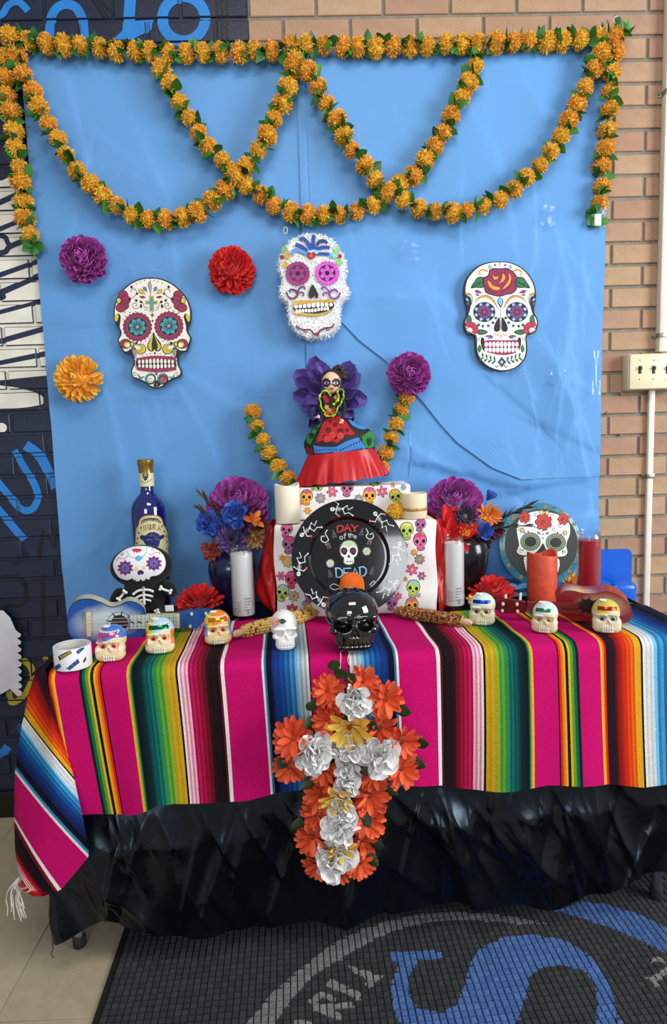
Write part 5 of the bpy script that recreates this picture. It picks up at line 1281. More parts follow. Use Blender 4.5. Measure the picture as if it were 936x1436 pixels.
def sugar_skull(label, x, y, hpx, yaw, base, top, band, eye, cap2=None, ruff=True):
    c = onZ(x, y, ZB); h = hpx*1.06*mpp(c); c[1] += h*.34
    t = thing('sugar_skull', label, 'skull', c, yaw, 'small sugar skulls along the table front')
    def cf(a, b, z):
        if z > .66+.05*math.sin(a*9)-.25*max(0, b) and top:
            return top[0] if (a < -.08+.1*math.sin(b*6) or len(top) == 1) else top[min(len(top)-1, 1+(b > .05))]
        if cap2 and abs(a) > .30 and z > .3: return cap2
        return base
    o, mb = skull_obj('skull_body', SK5, m_sug, t, h, cf, 1.05, .95)
    bv = mb.bvh()
    def hit(a, z): 
        q = bv.ray_cast(Vector((a*h, -h, z*h)), Vector((0, 1, 0))); return (np.array(q[0]), np.array(q[1])) if q[0] else (np.array((a*h, -.4*h, z*h)), np.array((0, -1, 0)))
    if band:
        P = []
        for i in range(13):
            a = -.27+.54*i/12; r = []
            for z in (.72, .755, .79, .82):
                p_, n_ = hit(a, z+.02*math.cos(a*6)); r.append(p_+n_*.0012)
            P.append(r)
        MB().grid(P).obj('foil_band', foil(*band), t, local=True, ang=80)
    for s in (-1, 1):
        p_, n_ = hit(.155*s, .475); MB().ball(p_+np.array((0, -.0016-.05*h, 0))*.6, (.058*h, .022*h, .058*h), 2).obj('foil_eye', foil(*eye), t, local=True)
    ic = MB(); wc = (244, 238, 222)
    for k in range(5):    # piped squiggle teeth
        a = -.13+.065*k; pts_ = []
        for j in range(7):
            p_, n_ = hit(a+.022*math.sin(j*PI/1.5), .06+.03*j); pts_.append(p_+n_*.0012)
        ic.tube(pts_, .018*h, 6, wc)
    if ruff:
        pts_ = []
        for k in range(22):
            a = -.30+.60*k/21; p_, n_ = hit(a, .85+.03*(k % 2)); pts_.append(p_+n_*.001)
        ic.tube(pts_, .018*h, 6, wc)
        for s in (-1, 1):
            for z in (.40, .36, .62): p_, n_ = hit(.30*s if z < .5 else .1*s, z); ic.ball(p_, .030*h, 1, wc)
    ic.obj('icing', m_ice, t, local=True)
    fi = MB()
    for k in range(6): a = k*PI/3; fi.ball((-.10*h+.07*h*math.cos(a), -.02*h+.07*h*math.sin(a), .985*h), (.05*h, .05*h, .03*h), 1, wc)
    fi.obj('icing_flower', m_ice, t, local=True)
    return t
CRS = (226, 204, 162)
sugar_skull('sugar skull with pink and blue icing next to the tape roll', 153, 929, 46, .05, CRS, [(214, 90, 160), (70, 110, 190), (90, 150, 210)], ('pink', (220, 110, 170)), ('magenta', (190, 30, 90)))
sugar_skull('sugar skull with orange sides and green foil band', 222, 918, 46, .15, (228, 208, 168), [(206, 206, 60), (170, 200, 230), (150, 190, 70)], ('green', (16, 110, 60)), ('ruby', (190, 40, 60)), (228, 120, 50))
sugar_skull('sugar skull with yellow and orange icing and gold foil band', 304, 905, 43, .20, (224, 196, 140), [(232, 190, 40), (232, 120, 40), (220, 150, 40)], ('gold', (226, 150, 40)), ('berry', (180, 40, 110)), (110, 160, 190))
sugar_skull('plain sugar skull with blue foil headband right of the corn', 681, 878, 41, -.35, (208, 196, 168), [(200, 220, 206)], ('blue', (36, 60, 190)), ('brown', (96, 60, 40)), None, False)
sugar_skull('plain sugar skull with small green foil mark before orange candle', 770, 889, 40, -.45, (210, 198, 168), [(204, 210, 212)], ('leaf', (70, 140, 100)), ('amber', (190, 120, 50)), None, False)
sugar_skull('plain sugar skull with red foil headband by the red guitar', 857, 889, 43, -.30, (212, 200, 170), [(198, 180, 80)], ('red', (196, 50, 30)), ('navy', (50, 60, 120)), None, False)
# white ceramic skull with a painted rose
c = onZ(399, 914, ZB); h = 54*mpp(c); c[1] += h*.36
t = thing('ceramic_skull', 'matte white skull figurine with a painted rose lying before the corn', 'skull', c, .12)
o, mb = skull_obj('skull_body', SK6, M('white_ceramic', (232, 230, 226), .5, noise=(40, .03)), t, h, None, .92, .95)
rs = MB()
for k in range(9): a = k*2.4; r = .035+.008*k; rs.ball((-.24*h+r*h*.9*math.cos(a), -.30*h-.01*h*(k % 3), .80*h+r*h*math.sin(a)), (.045*h, .03*h, .045*h), 2)
rs.obj('rose', M('rose_pink', (208, 140, 120), .6, noise=(120, .15)), t, local=True)
inst(leaf_mesh(1, .35, .2, 6, M('rose_leaf', (30, 80, 50), .5, noise=(60, .1))), 'rose_leaf', t, Matrix.Translation((-.15*h, -.39*h, .84*h)) @ orient((1, -.2, -.1), (0, -1, .4)) @ Matrix.Diagonal((.20*h, .20*h, .20*h, 1)))
# glossy black skull
c = onZ(497, 918, ZB); h = 87*mpp(c); c[1] += h*.36
t = thing('ceramic_skull', 'large glossy black skull in front of the plate', 'skull', c, .06)
o, mb = skull_obj('skull_body', SK6, M('black_glaze', (7, 7, 9), .06, noise=(30, .1), coat=1.0, spec=.7), t, h, None, 1.14, .95)
BSK = (c.copy(), h)

# orange felt bloom rising behind the black skull
c = onZ(490, 868, ZB); c[1] = -.405; k = mpp(c)
t = thing('orange_bloom', 'rounded orange felt bloom poking up behind the black skull', 'flower', c)
P = []
zt_ = float(onY(490, 805, -.41)[2])-ZB
for i in range(24):
    a = 2*PI*i/24; row = []
    for q, z in [(.95, 0), (1, .3), (1.02, .65), (1, .80), (.92, .90), (.72, .965), (.4, .995), (0, 1.0)]:
        f = 1+.05*math.sin(3*a+z*3)+(.10 if 5.4 < a < 6.0 else 0)*z; row.append((c[0]+.032*1.05*q*f*math.cos(a)+(.008*z), c[1]+.020*q*f*math.sin(a), c[2]+zt_*z+.003*math.cos(a-2)))
    P.append(row)
MB().grid(P, closeu=True).obj('felt_petals', M('orange_felt', (216, 96, 18), .9, noise=(60, .1), bump=(200, .4, .001)), t)

# ================================================================ CORN COBS
def cob(label, xa, ya, xb, yb, rad, cols, husk):
    a = onZ(xa, ya, ZB+rad*.95); b = onZ(xb, yb, ZB+rad*.95); d = b-a; L = np.linalg.norm(d); u = Vector(d/L); t = thing('corn_cob', label, 'corn', (a+b)/2*np.array((1, 1, 0))+np.array((0, 0, ZB)), 0, 'dried corn cobs')
    fr4 = orient(u, (0, 0, 1)); mb = MB(); core = MB(); r8 = random.Random(int(xa))
    prof = [(.45, 0), (.85, .08), (1, .2), (1, .7), (.85, .9), (.35, 1)]
    rr = lambda s: rad*float(np.interp(s, [p[1] for p in prof], [p[0] for p in prof]))
    core.tube([a+d*s for s in (0, .1, .3, .5, .7, .9, 1)], [rr(s)*.88 for s in (0, .1, .3, .5, .7, .9, 1)], 14).obj('cob_core', M('cob_husk', (196, 160, 110), .8, noise=(60, .1)), t)
    n = int(L/.0062)
    for i in range(n):
        s = .06+.9*i/n
        for j in range(14):
            ang = 2*PI*(j+.5*(i % 2)*.3)/14+s*.8; q = fr4.to_3x3() @ Vector((math.cos(ang), math.sin(ang), 0)); p_ = Vector(a)+Vector(d)*s+q*rr(s)*.9
            if r8.random() < .02: continue
            m_ = fr4.to_3x3().to_4x4() @ Matrix.Rotation(ang, 4, 'Z')
            mb.ball(p_, (.0042*rr(s)/rad+.0008, .0045*rr(s)/rad+.0006, .0034), 1, cols[r8.choices(range(len(cols)), [6, 3, 1, 1][:len(cols)])[0]], m_)
    k = mb.obj('kernels', M('corn_kernel', attr=True, rough=.35, noise=(200, .08)), t, ang=180); k['kind'] = 'stuff'
    st = MB()
    e0 = a if husk == 0 else b; dd = -u if husk == 0 else u
    st.tube([Vector(e0)-dd*.005, Vector(e0)+dd*.010, Vector(e0)+dd*.016], [rad*.55, rad*.5, rad*.3], 12); st.obj('stub', M('cob_stub', (206, 176, 140), .85, noise=(120, .15), bump=(200, .5, .002)), t)
cob('yellow dried corn cob lying behind the white skull', 334, 888, 446, 858, .0175, [(214, 178, 92), (224, 192, 110), (176, 120, 50), (120, 60, 40)], 0)
cob('speckled brown dried corn cob lying right of the black skull', 654, 872, 552, 856, .0165, [(168, 110, 58), (120, 60, 36), (206, 164, 98), (72, 34, 26)], 0)

# ================================================================ PACKING TAPE ROLL
c = onZ(96, 940, ZB); k = mpp(c); r = 25.5*k; c[1] += r*.75; h = 31*k
t = thing('packing_tape', 'white packing tape roll with printed wrapper at the table corner', 'tape roll', c)
ro = MB().lathe([(r*.93, .0005), (r*.99, .0005), (r, .002), (r, h-.001), (r*.985, h), (r*.93, h)], c, 56, cap=False); ro.lathe([(r*.93, .0005), (r*.93, h)], c, 56, cap=False)
ro.obj('paper_wrapper', M('wrapper_white', (226, 226, 228), .4, noise=(60, .04)), t)
MB().lathe([(r*.92, .001), (r*.92, h-.001), (r*.78, h-.001), (r*.78, .001)], c, 48, cap=False).obj('tape_core', M('tape_film', (206, 204, 196), .3, noise=(40, .05)), t)
A = Art(0, 880, 5.52); mp = mapB(MB().lathe([(r+.0002, 0), (r+.0002, h)], c, 72, cap=False).bvh())
def bar(P, c_): A.p(P, c_)
bar([(450, 222), (545, 172), (556, 198), (462, 256)], (20, 20, 24)); bar([(588, 186), (640, 144), (656, 160), (606, 208)], (36, 66, 130)); bar([(402, 312), (462, 278), (474, 304), (440, 330)], (36, 66, 130)); bar([(512, 318), (603, 242), (618, 270), (540, 330)], (36, 66, 130)); bar([(384, 232), (412, 196), (416, 222), (386, 246)], (30, 30, 34)); bar([(642, 262), (664, 222), (668, 250), (648, 275)], (70, 50, 40))
A.text('Scotch', 462, 222, 10.5, 22, 4.8, 4.4, (226, 186, 60), -.53)
for x, y in ((530, 312), (560, 290), (588, 268), (614, 184), (432, 312)): A.e(x, y, 5, 5, (110, 140, 190), 0, 8)
A.emit(mp, 'printed_marks', PRINT, t, maxe=2, subd=6)

# ================================================================ GUITARS
def extr(pts_px, P0, n_, depth, front, side, name, parent, mf, ms, arch=.0):
    n_ = np.array(n_, float); n_ /= np.linalg.norm(n_); F = [onP(x, y, P0, n_) for x, y in pts_px]; B = [p-n_*depth for p in F]; k = len(F)
    tri = tessellate_polygon([[Vector(p) for p in F]])
    mb = MB(); mb.add(F, tri).fixn().obj(front, mf, parent, smooth=False)
    mb = MB().add(F+B, [(i, (i+1) % k, k+(i+1) % k, k+i) for i in range(k)]); mb.add(B, tri); mb.fixn().obj(side, ms, parent, ang=50)
    return F
def sunburst(name, cin, cout, P0, r0, r1, sq=1.5):
    if name in MATS: return MATS[name]
    m = M(name, cin, .3, coat=.4); N = m.node_tree.nodes; L = m.node_tree.links
    tc = N.new('ShaderNodeTexCoord'); mp_ = N.new('ShaderNodeMapping'); mp_.vector_type = 'POINT'
    mp_.inputs['Location'].default_value = tuple(-float(a) for a in P0); sx = N.new('ShaderNodeVectorMath'); sx.operation = 'MULTIPLY'; sx.inputs[1].default_value = (1/sq, 1, 1.0)
    ln = N.new('ShaderNodeVectorMath'); ln.operation = 'LENGTH'; r = N.new('ShaderNodeMapRange'); r.inputs[1].default_value = r0; r.inputs[2].default_value = r1
    nz = N.new('ShaderNodeTexNoise'); nz.inputs['Scale'].default_value = 40; ad = N.new('ShaderNodeMath'); ad.operation = 'MULTIPLY_ADD'; ad.inputs[1].default_value = .012
    cr = N.new('ShaderNodeValToRGB'); cr.color_ramp.elements[0].color = lin(cin); cr.color_ramp.elements[1].color = lin(cout)
    L.new(tc.outputs['Object'], mp_.inputs[0]); L.new(mp_.outputs[0], sx.inputs[0]); L.new(sx.outputs[0], ln.inputs[0]); L.new(tc.outputs['Object'], nz.inputs['Vector'])
    L.new(nz.outputs[0], ad.inputs[0]); L.new(ln.outputs['Value'], ad.inputs[2]); L.new(ad.outputs[0], r.inputs[0]); L.new(r.outputs[0], cr.inputs[0]); L.new(cr.outputs[0], N['Principled BSDF'].inputs['Base Color'])
    return m
def gpx(L, ox, oy, sc): return [(ox+x/sc, oy+y/sc) for x, y in L]
# blue guitar (leaning back)
B1 = onZ(110, 901, ZB+.003); B2 = onZ(300, 880, ZB+.003)
ed = B2-B1; ed /= np.linalg.norm(ed); up_ = np.array((0, math.sin(-.06), math.cos(.06))); gn = np.cross(ed, up_); gn = gn if gn[1] < 0 else -gn; gn /= np.linalg.norm(gn)
t = thing('toy_guitar', 'blue sunburst toy guitar leaning against the skeleton plush', 'guitar', (B1+B2)/2)
t0 = np.array(wloc(t))
body = gpx(crom([(488, 205), (484, 160), (470, 125), (430, 97), (385, 92), (335, 116), (290, 120), (240, 97), (180, 78), (120, 84), (82, 112), (62, 160), (55, 215), (64, 265), (92, 298), (150, 312), (210, 318), (270, 312), (330, 290), (380, 296), (430, 300), (470, 280), (486, 245)], 4, True), 80, 820, 3.9)
hc = onP(80+340/3.9, 820+212/3.9, B1, gn)-t0
extr(body, B1, gn, .042, 'sound_board', 'body_rim', 'b', t, sunburst('blue_burst', (186, 200, 200), (24, 76, 150), onP(80+270/3.9, 820+205/3.9, B1, gn)-t0, .030, .060, 1.9), M('cream_rim', (186, 184, 160), .4, noise=(14, .12), coat=.3))
neck = gpx([(400, 168), (660, 160), (662, 236), (400, 243)], 80, 820, 3.9); nb = B1+gn*.004
extr(neck, nb, gn, .012, 'fretboard', 'neck_side', 'n', t, M('fretboard_pale', (176, 190, 178), .4, noise=(50, .08)), M('neck_wood', (190, 160, 110), .5, noise=(60, .1)))
head = gpx([(668, 152), (720, 140), (850, 134), (854, 195), (800, 205), (770, 238), (735, 246), (668, 238)], 80, 820, 3.9)
extr(head, nb, gn, .011, 'headstock', 'headstock_side', 'h', t, M('head_blue', (30, 80, 148), .3, noise=(40, .1), coat=.4), M('head_side', (30, 70, 120), .4, noise=(40, .1)))
A = Art(80, 820, 3.9)
A.st([(x*1, y) for x, y in [((p[0]-80)*3.9, (p[1]-820)*3.9) for p in body+body[:1]]], 5, (24, 34, 60))
for k in range(8): a = k*PI/4+.2; A.p([(342+46*math.cos(a-.1), 210+46*math.sin(a-.1)), (342+80*math.cos(a), 210+74*math.sin(a)), (342+46*math.cos(a+.1), 210+46*math.sin(a+.1))], (20, 24, 34))
A.st([(342+66*math.cos(q), 210+62*math.sin(q)) for q in [j*PI/16 for j in range(33)]], 2.5, (40, 50, 60)); A.e(342, 210, 47, 45, (30, 30, 36), 0, 28); A.e(342, 210, 40, 39, (34, 22, 16), 0, 28)
for k in range(3): A.st([(300+3*k, 196+14*k), (382, 194+14*k)], 3, (84, 64, 48))
A.emit(mapP(B1, gn), 'painted_rosette', PRINT, t)
A = Art(80, 820, 3.9)
for k in range(12): x = 395+22*k; A.st([(x, 166), (x, 240)], 2.5, (70, 76, 74))
for x in (410, 450, 500, 560): A.e(x, 204, 9, 5, (30, 34, 36)); A.st([(x-12, 196), (x+14, 212)], 5, (30, 34, 36))
A.p([(656, 158), (670, 157), (672, 238), (658, 238)], (222, 206, 168))
A.emit(mapP(nb, gn), 'fret_marks', PRINT, t)
br = gpx([(158, 152), (186, 148), (188, 280), (164, 284)], 80, 820, 3.9); extr(br, B1+gn*.010, gn, .010, 'bridge_face', 'bridge', 'br', t, M('pale_wood', (206, 186, 150), .6, noise=(60, .1)), M('pale_wood2', (176, 156, 120), .6, noise=(60, .1)))
for k in range(4):
    ys = 178+19*k; MB().tube([onP(80+172/3.9, 820+(ys+12)/3.9, B1+gn*.011, gn), onP(80+664/3.9, 820+(ys-5)/3.9, B1+gn*.0075, gn)], .0005, 5).obj('string', M('nylon', (200, 204, 206), .3, noise=(40, .05)), t)
def peg(t, q, n_, name='tuning_peg', mat=None, L=.009, r=.004):
    n_ = np.array(n_)/np.linalg.norm(n_); MB().tube([q-n_*.001, q+n_*L*.8, q+n_*L], [r, r, r*.7], 12).obj(name, mat or M('peg_ivory', (216, 206, 184), .4, noise=(60, .06)), t)
for x, y in ((736, 158), (814, 156), (728, 226)): peg(t, onP(80+x/3.9, 820+y/3.9, nb, gn), gn)
# red guitar (tipped towards the viewer)
B1 = onZ(878, 876, ZB+.003); rn = np.array((-.28, -.93, -.16)); rn /= np.linalg.norm(rn)
t = thing('toy_guitar', 'red sunburst toy guitar tipped forward beside the red candle', 'guitar', (onZ(800, 872, ZB))); t0 = np.array(wloc(t))
body = gpx(crom([(452, 190), (480, 152), (530, 142), (600, 156), (660, 156), (720, 147), (780, 166), (830, 205), (850, 250), (846, 288), (820, 312), (765, 318), (700, 302), (640, 296), (600, 302), (540, 298), (490, 268), (462, 230)], 4, True), 660, 790, 3.744)
extr(body, B1, rn, .048, 'sound_board', 'body_rim', 'b', t, sunburst('red_burst', (196, 168, 140), (126, 22, 26), onP(660+690/3.744, 790+225/3.744, B1, rn)-t0, .012, .045, 2.0), None or sunburst('red_rim', (206, 180, 140), (150, 26, 28), onP(660+560/3.744, 790+130/3.744, B1, rn)-t0, .018, .05, 1.3))
rb = B1+rn*.004
extr(gpx([(300, 206), (640, 214), (640, 270), (300, 252)], 660, 790, 3.744), rb, rn, .010, 'fretboard', 'neck_side', 'n', t, M('fret_red', (120, 40, 36), .4, noise=(50, .1)), M('neck_red', (130, 26, 26), .4, noise=(60, .1)))
extr(gpx([(136, 198), (180, 186), (290, 206), (298, 258), (160, 264), (140, 240)], 660, 790, 3.744), rb, rn, .012, 'headstock', 'headstock_side', 'h', t, M('head_red', (98, 18, 22), .35, noise=(40, .1), coat=.3), M('head_rim_red', (110, 22, 24), .4, noise=(40, .1)))
A = Art(660, 790, 3.744); A.e(615, 222, 44, 34, (24, 16, 14))
for k in range(9): a = k*.7; A.p([(615+38*math.cos(a-.2), 222+30*math.sin(a-.2)), (615+66*math.cos(a), 222+52*math.sin(a)), (615+38*math.cos(a+.2), 222+30*math.sin(a+.2))], (22, 18, 18))
for k in range(5): x = 480+18*k; A.st([(x, 222), (x+3, 250)], 3, (60, 30, 26))
A.st([(478, 236), (556, 242)], 5, (50, 26, 24))
A.emit(mapP(rb+rn*.0005, rn), 'painted_rosette', PRINT, t)
for x, y in ((172, 211), (245, 212), (168, 246), (248, 250)): peg(t, onP(660+x/3.744, 790+y/3.744, rb, rn), rn)
for x, y in ((184, 180), (262, 172)):
    q = onP(660+x/3.744, 790+(y+12)/3.744, rb-rn*.006, rn); MB().tube([q+np.array((0, 0, -.004)), q+np.array((.001, 0, .012)), q+np.array((.002, 0, .016))], [.0034, .0034, .002], 10).obj('tuning_key', M('peg_ivory', (216, 206, 184), .4, noise=(60, .06)), t)
br = gpx([(690, 196), (712, 190), (740, 206), (722, 214)], 660, 790, 3.744); extr(br, B1+rn*.008, rn, .008, 'bridge_face', 'bridge', 'br', t, M('bridge_brown', (70, 40, 30), .5, noise=(60, .1)), M('bridge_brown2', (60, 34, 26), .5, noise=(60, .1)))

# ================================================================ PLUSH SKELETON
m_pl = M('black_plush', (12, 12, 14), .95, noise=(120, .25), bump=(400, .6, .002), sheen=.15); m_bone = M('white_felt', (232, 232, 230), .9, noise=(150, .04), bump=(300, .3, .001))
pc = onZ(205, 884, ZB); PYY = -.245; k = mpp(np.array((-.45, PYY, .85)))
def q6(x, y): return (140+x/7.8, 740+y/7.8)
def pp(x, y, Y=PYY): return onY(*q6(x, y), Y)
hd = pp(455, 420); bd_ = pp(490, 800)
t = thing('skeleton_plush', 'black skeleton plush with flowered white face sitting behind the blue guitar', 'plush toy', (bd_[0], PYY, ZB))
hm = MB().ball(hd, (338/7.8*k, .040, 232/7.8*k), 5, None, Matrix.Rotation(-.06, 4, 'Y')); hm.obj('head', m_pl, t, ang=180)
bm_ = MB().ball((bd_[0], PYY+.008, (ZB+hd[2]-.03)/2+.01), (225/7.8*k, .042, (hd[2]-ZB)/2), 4); bm_.obj('body', m_pl, t, ang=180)
for P in ([(690, 610), (740, 640), (775, 690), (760, 735)], [(240, 680), (215, 730), (190, 790), (180, 830)]):
    MB().tube([pp(*p, PYY-.012) for p in crom(P, 3)], [.012, .016, .018, .019, .020, .021, .021, .020, .018, .012][:len(crom(P, 3))], 14).obj('arm', m_pl, t, ang=180)
for x in (360, 660):
    a = pp(x, 900, PYY-.03); a[2] = ZB+.018; MB().tube([a+np.array((0, .03, .008)), a, a-np.array((0, .022, .001)), a-np.array((0, .030, 0))], [.014, .017, .017, .011], 14).obj('leg', m_pl, t, ang=180)
A = Art(140, 740, 7.8)
A.p([(150, 420), (165, 350), (230, 275), (320, 225), (430, 205), (540, 212), (640, 250), (700, 310), (720, 390), (700, 460), (640, 515), (560, 532), (545, 560), (520, 562), (505, 548), (495, 572), (465, 578), (445, 560), (430, 582), (395, 580), (385, 560), (372, 575), (360, 552), (300, 572), (220, 545), (175, 490)], (236, 234, 236), 3)
PK2 = (196, 62, 104); VP = (84, 54, 126)
for cx, cy in ((282, 440), (592, 390)):
    for j in range(10): a = j*PI/5+.3; A.e(cx+74*math.cos(a), cy+68*math.sin(a), 15, 15, PK2, 0, 10)
    A.scal(cx, cy, 68, 10, VP, .06); A.fl(cx, cy, 54, 10, .12, (136, 108, 180)); A.e(cx, cy, 12, 12, VP)
A.p([(418, 510), (416, 480), (445, 460), (482, 480), (478, 505), (462, 512), (450, 502), (440, 516)], (70, 34, 92), 3)
for cx, cy in ((400, 452), (482, 438)): A.fl(cx, cy, 24, 6, .3, (232, 200, 110))
for a in (-2.7, -2.15, -1.57, -1.0, -.45): A.drop(408, 230, 408+64*math.cos(a+PI), 232+44*abs(math.sin(a+PI))+4, 22, (206, 54, 62))
for x, y in ((305, 270), (318, 295), (338, 315), (368, 328), (512, 230), (512, 255), (505, 280), (490, 300), (472, 318)): A.e(x, y, 8, 8, (110, 170, 214), 0, 8)
A.p([(425, 368), (385, 340), (400, 315), (425, 305), (455, 315), (468, 338)], (104, 170, 224), 3)
A.st([(185, 365), (215, 330), (255, 345), (300, 320), (298, 305)], 7, (206, 110, 96), 4); A.st([(535, 285), (560, 300), (600, 280), (640, 270), (660, 290), (650, 300)], 7, (206, 96, 110), 4)
for x, y in ((248, 295), (578, 242)): A.fl(x, y, 20, 5, .2, (84, 130, 200))
A.emit(mapB(hm.bvh()), 'face_applique', FPRINT, t, maxe=6, base=.0012, subd=6)
def bone(P, r, nm, sub=True):
    mb = MB(); W = [pp(*p) for p in P]; mb.tube(W, r*k/7.8, 8)
    mb.obj(nm, m_bone, t, ang=180)
yb = -.052
bone_pts = lambda P, Y: [pp(x, y, Y) for x, y in P]
def bn(P, Y, r, knobs=False):
    mb = MB().tube(bone_pts(P, Y), r, 8)
    if knobs:
        for e, d in ((0, -1), (-1, 1)):
            c_ = bone_pts(P, Y)[e]; u_ = bone_pts(P, Y)[-1]-bone_pts(P, Y)[0]; u_ /= np.linalg.norm(u_); s_ = np.cross(u_, (0, 1, 0))
            for g in (-1, 1): mb.ball(c_+s_*g*r*1.1, r*1.25, 2)
    mb.obj('felt_bone', m_bone, t, ang=180)
bn([(478, 650), (482, 750), (488, 840)], PYY-.040, .0036)
bn(crom([(365, 728), (420, 690), (478, 680), (540, 682), (590, 700)], 3), PYY-.040, .0036); bn(crom([(390, 775), (440, 745), (480, 738), (530, 740), (582, 756)], 3), PYY-.040, .0034); bn(crom([(420, 806), (460, 790), (510, 788), (562, 802)], 3), PYY-.039, .0032)
bn([(665, 660), (720, 685), (775, 700)], PYY-.042, .0036, True); bn([(275, 700), (240, 745), (205, 785)], PYY-.042, .0036, True); bn([(620, 905), (632, 935)], PYY-.060, .0034, True)
a = pp(770, 870, PYY-.04); MB().rbox(a[0]-.014, a[0]+.010, a[1]-.0005, a[1]+.0005, a[2]-.012, a[2]+.006, 0).obj('care_tag', M('tag_white', (235, 240, 238), .5, noise=(200, .1)), t)

# ================================================================ TEQUILA BOTTLE
BY = -.10; bc = onY(214, 800, BY); k = mpp(bc); bc = np.array((bc[0], BY, ZB))
def bz(y): return float(onY(208, y, BY)[2])-ZB
rb_ = 24*k; top_z = bz(645)
t = thing('tequila_bottle', 'cobalt blue tequila bottle with gold cap behind the skeleton plush', 'bottle', bc)
bprof = [(0, .001), (rb_*.94, .001), (rb_, .006), (rb_, bz(722)), (rb_*.97, bz(712)), (rb_*.86, bz(704)), (rb_*.62, bz(697)), (rb_*.40, bz(691)), (rb_*.36, bz(684)), (rb_*.36, bz(664)), (0, bz(664))]
bot = MB().lathe(bprof, bc, 56, cap=False); bot.obj('glass_body', M('cobalt_glass', (16, 14, 96), .05, noise=(10, .1), coat=1, spec=.7), t)
MB().lathe([(rb_*.40, bz(682)), (rb_*.41, bz(662)), (rb_*.41, bz(660)), (rb_*.42, bz(653)), (rb_*.46, bz(651)), (rb_*.46, bz(645)), (rb_*.42, bz(644)), (0, bz(644))], bc, 40, cap=False).obj('gold_cap', M('gold_foil', (166, 128, 60), .3, .8, noise=(40, .15), bump=(90, .2, .001)), t)
nk = MB().lathe([(rb_*.415, bz(681.5)), (rb_*.425, bz(663))], bc, 40, cap=False); nk.obj('neck_label', M('label_cream', (216, 208, 168), .5, noise=(50, .05)), t)
A = Art(170, 635, 10.26); CR2 = (208, 200, 150)
A.p([(215, 1110), (250, 1040), (268, 960), (330, 912), (430, 898), (530, 905), (590, 960), (610, 1040), (650, 1110), (690, 1300), (700, 1700), (190, 1700), (205, 1300)], (186, 160, 70), 3)
A.p([(226, 1115), (262, 1045), (280, 968), (336, 924), (430, 912), (525, 918), (578, 968), (600, 1045), (640, 1115), (676, 1300), (686, 1690), (205, 1690), (218, 1300)], CR2, 3)
A.p([(290, 985), (350, 945), (440, 935), (520, 945), (570, 985), (560, 1010), (500, 985), (430, 978), (350, 990), (300, 1030)], (56, 54, 44), 2)
A.text('REPOSADO', 318, 962, 22, 34, 7, 5, (190, 180, 140), -.02, 0, 18)
A.text('TEQUILA', 312, 1030, 32, 70, 6, 8, (120, 60, 30), -.03, 6, 36)
A.p([(275, 1200), (300, 1180), (350, 1190), (400, 1150), (470, 1140), (530, 1160), (560, 1190), (600, 1175), (618, 1200), (600, 1235), (560, 1260), (545, 1330), (500, 1370), (430, 1380), (360, 1330), (320, 1270), (280, 1235)], (24, 22, 100), 3)
for x, y in ((290, 1080), (255, 1150), (240, 1230), (230, 1300), (585, 1060), (615, 1130), (640, 1200), (655, 1280), (652, 1380), (232, 1400)): A.e(x, y, 11, 16, (50, 60, 50), .2, 10)
A.emit(mapB(bot.bvh()), 'front_label', PRINT, t, maxe=3.5, base=.0007, subd=10)
A = Art(170, 635, 10.26); A.p([(310, 300), (390, 300), (385, 360), (350, 405), (318, 360)], (50, 54, 44), 2); A.e(350, 330, 24, 20, (200, 190, 150)); A.e(352, 352, 20, 30, (60, 60, 50)); A.st([(295, 405), (345, 432), (440, 380)], 8, (120, 110, 70), 4)
A.st([(280, 290), (310, 270), (350, 262), (390, 270), (440, 280)], 9, (90, 70, 30), 4)
A.emit(mapB(nk.bvh()), 'neck_emblem', PRINT, t, maxe=2.5, base=.0005, subd=6)

# ================================================================ VASES AND BOUQUETS
def vase(label, x, y, wpx, hpx, mat, Y, cat='vase'):
    c = np.array((onY(x, y-hpx/2, Y)[0], Y, ZB)); kk = mpp((c[0], Y, ZB+.08)); r = wpx/2*kk; h = hpx*kk; t = thing('flower_vase', label, cat, c)
    MB().lathe([(0, .002), (r*.55, 0), (r*.60, .004), (r*.62, .02), (r*.78, h*.28), (r*.95, h*.52), (r, h*.70), (r*.94, h*.85), (r*.74, h*.94), (r*.56, h*.97), (r*.60, h), (r*.54, h), (r*.50, h*.95), (r*.3, h*.9), (0, h*.88)], c, 44, cap=False).obj('vase_body', mat, t, ang=60)
    return c, h
VL, VLh = vase('dark blue ceramic vase behind the left white candle', 326, 850, 66, 78, M('navy_glaze', (16, 26, 66), .28, noise=(12, .15), coat=.4), -.155)
VR, VRh = vase('black ceramic vase behind the right white candle', 655, 843, 60, 92, M('black_vase', (14, 14, 17), .22, noise=(20, .1), coat=.4), -.165)
m_stem = M('flower_stem', (52, 78, 40), .7, noise=(60, .15)); m_stemd = M('dry_stem', (92, 80, 50), .8, noise=(60, .2))
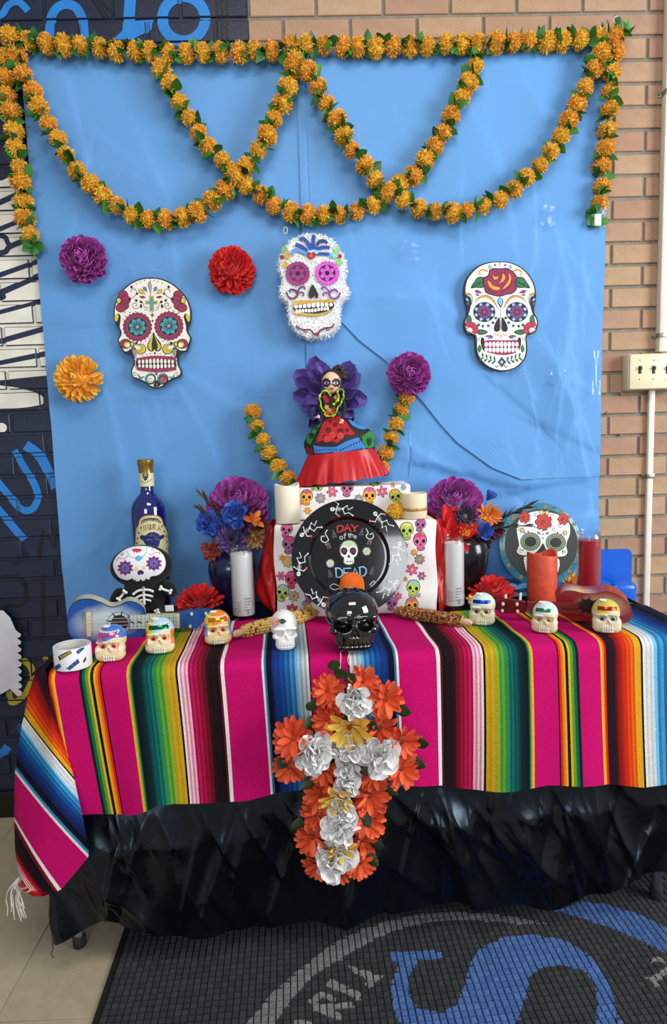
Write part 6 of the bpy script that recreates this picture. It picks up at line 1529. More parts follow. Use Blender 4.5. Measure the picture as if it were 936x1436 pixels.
def silk(label, v, vh, x, y, rpx, meshes, n, Y, kind='bloom', axis=(0, -1, .15), centre=None, th=(.05, 1.5), inner=.6, grp=None, cols=None):
    P = onY(x, y, Y); R = rpx*1.3*mpp(P); t = thing('silk_flower', label, 'flower', P, 0, grp)
    b = np.array((v[0]+(P[0]-v[0])*.25, v[1]+(P[1]-v[1])*.2, v[2]+vh*.97)); e = P+np.array((0, R*.3, -R*.1))
    b2 = (b+e)/2+np.array((0, .0, .0))
    MB().tube([b, b2, e], .0016, 5).obj('stem', m_stem, t)
    if kind == 'bloom':
        bloom(t, meshes, int(n*1.3) if meshes is P_PUR else n, R, axis, P+np.array((0, R*.25, 0)), th[0], th[1]+(.3 if meshes is P_PUR else 0), .95 if meshes is P_PUR else inner, 0, core=.38 if meshes is P_PUR else 0, jit=.2)
        if centre: MB().ball(P+np.array((0, -R*.12, 0)), (R*.24, R*.2, R*.24), 2).obj('flower_centre', M('centre_%d' % centre[0], centre, .8, noise=(200, .3), bump=(400, .6, .002)), t)
    elif kind == 'ruffle':
        bloom(t, meshes, n, R, axis, P+np.array((0, R*.2, 0)), .1, 1.7, .7, 0, jit=.5, twist=.6)
    return t
BLU = pmat('blue_silk', (34, 70, 164), (60, 104, 200)); LIL = pmat('lilac_silk', (66, 46, 100), (104, 78, 140)); RST = pmat('rust_silk', (112, 34, 26), (150, 56, 40)); ORS = pmat('orange_silk', (214, 112, 28), (236, 140, 48)); TAN = pmat('straw_silk', (190, 140, 70), (220, 176, 104)); MAR = pmat('maroon_silk', (74, 12, 32), (104, 22, 46)); PLM = pmat('plum_silk', (52, 34, 62), (78, 52, 86)); CRED = pmat('crimson_silk', (200, 16, 20), (228, 40, 34)); VIO = pmat('violet_tissue', (70, 50, 128), (100, 74, 160))
mk = lambda m_, w_, c_=.5, b_=.2, ru=0.0: [petal_mesh('petal', w_, c_, b_, m_, tip=.8, ruf=ru, seed=3), petal_mesh('petal', w_*.85, c_*1.2, b_*1.4, m_, tip=.85, ruf=ru, seed=4)]
gL = 'silk flowers in the blue vase'; gR = 'silk flowers in the black vase'
silk('big purple chrysanthemum crowning the blue vase bouquet', VL, VLh, 334, 712, 35, P_PUR, 80, -.12, axis=(0, -.8, .55), grp=gL)
silk('ruffled blue carnation below the big purple bloom', VL, VLh, 329, 720, 15, mk(BLU, .34, .3, .1, .05), 46, -.195, 'ruffle', grp=gL)
silk('ruffled blue carnation leaning far left in the blue vase', VL, VLh, 292, 734, 15, mk(BLU, .34, .3, .1, .05), 46, -.17, 'ruffle', (-.4, -1, .2), grp=gL)
silk('ruffled blue carnation left of centre in the blue vase', VL, VLh, 308, 742, 14, mk(BLU, .34, .3, .1, .05), 46, -.18, 'ruffle', grp=gL)
silk('small blue bud above the lilac bloom in the blue vase', VL, VLh, 335, 738, 9, mk(BLU, .4, .6, .4), 14, -.205, axis=(0, -.9, .5), grp=gL)
silk('lilac purple bloom low in the blue vase bouquet', VL, VLh, 325, 757, 19, mk(LIL, .22, .4, .1), 46, -.20, grp=gL)
silk('rust red daisy drooping at the left of the blue vase', VL, VLh, 297, 773, 14, mk(RST, .22, .3, 0), 24, -.19, th=(.3, 1.4), grp=gL)
silk('straw-coloured dried bloom at the right of the blue vase', VL, VLh, 357, 752, 16, mk(TAN, .12, .4, .5), 60, -.185, axis=(.15, -1, -.25), grp=gL)
silk('rust orange bloom at the right edge of the blue vase bouquet', VL, VLh, 366, 738, 13, mk(RST, .28, .4, .3), 24, -.16, grp=gL)
silk('orange lily petals above the straw bloom in the blue vase', VL, VLh, 355, 731, 15, mk(ORS, .26, .5, -.1), 6, -.19, axis=(.4, -1, .5), th=(.3, 1.0), grp=gL)
silk('big purple chrysanthemum crowning the black vase bouquet', VR, VRh, 640, 709, 32, P_PUR, 80, -.13, axis=(-.1, -.8, .5), grp=gR)
silk('large red flower on the left of the black vase', VR, VRh, 634, 757, 39, mk(CRED, .20, .5, -.05), 34, -.20, th=(.25, 1.45), grp=gR)
silk('blue tissue bud rising right in the black vase', VR, VRh, 684, 702, 13, mk(BLU, .40, .6, .1), 10, -.14, axis=(.5, -.4, .8), th=(.1, .7), grp=gR)
silk('orange daisy on the right of the black vase bouquet', VR, VRh, 688, 722, 15, mk(ORS, .14, .3, 0), 44, -.195, th=(.1, 1.4), grp=gR)
silk('dark plum daisy in the middle of the black vase bouquet', VR, VRh, 652, 724, 14, mk(PLM, .15, .4, .1), 54, -.205, centre=(90, 96, 80), th=(.3, 1.4), grp=gR)
silk('bright blue open bloom low right in the black vase', VR, VRh, 679, 746, 14, mk(BLU, .42, .6, .15), 12, -.205, th=(.15, 1.2), grp=gR)
silk('maroon pompom bloom behind the blue one in the black vase', VR, VRh, 692, 742, 14, mk(MAR, .24, .4, .1), 40, -.165, grp=gR)
silk('small amber bloom between red and plum flowers in black vase', VR, VRh, 656, 742, 10, mk(ORS, .2, .4, .1), 26, -.21, grp=gR)
silk('maroon bloom at the lower right of the black vase bouquet', VR, VRh, 676, 762, 12, mk(MAR, .26, .4, .1), 30, -.175, grp=gR)
def sprig(label, v, vh, path, Y, mat, n, L, grp):
    W = [onY(x, y, Y) for x, y in path]; b = np.array((v[0], v[1], v[2]+vh*.96)); t = thing('dried_sprig', label, 'dried plant', W[0], 0, grp)
    pts_ = [np.array(p) for p in crom([b]+W, 6)]; MB().tube(pts_, .0013, 5).obj('stem', m_stemd, t)
    lm = leaf_mesh(1, .10, .2, 5, mat, .3); w0 = np.array(wloc(t))
    for i in range(n):
        s = .35+.65*i/n; j = min(int(s*(len(pts_)-1)), len(pts_)-2); p_ = pts_[j]; d = pts_[j+1]-pts_[j]; d /= np.linalg.norm(d); d = d+np.array((rnd.uniform(-.45, .45), rnd.uniform(-.4, .2), rnd.uniform(-.35, .45)))
        inst(lm, 'blade', t, Matrix.Translation(p_-w0) @ orient(d) @ Matrix.Diagonal((L, L, L*rnd.uniform(.7, 1.1), 1)))
m_dry = M('dry_grass', (70, 62, 44), .8, noise=(60, .25)); m_fea = M('dark_feather_grass', (44, 40, 32), .8, noise=(60, .3))
sprig('dried grass sprig reaching up left from the blue vase', VL, VLh, [(312, 730), (296, 708), (283, 693)], -.16, m_dry, 22, .035, 'dried sprigs in the vases')
sprig('lower dried grass sprig pointing left from the blue vase', VL, VLh, [(310, 738), (292, 722), (277, 710)], -.165, m_dry, 18, .032, 'dried sprigs in the vases')
sprig('dark feathery sprig pointing right from the black vase', VR, VRh, [(690, 738), (712, 722), (742, 709)], -.17, m_fea, 26, .040, 'dried sprigs in the vases')
sprig('lower dark feathery sprig crossing the round plaque', VR, VRh, [(690, 742), (718, 738), (748, 738)], -.185, m_fea, 16, .034, 'dried sprigs in the vases')

# red silk flowers lying on the table
def tableflower(label, x, y, rpx, meshes, n, Y, axis=(0, -.35, 1), grp='red silk flowers lying on the table'):
    P = onY(x, y, Y); P[2] = ZB+.012; R = rpx*mpp(P); t = thing('silk_flower', label, 'flower', P, 0, grp)
    bloom(t, meshes, n, R, axis, P, .1, 1.45, .75, R*.05)
    MB().ball(P-np.array((0, 0, .004)), (R*.25, R*.25, .007), 2).obj('calyx', M('calyx_green', (50, 80, 40), .7, noise=(60, .1)), t)
RB = mk(CRED, .22, .5, .05)
tableflower('red silk flower lying behind the blue guitar head', 281, 850, 38, RB, 60, -.21)
tableflower('red silk flower lying behind the red guitar head', 688, 836, 37, RB, 56, -.215)
YW = mk(YEL, .22, .4, .1)
tableflower('small yellow silk flower behind the red glass candle', 800, 812, 17, YW, 36, -.085, (-.1, -.8, .5), 'small yellow silk flowers on the table')
tableflower('small yellow silk flower at the foot of the right white candle', 662, 852, 12, mk(YEL, .3, .4, .1), 14, -.27, (.3, -.3, 1), 'small yellow silk flowers on the table')

# ================================================================ ROUND PLAQUE, SHELL DISH, BLUE PLASTIC CHAIR
zsl_ = float(onY(872, 816, -.10)[2]); RC = onY(759, 764, -.115); rr_ = 59*mpp(RC); rnv = np.array((0, -math.cos(.18), math.sin(.18)))
t = thing('round_plaque', 'round plaque with white rose skull and teal border behind candles', 'plaque', (RC[0], RC[1], RC[2]-rr_))
R4 = Matrix.Translation(RC) @ orient(rnv, (0, 0, 1)); mb = MB().lathe([(0, -.010), (rr_*.99, -.010), (rr_, -.008), (rr_, -.001), (rr_*.99, 0), (0, 0)], (0, 0, 0), 64, cap=False); mb.v = [tuple(R4 @ Vector(v)) for v in mb.v]; mb.obj('board', M('plaque_teal', (44, 120, 138), .35, noise=(40, .05), coat=.3), t)
A = Art(690, 700, 5.85); IV = (236, 232, 226)
A.e(408, 372, 300, 292, (30, 60, 64), 0, 56); A.e(408, 372, 294, 286, (50, 50, 47), 0, 56)
for j in range(28):
    a = j*2*PI/28+.1; x = 408+322*math.cos(a); y = 372+313*math.sin(a)
    if j % 2: A.fl(x, y, 20, 6, .24, (30, 40, 40)); A.fl(x, y, 17, 6, .2, (214, 160, 60)); A.e(x, y, 6, 6, (30, 40, 40), 0, 8)
    else: A.spi(x, y, 15, 1, 4, (24, 60, 66), j)
A.p([(225, 170), (290, 120), (370, 98), (450, 105), (540, 125), (610, 160), (640, 215), (640, 290), (620, 340), (610, 390), (622, 430), (600, 465), (540, 470), (470, 450), (440, 400), (420, 360), (395, 400), (350, 445), (280, 462), (225, 450), (205, 425), (225, 380), (215, 320), (205, 240)], IV, 2)
A.p([(265, 475), (310, 470), (420, 440), (500, 460), (555, 500), (545, 590), (480, 660), (380, 660), (300, 620), (270, 540)], IV, 2)
A.p([(420, 385), (450, 430), (470, 460), (390, 460), (395, 430)], (44, 44, 42)); 
for k_ in range(7): x = 330+32*k_; A.st([(x, 500), (x, 590)], 6, (44, 44, 42))
for cx, cy in ((318, 348), (525, 356)):
    A.e(cx, cy, 84, 76, (92, 104, 100), 0, 30); A.scal(cx, cy, 74, 22, (130, 140, 136), .1, 66); A.e(cx, cy, 62, 54, (50, 60, 56), 0, 26)
    for j in range(26): a = j*2*PI/26; A.e(cx+53*math.cos(a), cy+46*math.sin(a), 4.5, 4.5, (190, 200, 90), 0, 6)
    A.e(cx, cy, 45, 38, (36, 40, 38), 0, 24)
def rose(cx, cy, r): 
    A.scal(cx, cy, r, 7, (90, 24, 24), .22); A.scal(cx, cy, r*.92, 7, (190, 58, 52), .2); 
    for j, f in enumerate((.7, .45, .25)): A.spi(cx, cy, r*f, .8, 4, (110, 30, 28), j*2)
rose(425, 188, 66); rose(268, 150, 46); rose(588, 165, 46)
for x, y, c_ in ((248, 255, (210, 160, 70)), (600, 278, (210, 160, 70)), (408, 108, (214, 180, 110)), (455, 112, (214, 180, 110))): A.fl(x, y, 24, 6, .26, (120, 90, 40)); A.fl(x, y, 20, 6, .2, c_)
for x, y, a in ((360, 125, 0), (500, 135, 2), (510, 245, 1), (300, 200, 3), (235, 420, 1), (595, 435, 2), (560, 215, 0)): A.spi(x, y, 20, 1.2, 4, (60, 64, 60), a)
for x, y in ((420, 258), (420, 288), (420, 320), (300, 268), (270, 275), (540, 275), (570, 290), (390, 420), (450, 420), (255, 420), (580, 430)): A.e(x, y, 6, 7, (44, 44, 42), 0, 8)
A.leaf(370, 265, 400, 290, 16, (80, 100, 70)); A.leaf(470, 270, 440, 290, 16, (80, 100, 70))
A.emit(mapP(RC+rnv*.0002, rnv), 'printed_face', PRINT, t, maxe=0)
st = MB(); e = RC-np.array((0, -.02, rr_)); MB().tube([RC-rnv*.012, (RC[0], -.040, zsl_+.004)], .003, 6).obj('easel_leg', m_edge, t)
# pale blue shell dish in front of it
SH = onZ(738, 838, ZB); SH[1] = -.165; kk = mpp(SH)
t = thing('shell_dish', 'pale blue fluted shell dish under the round plaque', 'dish', (SH[0], SH[1], ZB))
P = []
for i in range(61):
    a = PI+PI*i/60*1.0; fl_ = 1+.05*abs(math.cos(6*(a-PI)*1.0)); row = []
    for j in range(9):
        s = j/8; R_ = (.100*s*fl_); row.append((SH[0]+R_*math.cos(a)*1.15, SH[1]+.035-.055*s*abs(math.sin(a)), ZB+.004+.030*math.sin(s*PI*.75)*(1+.25*abs(math.cos(6*(a-PI))))))
    P.append(row)
sh = MB().grid(P); sh.v += []; sh.obj('shell', M('shell_blue', (92, 166, 206), .35, noise=(30, .06)), t, ang=180)
MB().rbox(SH[0]-.06, SH[0]+.06, SH[1]-.01, SH[1]+.035, ZB, ZB+.012, .004).obj('shell_base', M('shell_blue', (92, 166, 206), .35), t)
# blue plastic chair back behind the table end
m_bp = M('blue_plastic', (24, 92, 200), .28, noise=(20, .05), coat=.2)
t = thing('plastic_chair', 'blue plastic chair back and seat edge beyond the red candle', 'chair', (.9, -.03, ZB))
x1 = float(onY(886, 800, -.006)[0]); z1 = float(onY(866, 770, -.006)[2])
bp = [(x1-.18, ZB-.06), (x1, ZB-.06)]+[(x1-.022+.022*math.cos(a), z1-.022+.022*math.sin(a)) for a in [j*PI/16 for j in range(9)]]+[(x1-.18, z1)]
MB().slab([(a, -.0085, b) for a, b in bp], [(a, -.0015, b) for a, b in bp]).fixn().obj('backrest', m_bp, t, ang=30)
sx1 = float(onZ(893, 832, ZB+.035)[0]); 
def rslab(x0, x1_, y0, y1, z0, z1_, r):
    L = []
    for cx, cy, a0 in ((x1_-r, y1-r, 0), (x0+.004, y1-.004, PI/2), (x0+.004, y0+.004, PI), (x1_-r, y0+r, 1.5*PI)):
        rr2 = r if cx > x0+.01 else .004
        for j in range(7): a = a0+j/6*PI/2; L.append((cx+rr2*math.cos(a), cy+rr2*math.sin(a)))
    return MB().slab([(a, b, z1_) for a, b in L], [(a, b, z0) for a, b in L]).fixn()
zs_ = float(onY(872, 816, -.10)[2]); xs_ = float(onY(893, 832, -.1)[0])
st_ = MB().rbox(.932, xs_, -.118, -.020, zs_-.085, zs_, .022, 5); s2_ = rslab(.50, .936, -.105, -.026, ZB+.001, zs_, .01)
st_.add(s2_.v, s2_.f).obj('seat', m_bp, t, ang=30)
for yy in (-.105, -.04): MB().lathe([(.010, 0), (.010, zs_-.07)], (xs_-.035, yy, 0), 12).obj('leg', m_chr, t)

# ================================================================ VIOLET TISSUE FLOWER BEHIND THE DOLL
VC = onY(461, 556, -.064); t = thing('tissue_flower', 'huge violet tissue paper flower behind the doll', 'flower', VC)
VP_ = [petal_mesh('petal', .22, .8, .10, VIO, 6, 1.0, .02, 5), petal_mesh('petal', .20, .9, .25, VIO, 6, 1.1, .02, 6), petal_mesh('petal', .24, .7, -.1, VIO, 6, 1.0, .03, 8)]
Rv = 57*mpp(VC)
bloom(t, VP_, 17, Rv, (0, -1, 0), VC+np.array((0, .015, 0)), 1.2, 1.5, .95, 0, jit=.5, twist=.5); bloom(t, VP_, 16, Rv*.84, (0, -1, 0), VC+np.array((0, .0, 0)), .9, 1.25, .9, 0, jit=.5, twist=.5); bloom(t, VP_, 7, Rv*.55, (0, -1, 0), VC+np.array((0, .0, 0)), .4, .8, 1.0, 0, jit=.3)

# ================================================================ DOLL
DY = -.158; dz0 = ztop+.003; DC = onY(478, 640, DY); DX = float(DC[0])
def dz(y, Y=DY-.04): return float(onY(478, y, Y)[2])
t = thing('doll', 'doll with painted skull face in papercut-print dress and red ruffle', 'doll', (DX, DY, dz0))
kd = mpp((DX, DY-.04, 1.2))
zr0, zr1 = dz(676, DY-.08), dz(634, DY-.07); zr0 = max(zr0, dz0+.001); zw = dz(588)
# red ruffle
P = []
for i in range(97):
    a = 2*PI*i/96; row = []
    for j in range(9):
        s = j/8; z = zr1+(zr0-zr1)*s+.012*math.cos(a)*(.6+.4*s); f = 1+.05*s*math.sin(a*17)+.03*s*math.sin(a*11+1)
        rx = (48+17*s)*kd*f; ry = (.060+.018*s)*f; row.append((DX+rx*math.cos(a)+.001, DY+ry*math.sin(a), z+.003*s*math.sin(a*17+1)))
    P.append(row)
MB().grid(P).obj('red_ruffle', M('red_ruffle_satin', (186, 10, 16), .36, noise=(30, .1), bump=(40, .2, .003)), t, ang=180)
# bell skirt
P = []; skp = [(636, 49), (622, 50.5), (611, 47), (603, 40), (596, 30), (590, 20), (585, 12), (580, 9)]
for i in range(81):
    a = 2*PI*i/80; row = []
    for y_, r_ in skp:
        f = 1+.03*math.sin(a*9+y_*.2)*(r_/52); row.append((DX+r_*kd*f*math.cos(a)+(.012*math.sin(PI*min(1, r_/50)) if math.cos(a) > 0 else 0)*max(0, math.cos(a))-.022*(1-r_/52), DY+r_*kd*.52*f*math.sin(a), dz(y_)))
    P.append(row)
P2 = []
for row in P: P2.append([np.array(p) for p in crom(row, 3)])
sk = MB().grid(P2); sk.obj('skirt', M('black_skirt', (26, 24, 30), .6, noise=(60, .2), bump=(60, .3, .002)), t, ang=180)
A = Art(405, 495, 6.455); RD = (176, 28, 34); BL2 = (62, 124, 196); GR2 = (44, 120, 52)
A.p([(340, 590), (480, 580), (560, 690), (600, 730), (560, 745), (520, 735), (480, 770), (440, 820), (410, 800), (330, 810), (310, 790), (250, 810), (280, 720)], RD, 2)
for x, y, r in ((360, 700, 26), (420, 650, 22), (470, 710, 28), (330, 760, 20), (530, 700, 18), (420, 760, 24), (380, 620, 16)): A.scal(x, y, r, 6, (96, 14, 22), .3)
for x, y in ((350, 780), (400, 745), (470, 750)): A.scal(x, y, 30, 9, (200, 56, 50), .15)
A.p([(225, 835), (300, 850), (430, 850), (520, 800), (630, 765), (700, 860), (640, 890), (500, 930), (380, 945), (240, 930)], BL2, 1)
for k_ in range(9): A.e(255+22*k_, 880-1*k_, 6, 7, (20, 40, 70), 0, 8); A.e(470+24*k_, 880-11*k_, 8, 9, (20, 40, 70), 0, 8)
for k_ in range(7): A.e(280+26*k_, 915, 12, 10, (24, 50, 86), 0, 8); A.e(500+26*k_, 905-6*k_, 13, 12, (24, 50, 86), 0, 8)
A.p([(510, 545), (600, 580), (740, 600), (750, 660), (710, 690), (650, 690), (600, 670), (560, 640)], BL2, 3); A.e(655, 622, 16, 14, (30, 50, 80))
for k_ in range(18): a = k_*PI/9; A.st([(655+22*math.cos(a), 622+18*math.sin(a)), (655+58*math.cos(a), 622+40*math.sin(a))], 5, (26, 44, 74))
A.p([(660, 760), (780, 700), (775, 840), (700, 860)], GR2, 2); A.p([(700, 780), (750, 770), (740, 830), (715, 840)], (16, 50, 24), 2)
A.p([(150, 760), (240, 640), (330, 590), (260, 700), (200, 830)], GR2, 2); A.scal(210, 750, 26, 5, (18, 40, 22), .3); A.scal(250, 680, 18, 5, (18, 40, 22), .3)
A.p([(150, 860), (210, 860), (225, 930), (170, 940)], (130, 20, 26), 2)
A.emit(mapB(sk.bvh()), 'papercut_print', FPRINT, t, maxe=3, base=.0010, subd=7)
# torso, arms, head
m_skin = M('doll_skin', (232, 188, 158), .45, noise=(40, .03), sss=.1); zs = dz(556); hc_ = np.array(onY(465, 536, DY-.012)); hr = 15.2*kd
X0 = float(onY(463, 570, DY)[0])
MB().lathe([(.016, dz(588)-.0), (.019, dz(580)), (.024, dz(568)), (.026, dz(560)), (.020, dz(555)), (.008, dz(553))], (X0, DY, 0), 20, 1.05, .75).obj('bodice', M('black_bodice', (24, 20, 22), .6, noise=(200, .3)), t, ang=180)
MB().lathe([(.0065, dz(556)), (.006, hc_[2]-hr*.6)], (X0, DY, 0), 12).obj('neck', m_skin, t, ang=180)
fm = MB(); P_, F_ = None, None
fm.ball(hc_, (hr*.92, hr*.88, hr*1.05), 4); nv_ = []
for x, y, z in fm.v:
    dx, dy_, d_ = x-hc_[0], y-hc_[1], z-hc_[2]
    if d_ < 0: x = hc_[0]+dx*(1-.22*(-d_/hr))
    nv_.append((x, y, z))
fm.v = nv_; fm.obj('head', m_skin, t, ang=180)
MB().ball(hc_+np.array((0, -hr*.9, -hr*.18)), (hr*.09, hr*.12, hr*.10), 2).obj('nose', m_skin, t, ang=180)
A = Art(405, 495, 6.455)
for cx, sg in ((345, -1), (428, 1)):
    A.scal(cx+sg*4, 268, 38, 8, (40, 34, 40), .2, 38); A.e(cx-2, 272, 21, 13, (216, 218, 226)); A.e(cx, 272, 12, 12, (70, 90, 140)); A.e(cx, 272, 6, 7, (16, 16, 22)); A.st([(cx-26, 250), (cx, 240), (cx+26, 250)], 8, (24, 20, 24), 3)
A.p([(372, 322), (384, 315), (391, 319), (400, 314), (412, 320), (394, 334)], (190, 60, 70), 2)
A.emit(mapB(fm.bvh()), 'face_paint', PRINT, t, maxe=2.5, base=.0004, subd=5)
hm_ = MB(); m_hair = M('brown_hair', (44, 28, 24), .5, noise=(200, .4), bump=(120, .6, .003))
hm_.ball(hc_+np.array((.001, hr*.16, hr*.24)), (hr*1.04, hr*.84, hr*1.0), 3)
for j, (x, y, r) in enumerate([(450, 130, .28), (480, 150, .30), (505, 185, .36), (505, 220, .30), (425, 140, .26), (490, 205, .34), (300, 235, .16), (480, 175, .3)]):
    q = onY(405+x/6.455, 495+y/6.455, DY+.002); hm_.ball(q, (hr*r, hr*r, hr*r), 2)
hm_.obj('hair', m_hair, t, ang=180)
for s, P in ((-1, [(300, 400), (270, 470), (300, 560), (280, 575)]), (1, [(480, 400), (505, 470), (500, 540), (485, 600)])):
    W = [onY(405+x/6.455, 495+y/6.455, DY-.012-.006*i) for i, (x, y) in enumerate(P)]; W = [np.array(p) for p in crom(W, 3)]
    am = MB().tube(W, [.0065]*3+[.0058]*4+[.0045]*(len(W)-7), 10).obj('arm', M('black_sleeve', (22, 20, 24), .7, noise=(200, .3)), t, ang=180)
    e = W[-1]; d_ = (W[-1]-W[-3]); d_ = d_/np.linalg.norm(d_); hb = MB().ball(e+d_*.004, (.0048, .0036, .0058), 2)
    for f in range(4): hb.tube([e+d_*.006+np.array((.0025*(f-1.5), 0, 0)), e+d_*.011+np.array((.003*(f-1.5), -.001, 0)), e+d_*.014+np.array((.003*(f-1.5), -.003, 0))], [.0013, .0012, .0009], 6)
    hb.tube([e+d_*.003+np.array((.004*s, 0, 0)), e+d_*.007+np.array((.0065*s, -.002, 0))], [.0014, .001], 6); hb.obj('hand', m_skin, t, ang=180)
# lime ruffled shawl
sh_ = crom([(372, 395), (360, 350), (310, 355), (280, 400), (290, 470), (320, 540), (340, 575), (390, 578), (430, 555), (440, 510), (470, 470), (490, 420), (500, 380), (480, 335), (440, 355), (455, 400), (430, 455), (405, 465)], 5)
rf = MB(); Pg = []
for i, (x, y) in enumerate(sh_):
    b_ = onY(405+x/6.455, 495+y/6.455, DY-.024-.004*math.sin(i*.9)); Pg.append([b_+np.array((0, .006, 0)), b_+np.array((.0016*math.cos(i), -.002, .0022)), b_+np.array((.003*math.cos(i*.9), -.005-.002*math.sin(i*1.3), .004*math.sin(i*.8)))])
rf.tube([p[1] for p in Pg], .0024, 7); rf.grid(Pg); rf.obj('lime_ruffle', M('lime_ribbon', (166, 206, 36), .5, noise=(60, .1)), t, ang=180)
A = Art(405, 495, 6.455); A.p([(310, 380), (360, 370), (400, 400), (440, 380), (470, 390), (440, 480), (430, 540), (390, 565), (345, 550), (320, 470)], (48, 22, 20), 2)
for x, y, c_ in ((330, 400, RD), (345, 430, (150, 30, 40)), (430, 400, (190, 120, 50)), (400, 430, (40, 30, 30)), (440, 430, (160, 90, 40)), (380, 480, (40, 30, 34)), (370, 520, (190, 120, 50)), (400, 545, (160, 100, 40)), (345, 490, (190, 150, 60)), (410, 510, (140, 60, 30)), (350, 545, (180, 60, 50))): A.scal(x, y, 20, 5, c_, .3)
A.emit(mapY(DY-.0215), 'floral_bodice_print', FPRINT, t)

# ================================================================ FLOWER CROSS HANGING ON THE BLANKET
CY = -.715
t = thing('flower_cross', 'hanging cross of orange and white silk flowers on the blanket front', 'flower cross', onY(488, 1225, CY))
def cz(x, y, Y=CY): return onY(300+x/2.753, 920+y/2.753, Y)
t0 = np.array(wloc(t))
fm_ = MB(); v0 = cz(490, 110, CY+.022); v1 = cz(480, 800, CY+.022); h0_ = cz(320, 380, CY+.022); h1_ = cz(700, 375, CY+.022)
fm_.rbox(v0[0]-.018, v0[0]+.018, CY+.014, CY+.030, v1[2], v0[2], .004); fm_.rbox(h0_[0], h1_[0], CY+.0145, CY+.0295, h0_[2]-.018, h0_[2]+.018, .004); fm_.obj('cross_frame', M('moss_foam', (46, 60, 38), .9, noise=(60, .2), bump=(100, .6, .004)), t)
ORC = pmat('cross_orange', (206, 62, 22), (232, 96, 46)); YEC = pmat('cross_yellow', (224, 170, 46), (240, 200, 90)); WHC = M('cross_white', orand=[(226, 224, 222), (240, 238, 236), (232, 230, 232)], rough=.7, noise=(60, .05))
PO = [petal_mesh('petal', .19, .4, .06, ORC, 4, .9), petal_mesh('petal', .17, .5, -.08, ORC, 4, .95)]; PYW = [petal_mesh('petal', .21, .4, .06, YEC, 4, .85)]
PW = [petal_mesh('petal', .42, .5, .2, WHC, 5, .8, .07, 7), petal_mesh('petal', .38, .3, .35, WHC, 5, .85, .08, 8), petal_mesh('petal', .36, .6, .1, WHC, 5, .9, .09, 9)]
def cflower(x, y, r, meshes, n, Y, th, nm, axis, ctr=None, jit=.2, tw=.2, inner=.85):
    P = cz(x, y, Y); R = r/2.753*mpp(P); f = bpy.data.objects.new(nm, None); COL.objects.link(f); f.parent = t; f.location = P-t0; f.empty_display_size = .01
    R *= 1.24; bloom(f, meshes, n, R, axis, P, th[0], th[1], inner, 0, jit=jit, twist=tw)
    if ctr: MB().ball(P-np.array((0, .003, 0)), (R*.16, R*.10, R*.16), 2).obj('flower_centre', M('gerbera_centre', ctr, .8, noise=(300, .3)), f)
rc = random.Random(11)
for x, y, r in [(440, 132, 56), (575, 95, 56), (660, 165, 64), (640, 278, 62), (438, 245, 54), (310, 318, 74), (290, 425, 58), (425, 440, 52), (725, 325, 66), (722, 432, 66), (622, 452, 58), (600, 535, 70), (412, 535, 62), (395, 610, 54), (590, 625, 66), (385, 695, 64), (572, 705, 62), (565, 792, 58), (405, 795, 58), (490, 835, 40)]:
    cflower(x, y, r, PO, 30, CY+.006+rc.uniform(-.004, .006), (.55, 1.55), 'gerbera', ((x-495)/900+rc.uniform(-.15, .15), -1, rc.uniform(-.25, .35)), (150, 60, 20))
for x, y, r in [(525, 270, 80), (472, 545, 62), (492, 735, 56)]: cflower(x, y, r, PYW, 18, CY-.014, (.6, 1.4), 'yellow_daisy', (rc.uniform(-.2, .2), -1, -.3), (206, 160, 50))
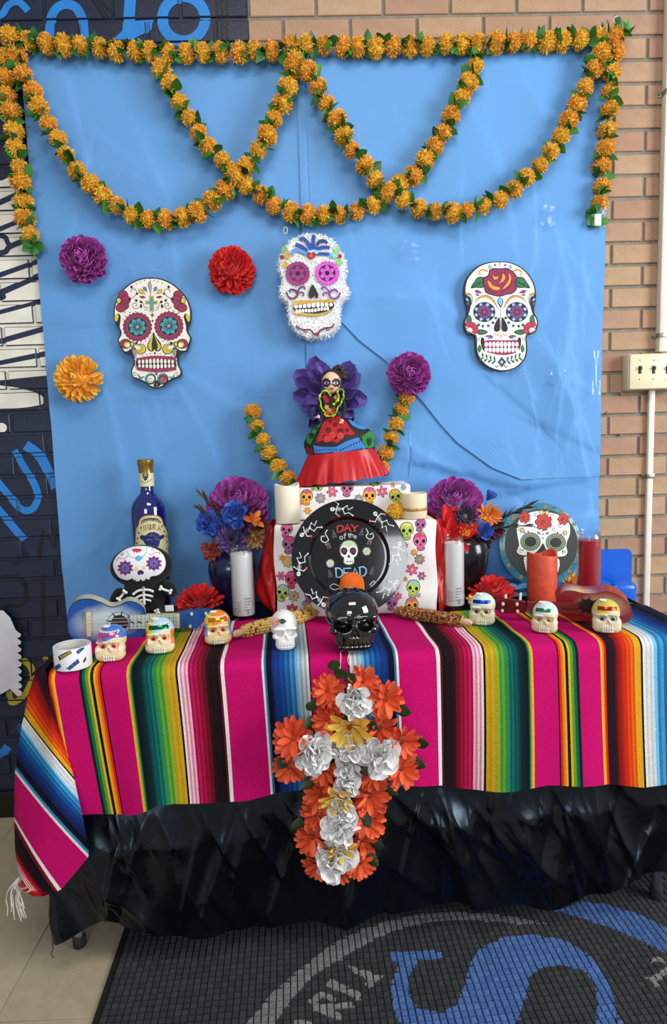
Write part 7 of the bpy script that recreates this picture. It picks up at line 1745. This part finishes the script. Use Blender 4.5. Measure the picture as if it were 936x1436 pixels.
for x, y, r in [(545, 168, 66), (395, 372, 76), (525, 352, 58), (638, 382, 78), (515, 425, 48), (515, 485, 54), (495, 582, 54), (485, 658, 68), (470, 782, 76)]: cflower(x, y, r, PW, 26, CY-.012, (.1, 1.6), 'white_carnation', (rc.uniform(-.2, .2), -1, rc.uniform(-.1, .3)), None, .6, 1.1, .7)
m_cl = M('cross_leaf', orand=[(28, 46, 24), (40, 62, 30), (34, 52, 34)], rough=.5, noise=(80, .2)); lm = leaf_mesh(1, .42, .2, 6, m_cl)
for x, y, dx, dz_ in [(480, 90, .3, .8), (500, 95, .8, .3), (400, 205, -.6, .5), (402, 250, -.9, -.2), (705, 215, .9, .1), (290, 390, -.7, -.5), (760, 412, 1, -.1), (775, 345, .9, .3), (390, 480, -.9, -.3), (570, 605, .5, -.8), (352, 650, -1, .1), (602, 720, 1, -.1), (585, 775, .9, -.4), (560, 405, .5, -.8), (580, 260, .8, -.2), (660, 500, .9, -.5), (470, 60, -.2, 1)]:
    L = .036; inst(lm, 'leaf', t, Matrix.Translation(cz(x, y, CY-.002)-t0) @ orient((dx, -.25, dz_), (0, -1, 0)) @ Matrix.Diagonal((L, L, L, 1)))
for xa, ya, xb, yb in ((478, 918, 474, 962), (490, 922, 518, 962)):
    a = onY(xa, ya-4, tabF(.03)-.012); a[2] = ZT+.003; b = onY(xb, yb, CY+.022); m_ = onY(xa, ya+10, tabF(.03)-.034)
    MB().tube([np.array(p) for p in crom([(a[0], a[1]+.03, a[2]+.0), a, m_, b], 4)], .0012, 6).obj('hanging_string', M('twine', (206, 190, 160), .8, noise=(100, .1)), t)

# ================================================================ SCALLOPED PAPER AT THE LEFT WALL
ed_ = [(-40, 858), (4, 856), (14, 866), (22, 884)]
for k_ in range(9):
    y_ = 886+k_*10.2; ed_ += [(26+.3*k_, y_+1), (29.5+.2*k_, y_+3.5), (28.5+.2*k_, y_+7), (23.5+.2*k_, y_+9)]
ed_ += [(22, 974), (14, 966), (4, 972), (-40, 990)]
F = [onY(a, b, -.030+.0004*(a-10)) for a, b in ed_]
tag(MB().slab(F, [p+np.array((0, .0012, 0)) for p in F]).fixn().obj('scalloped_paper', M('white_card', (214, 212, 220), .7, noise=(14, .05), bump=(10, .3, .006)), ang=20), 'white scalloped paper cutout hanging against the navy wall', 'paper')
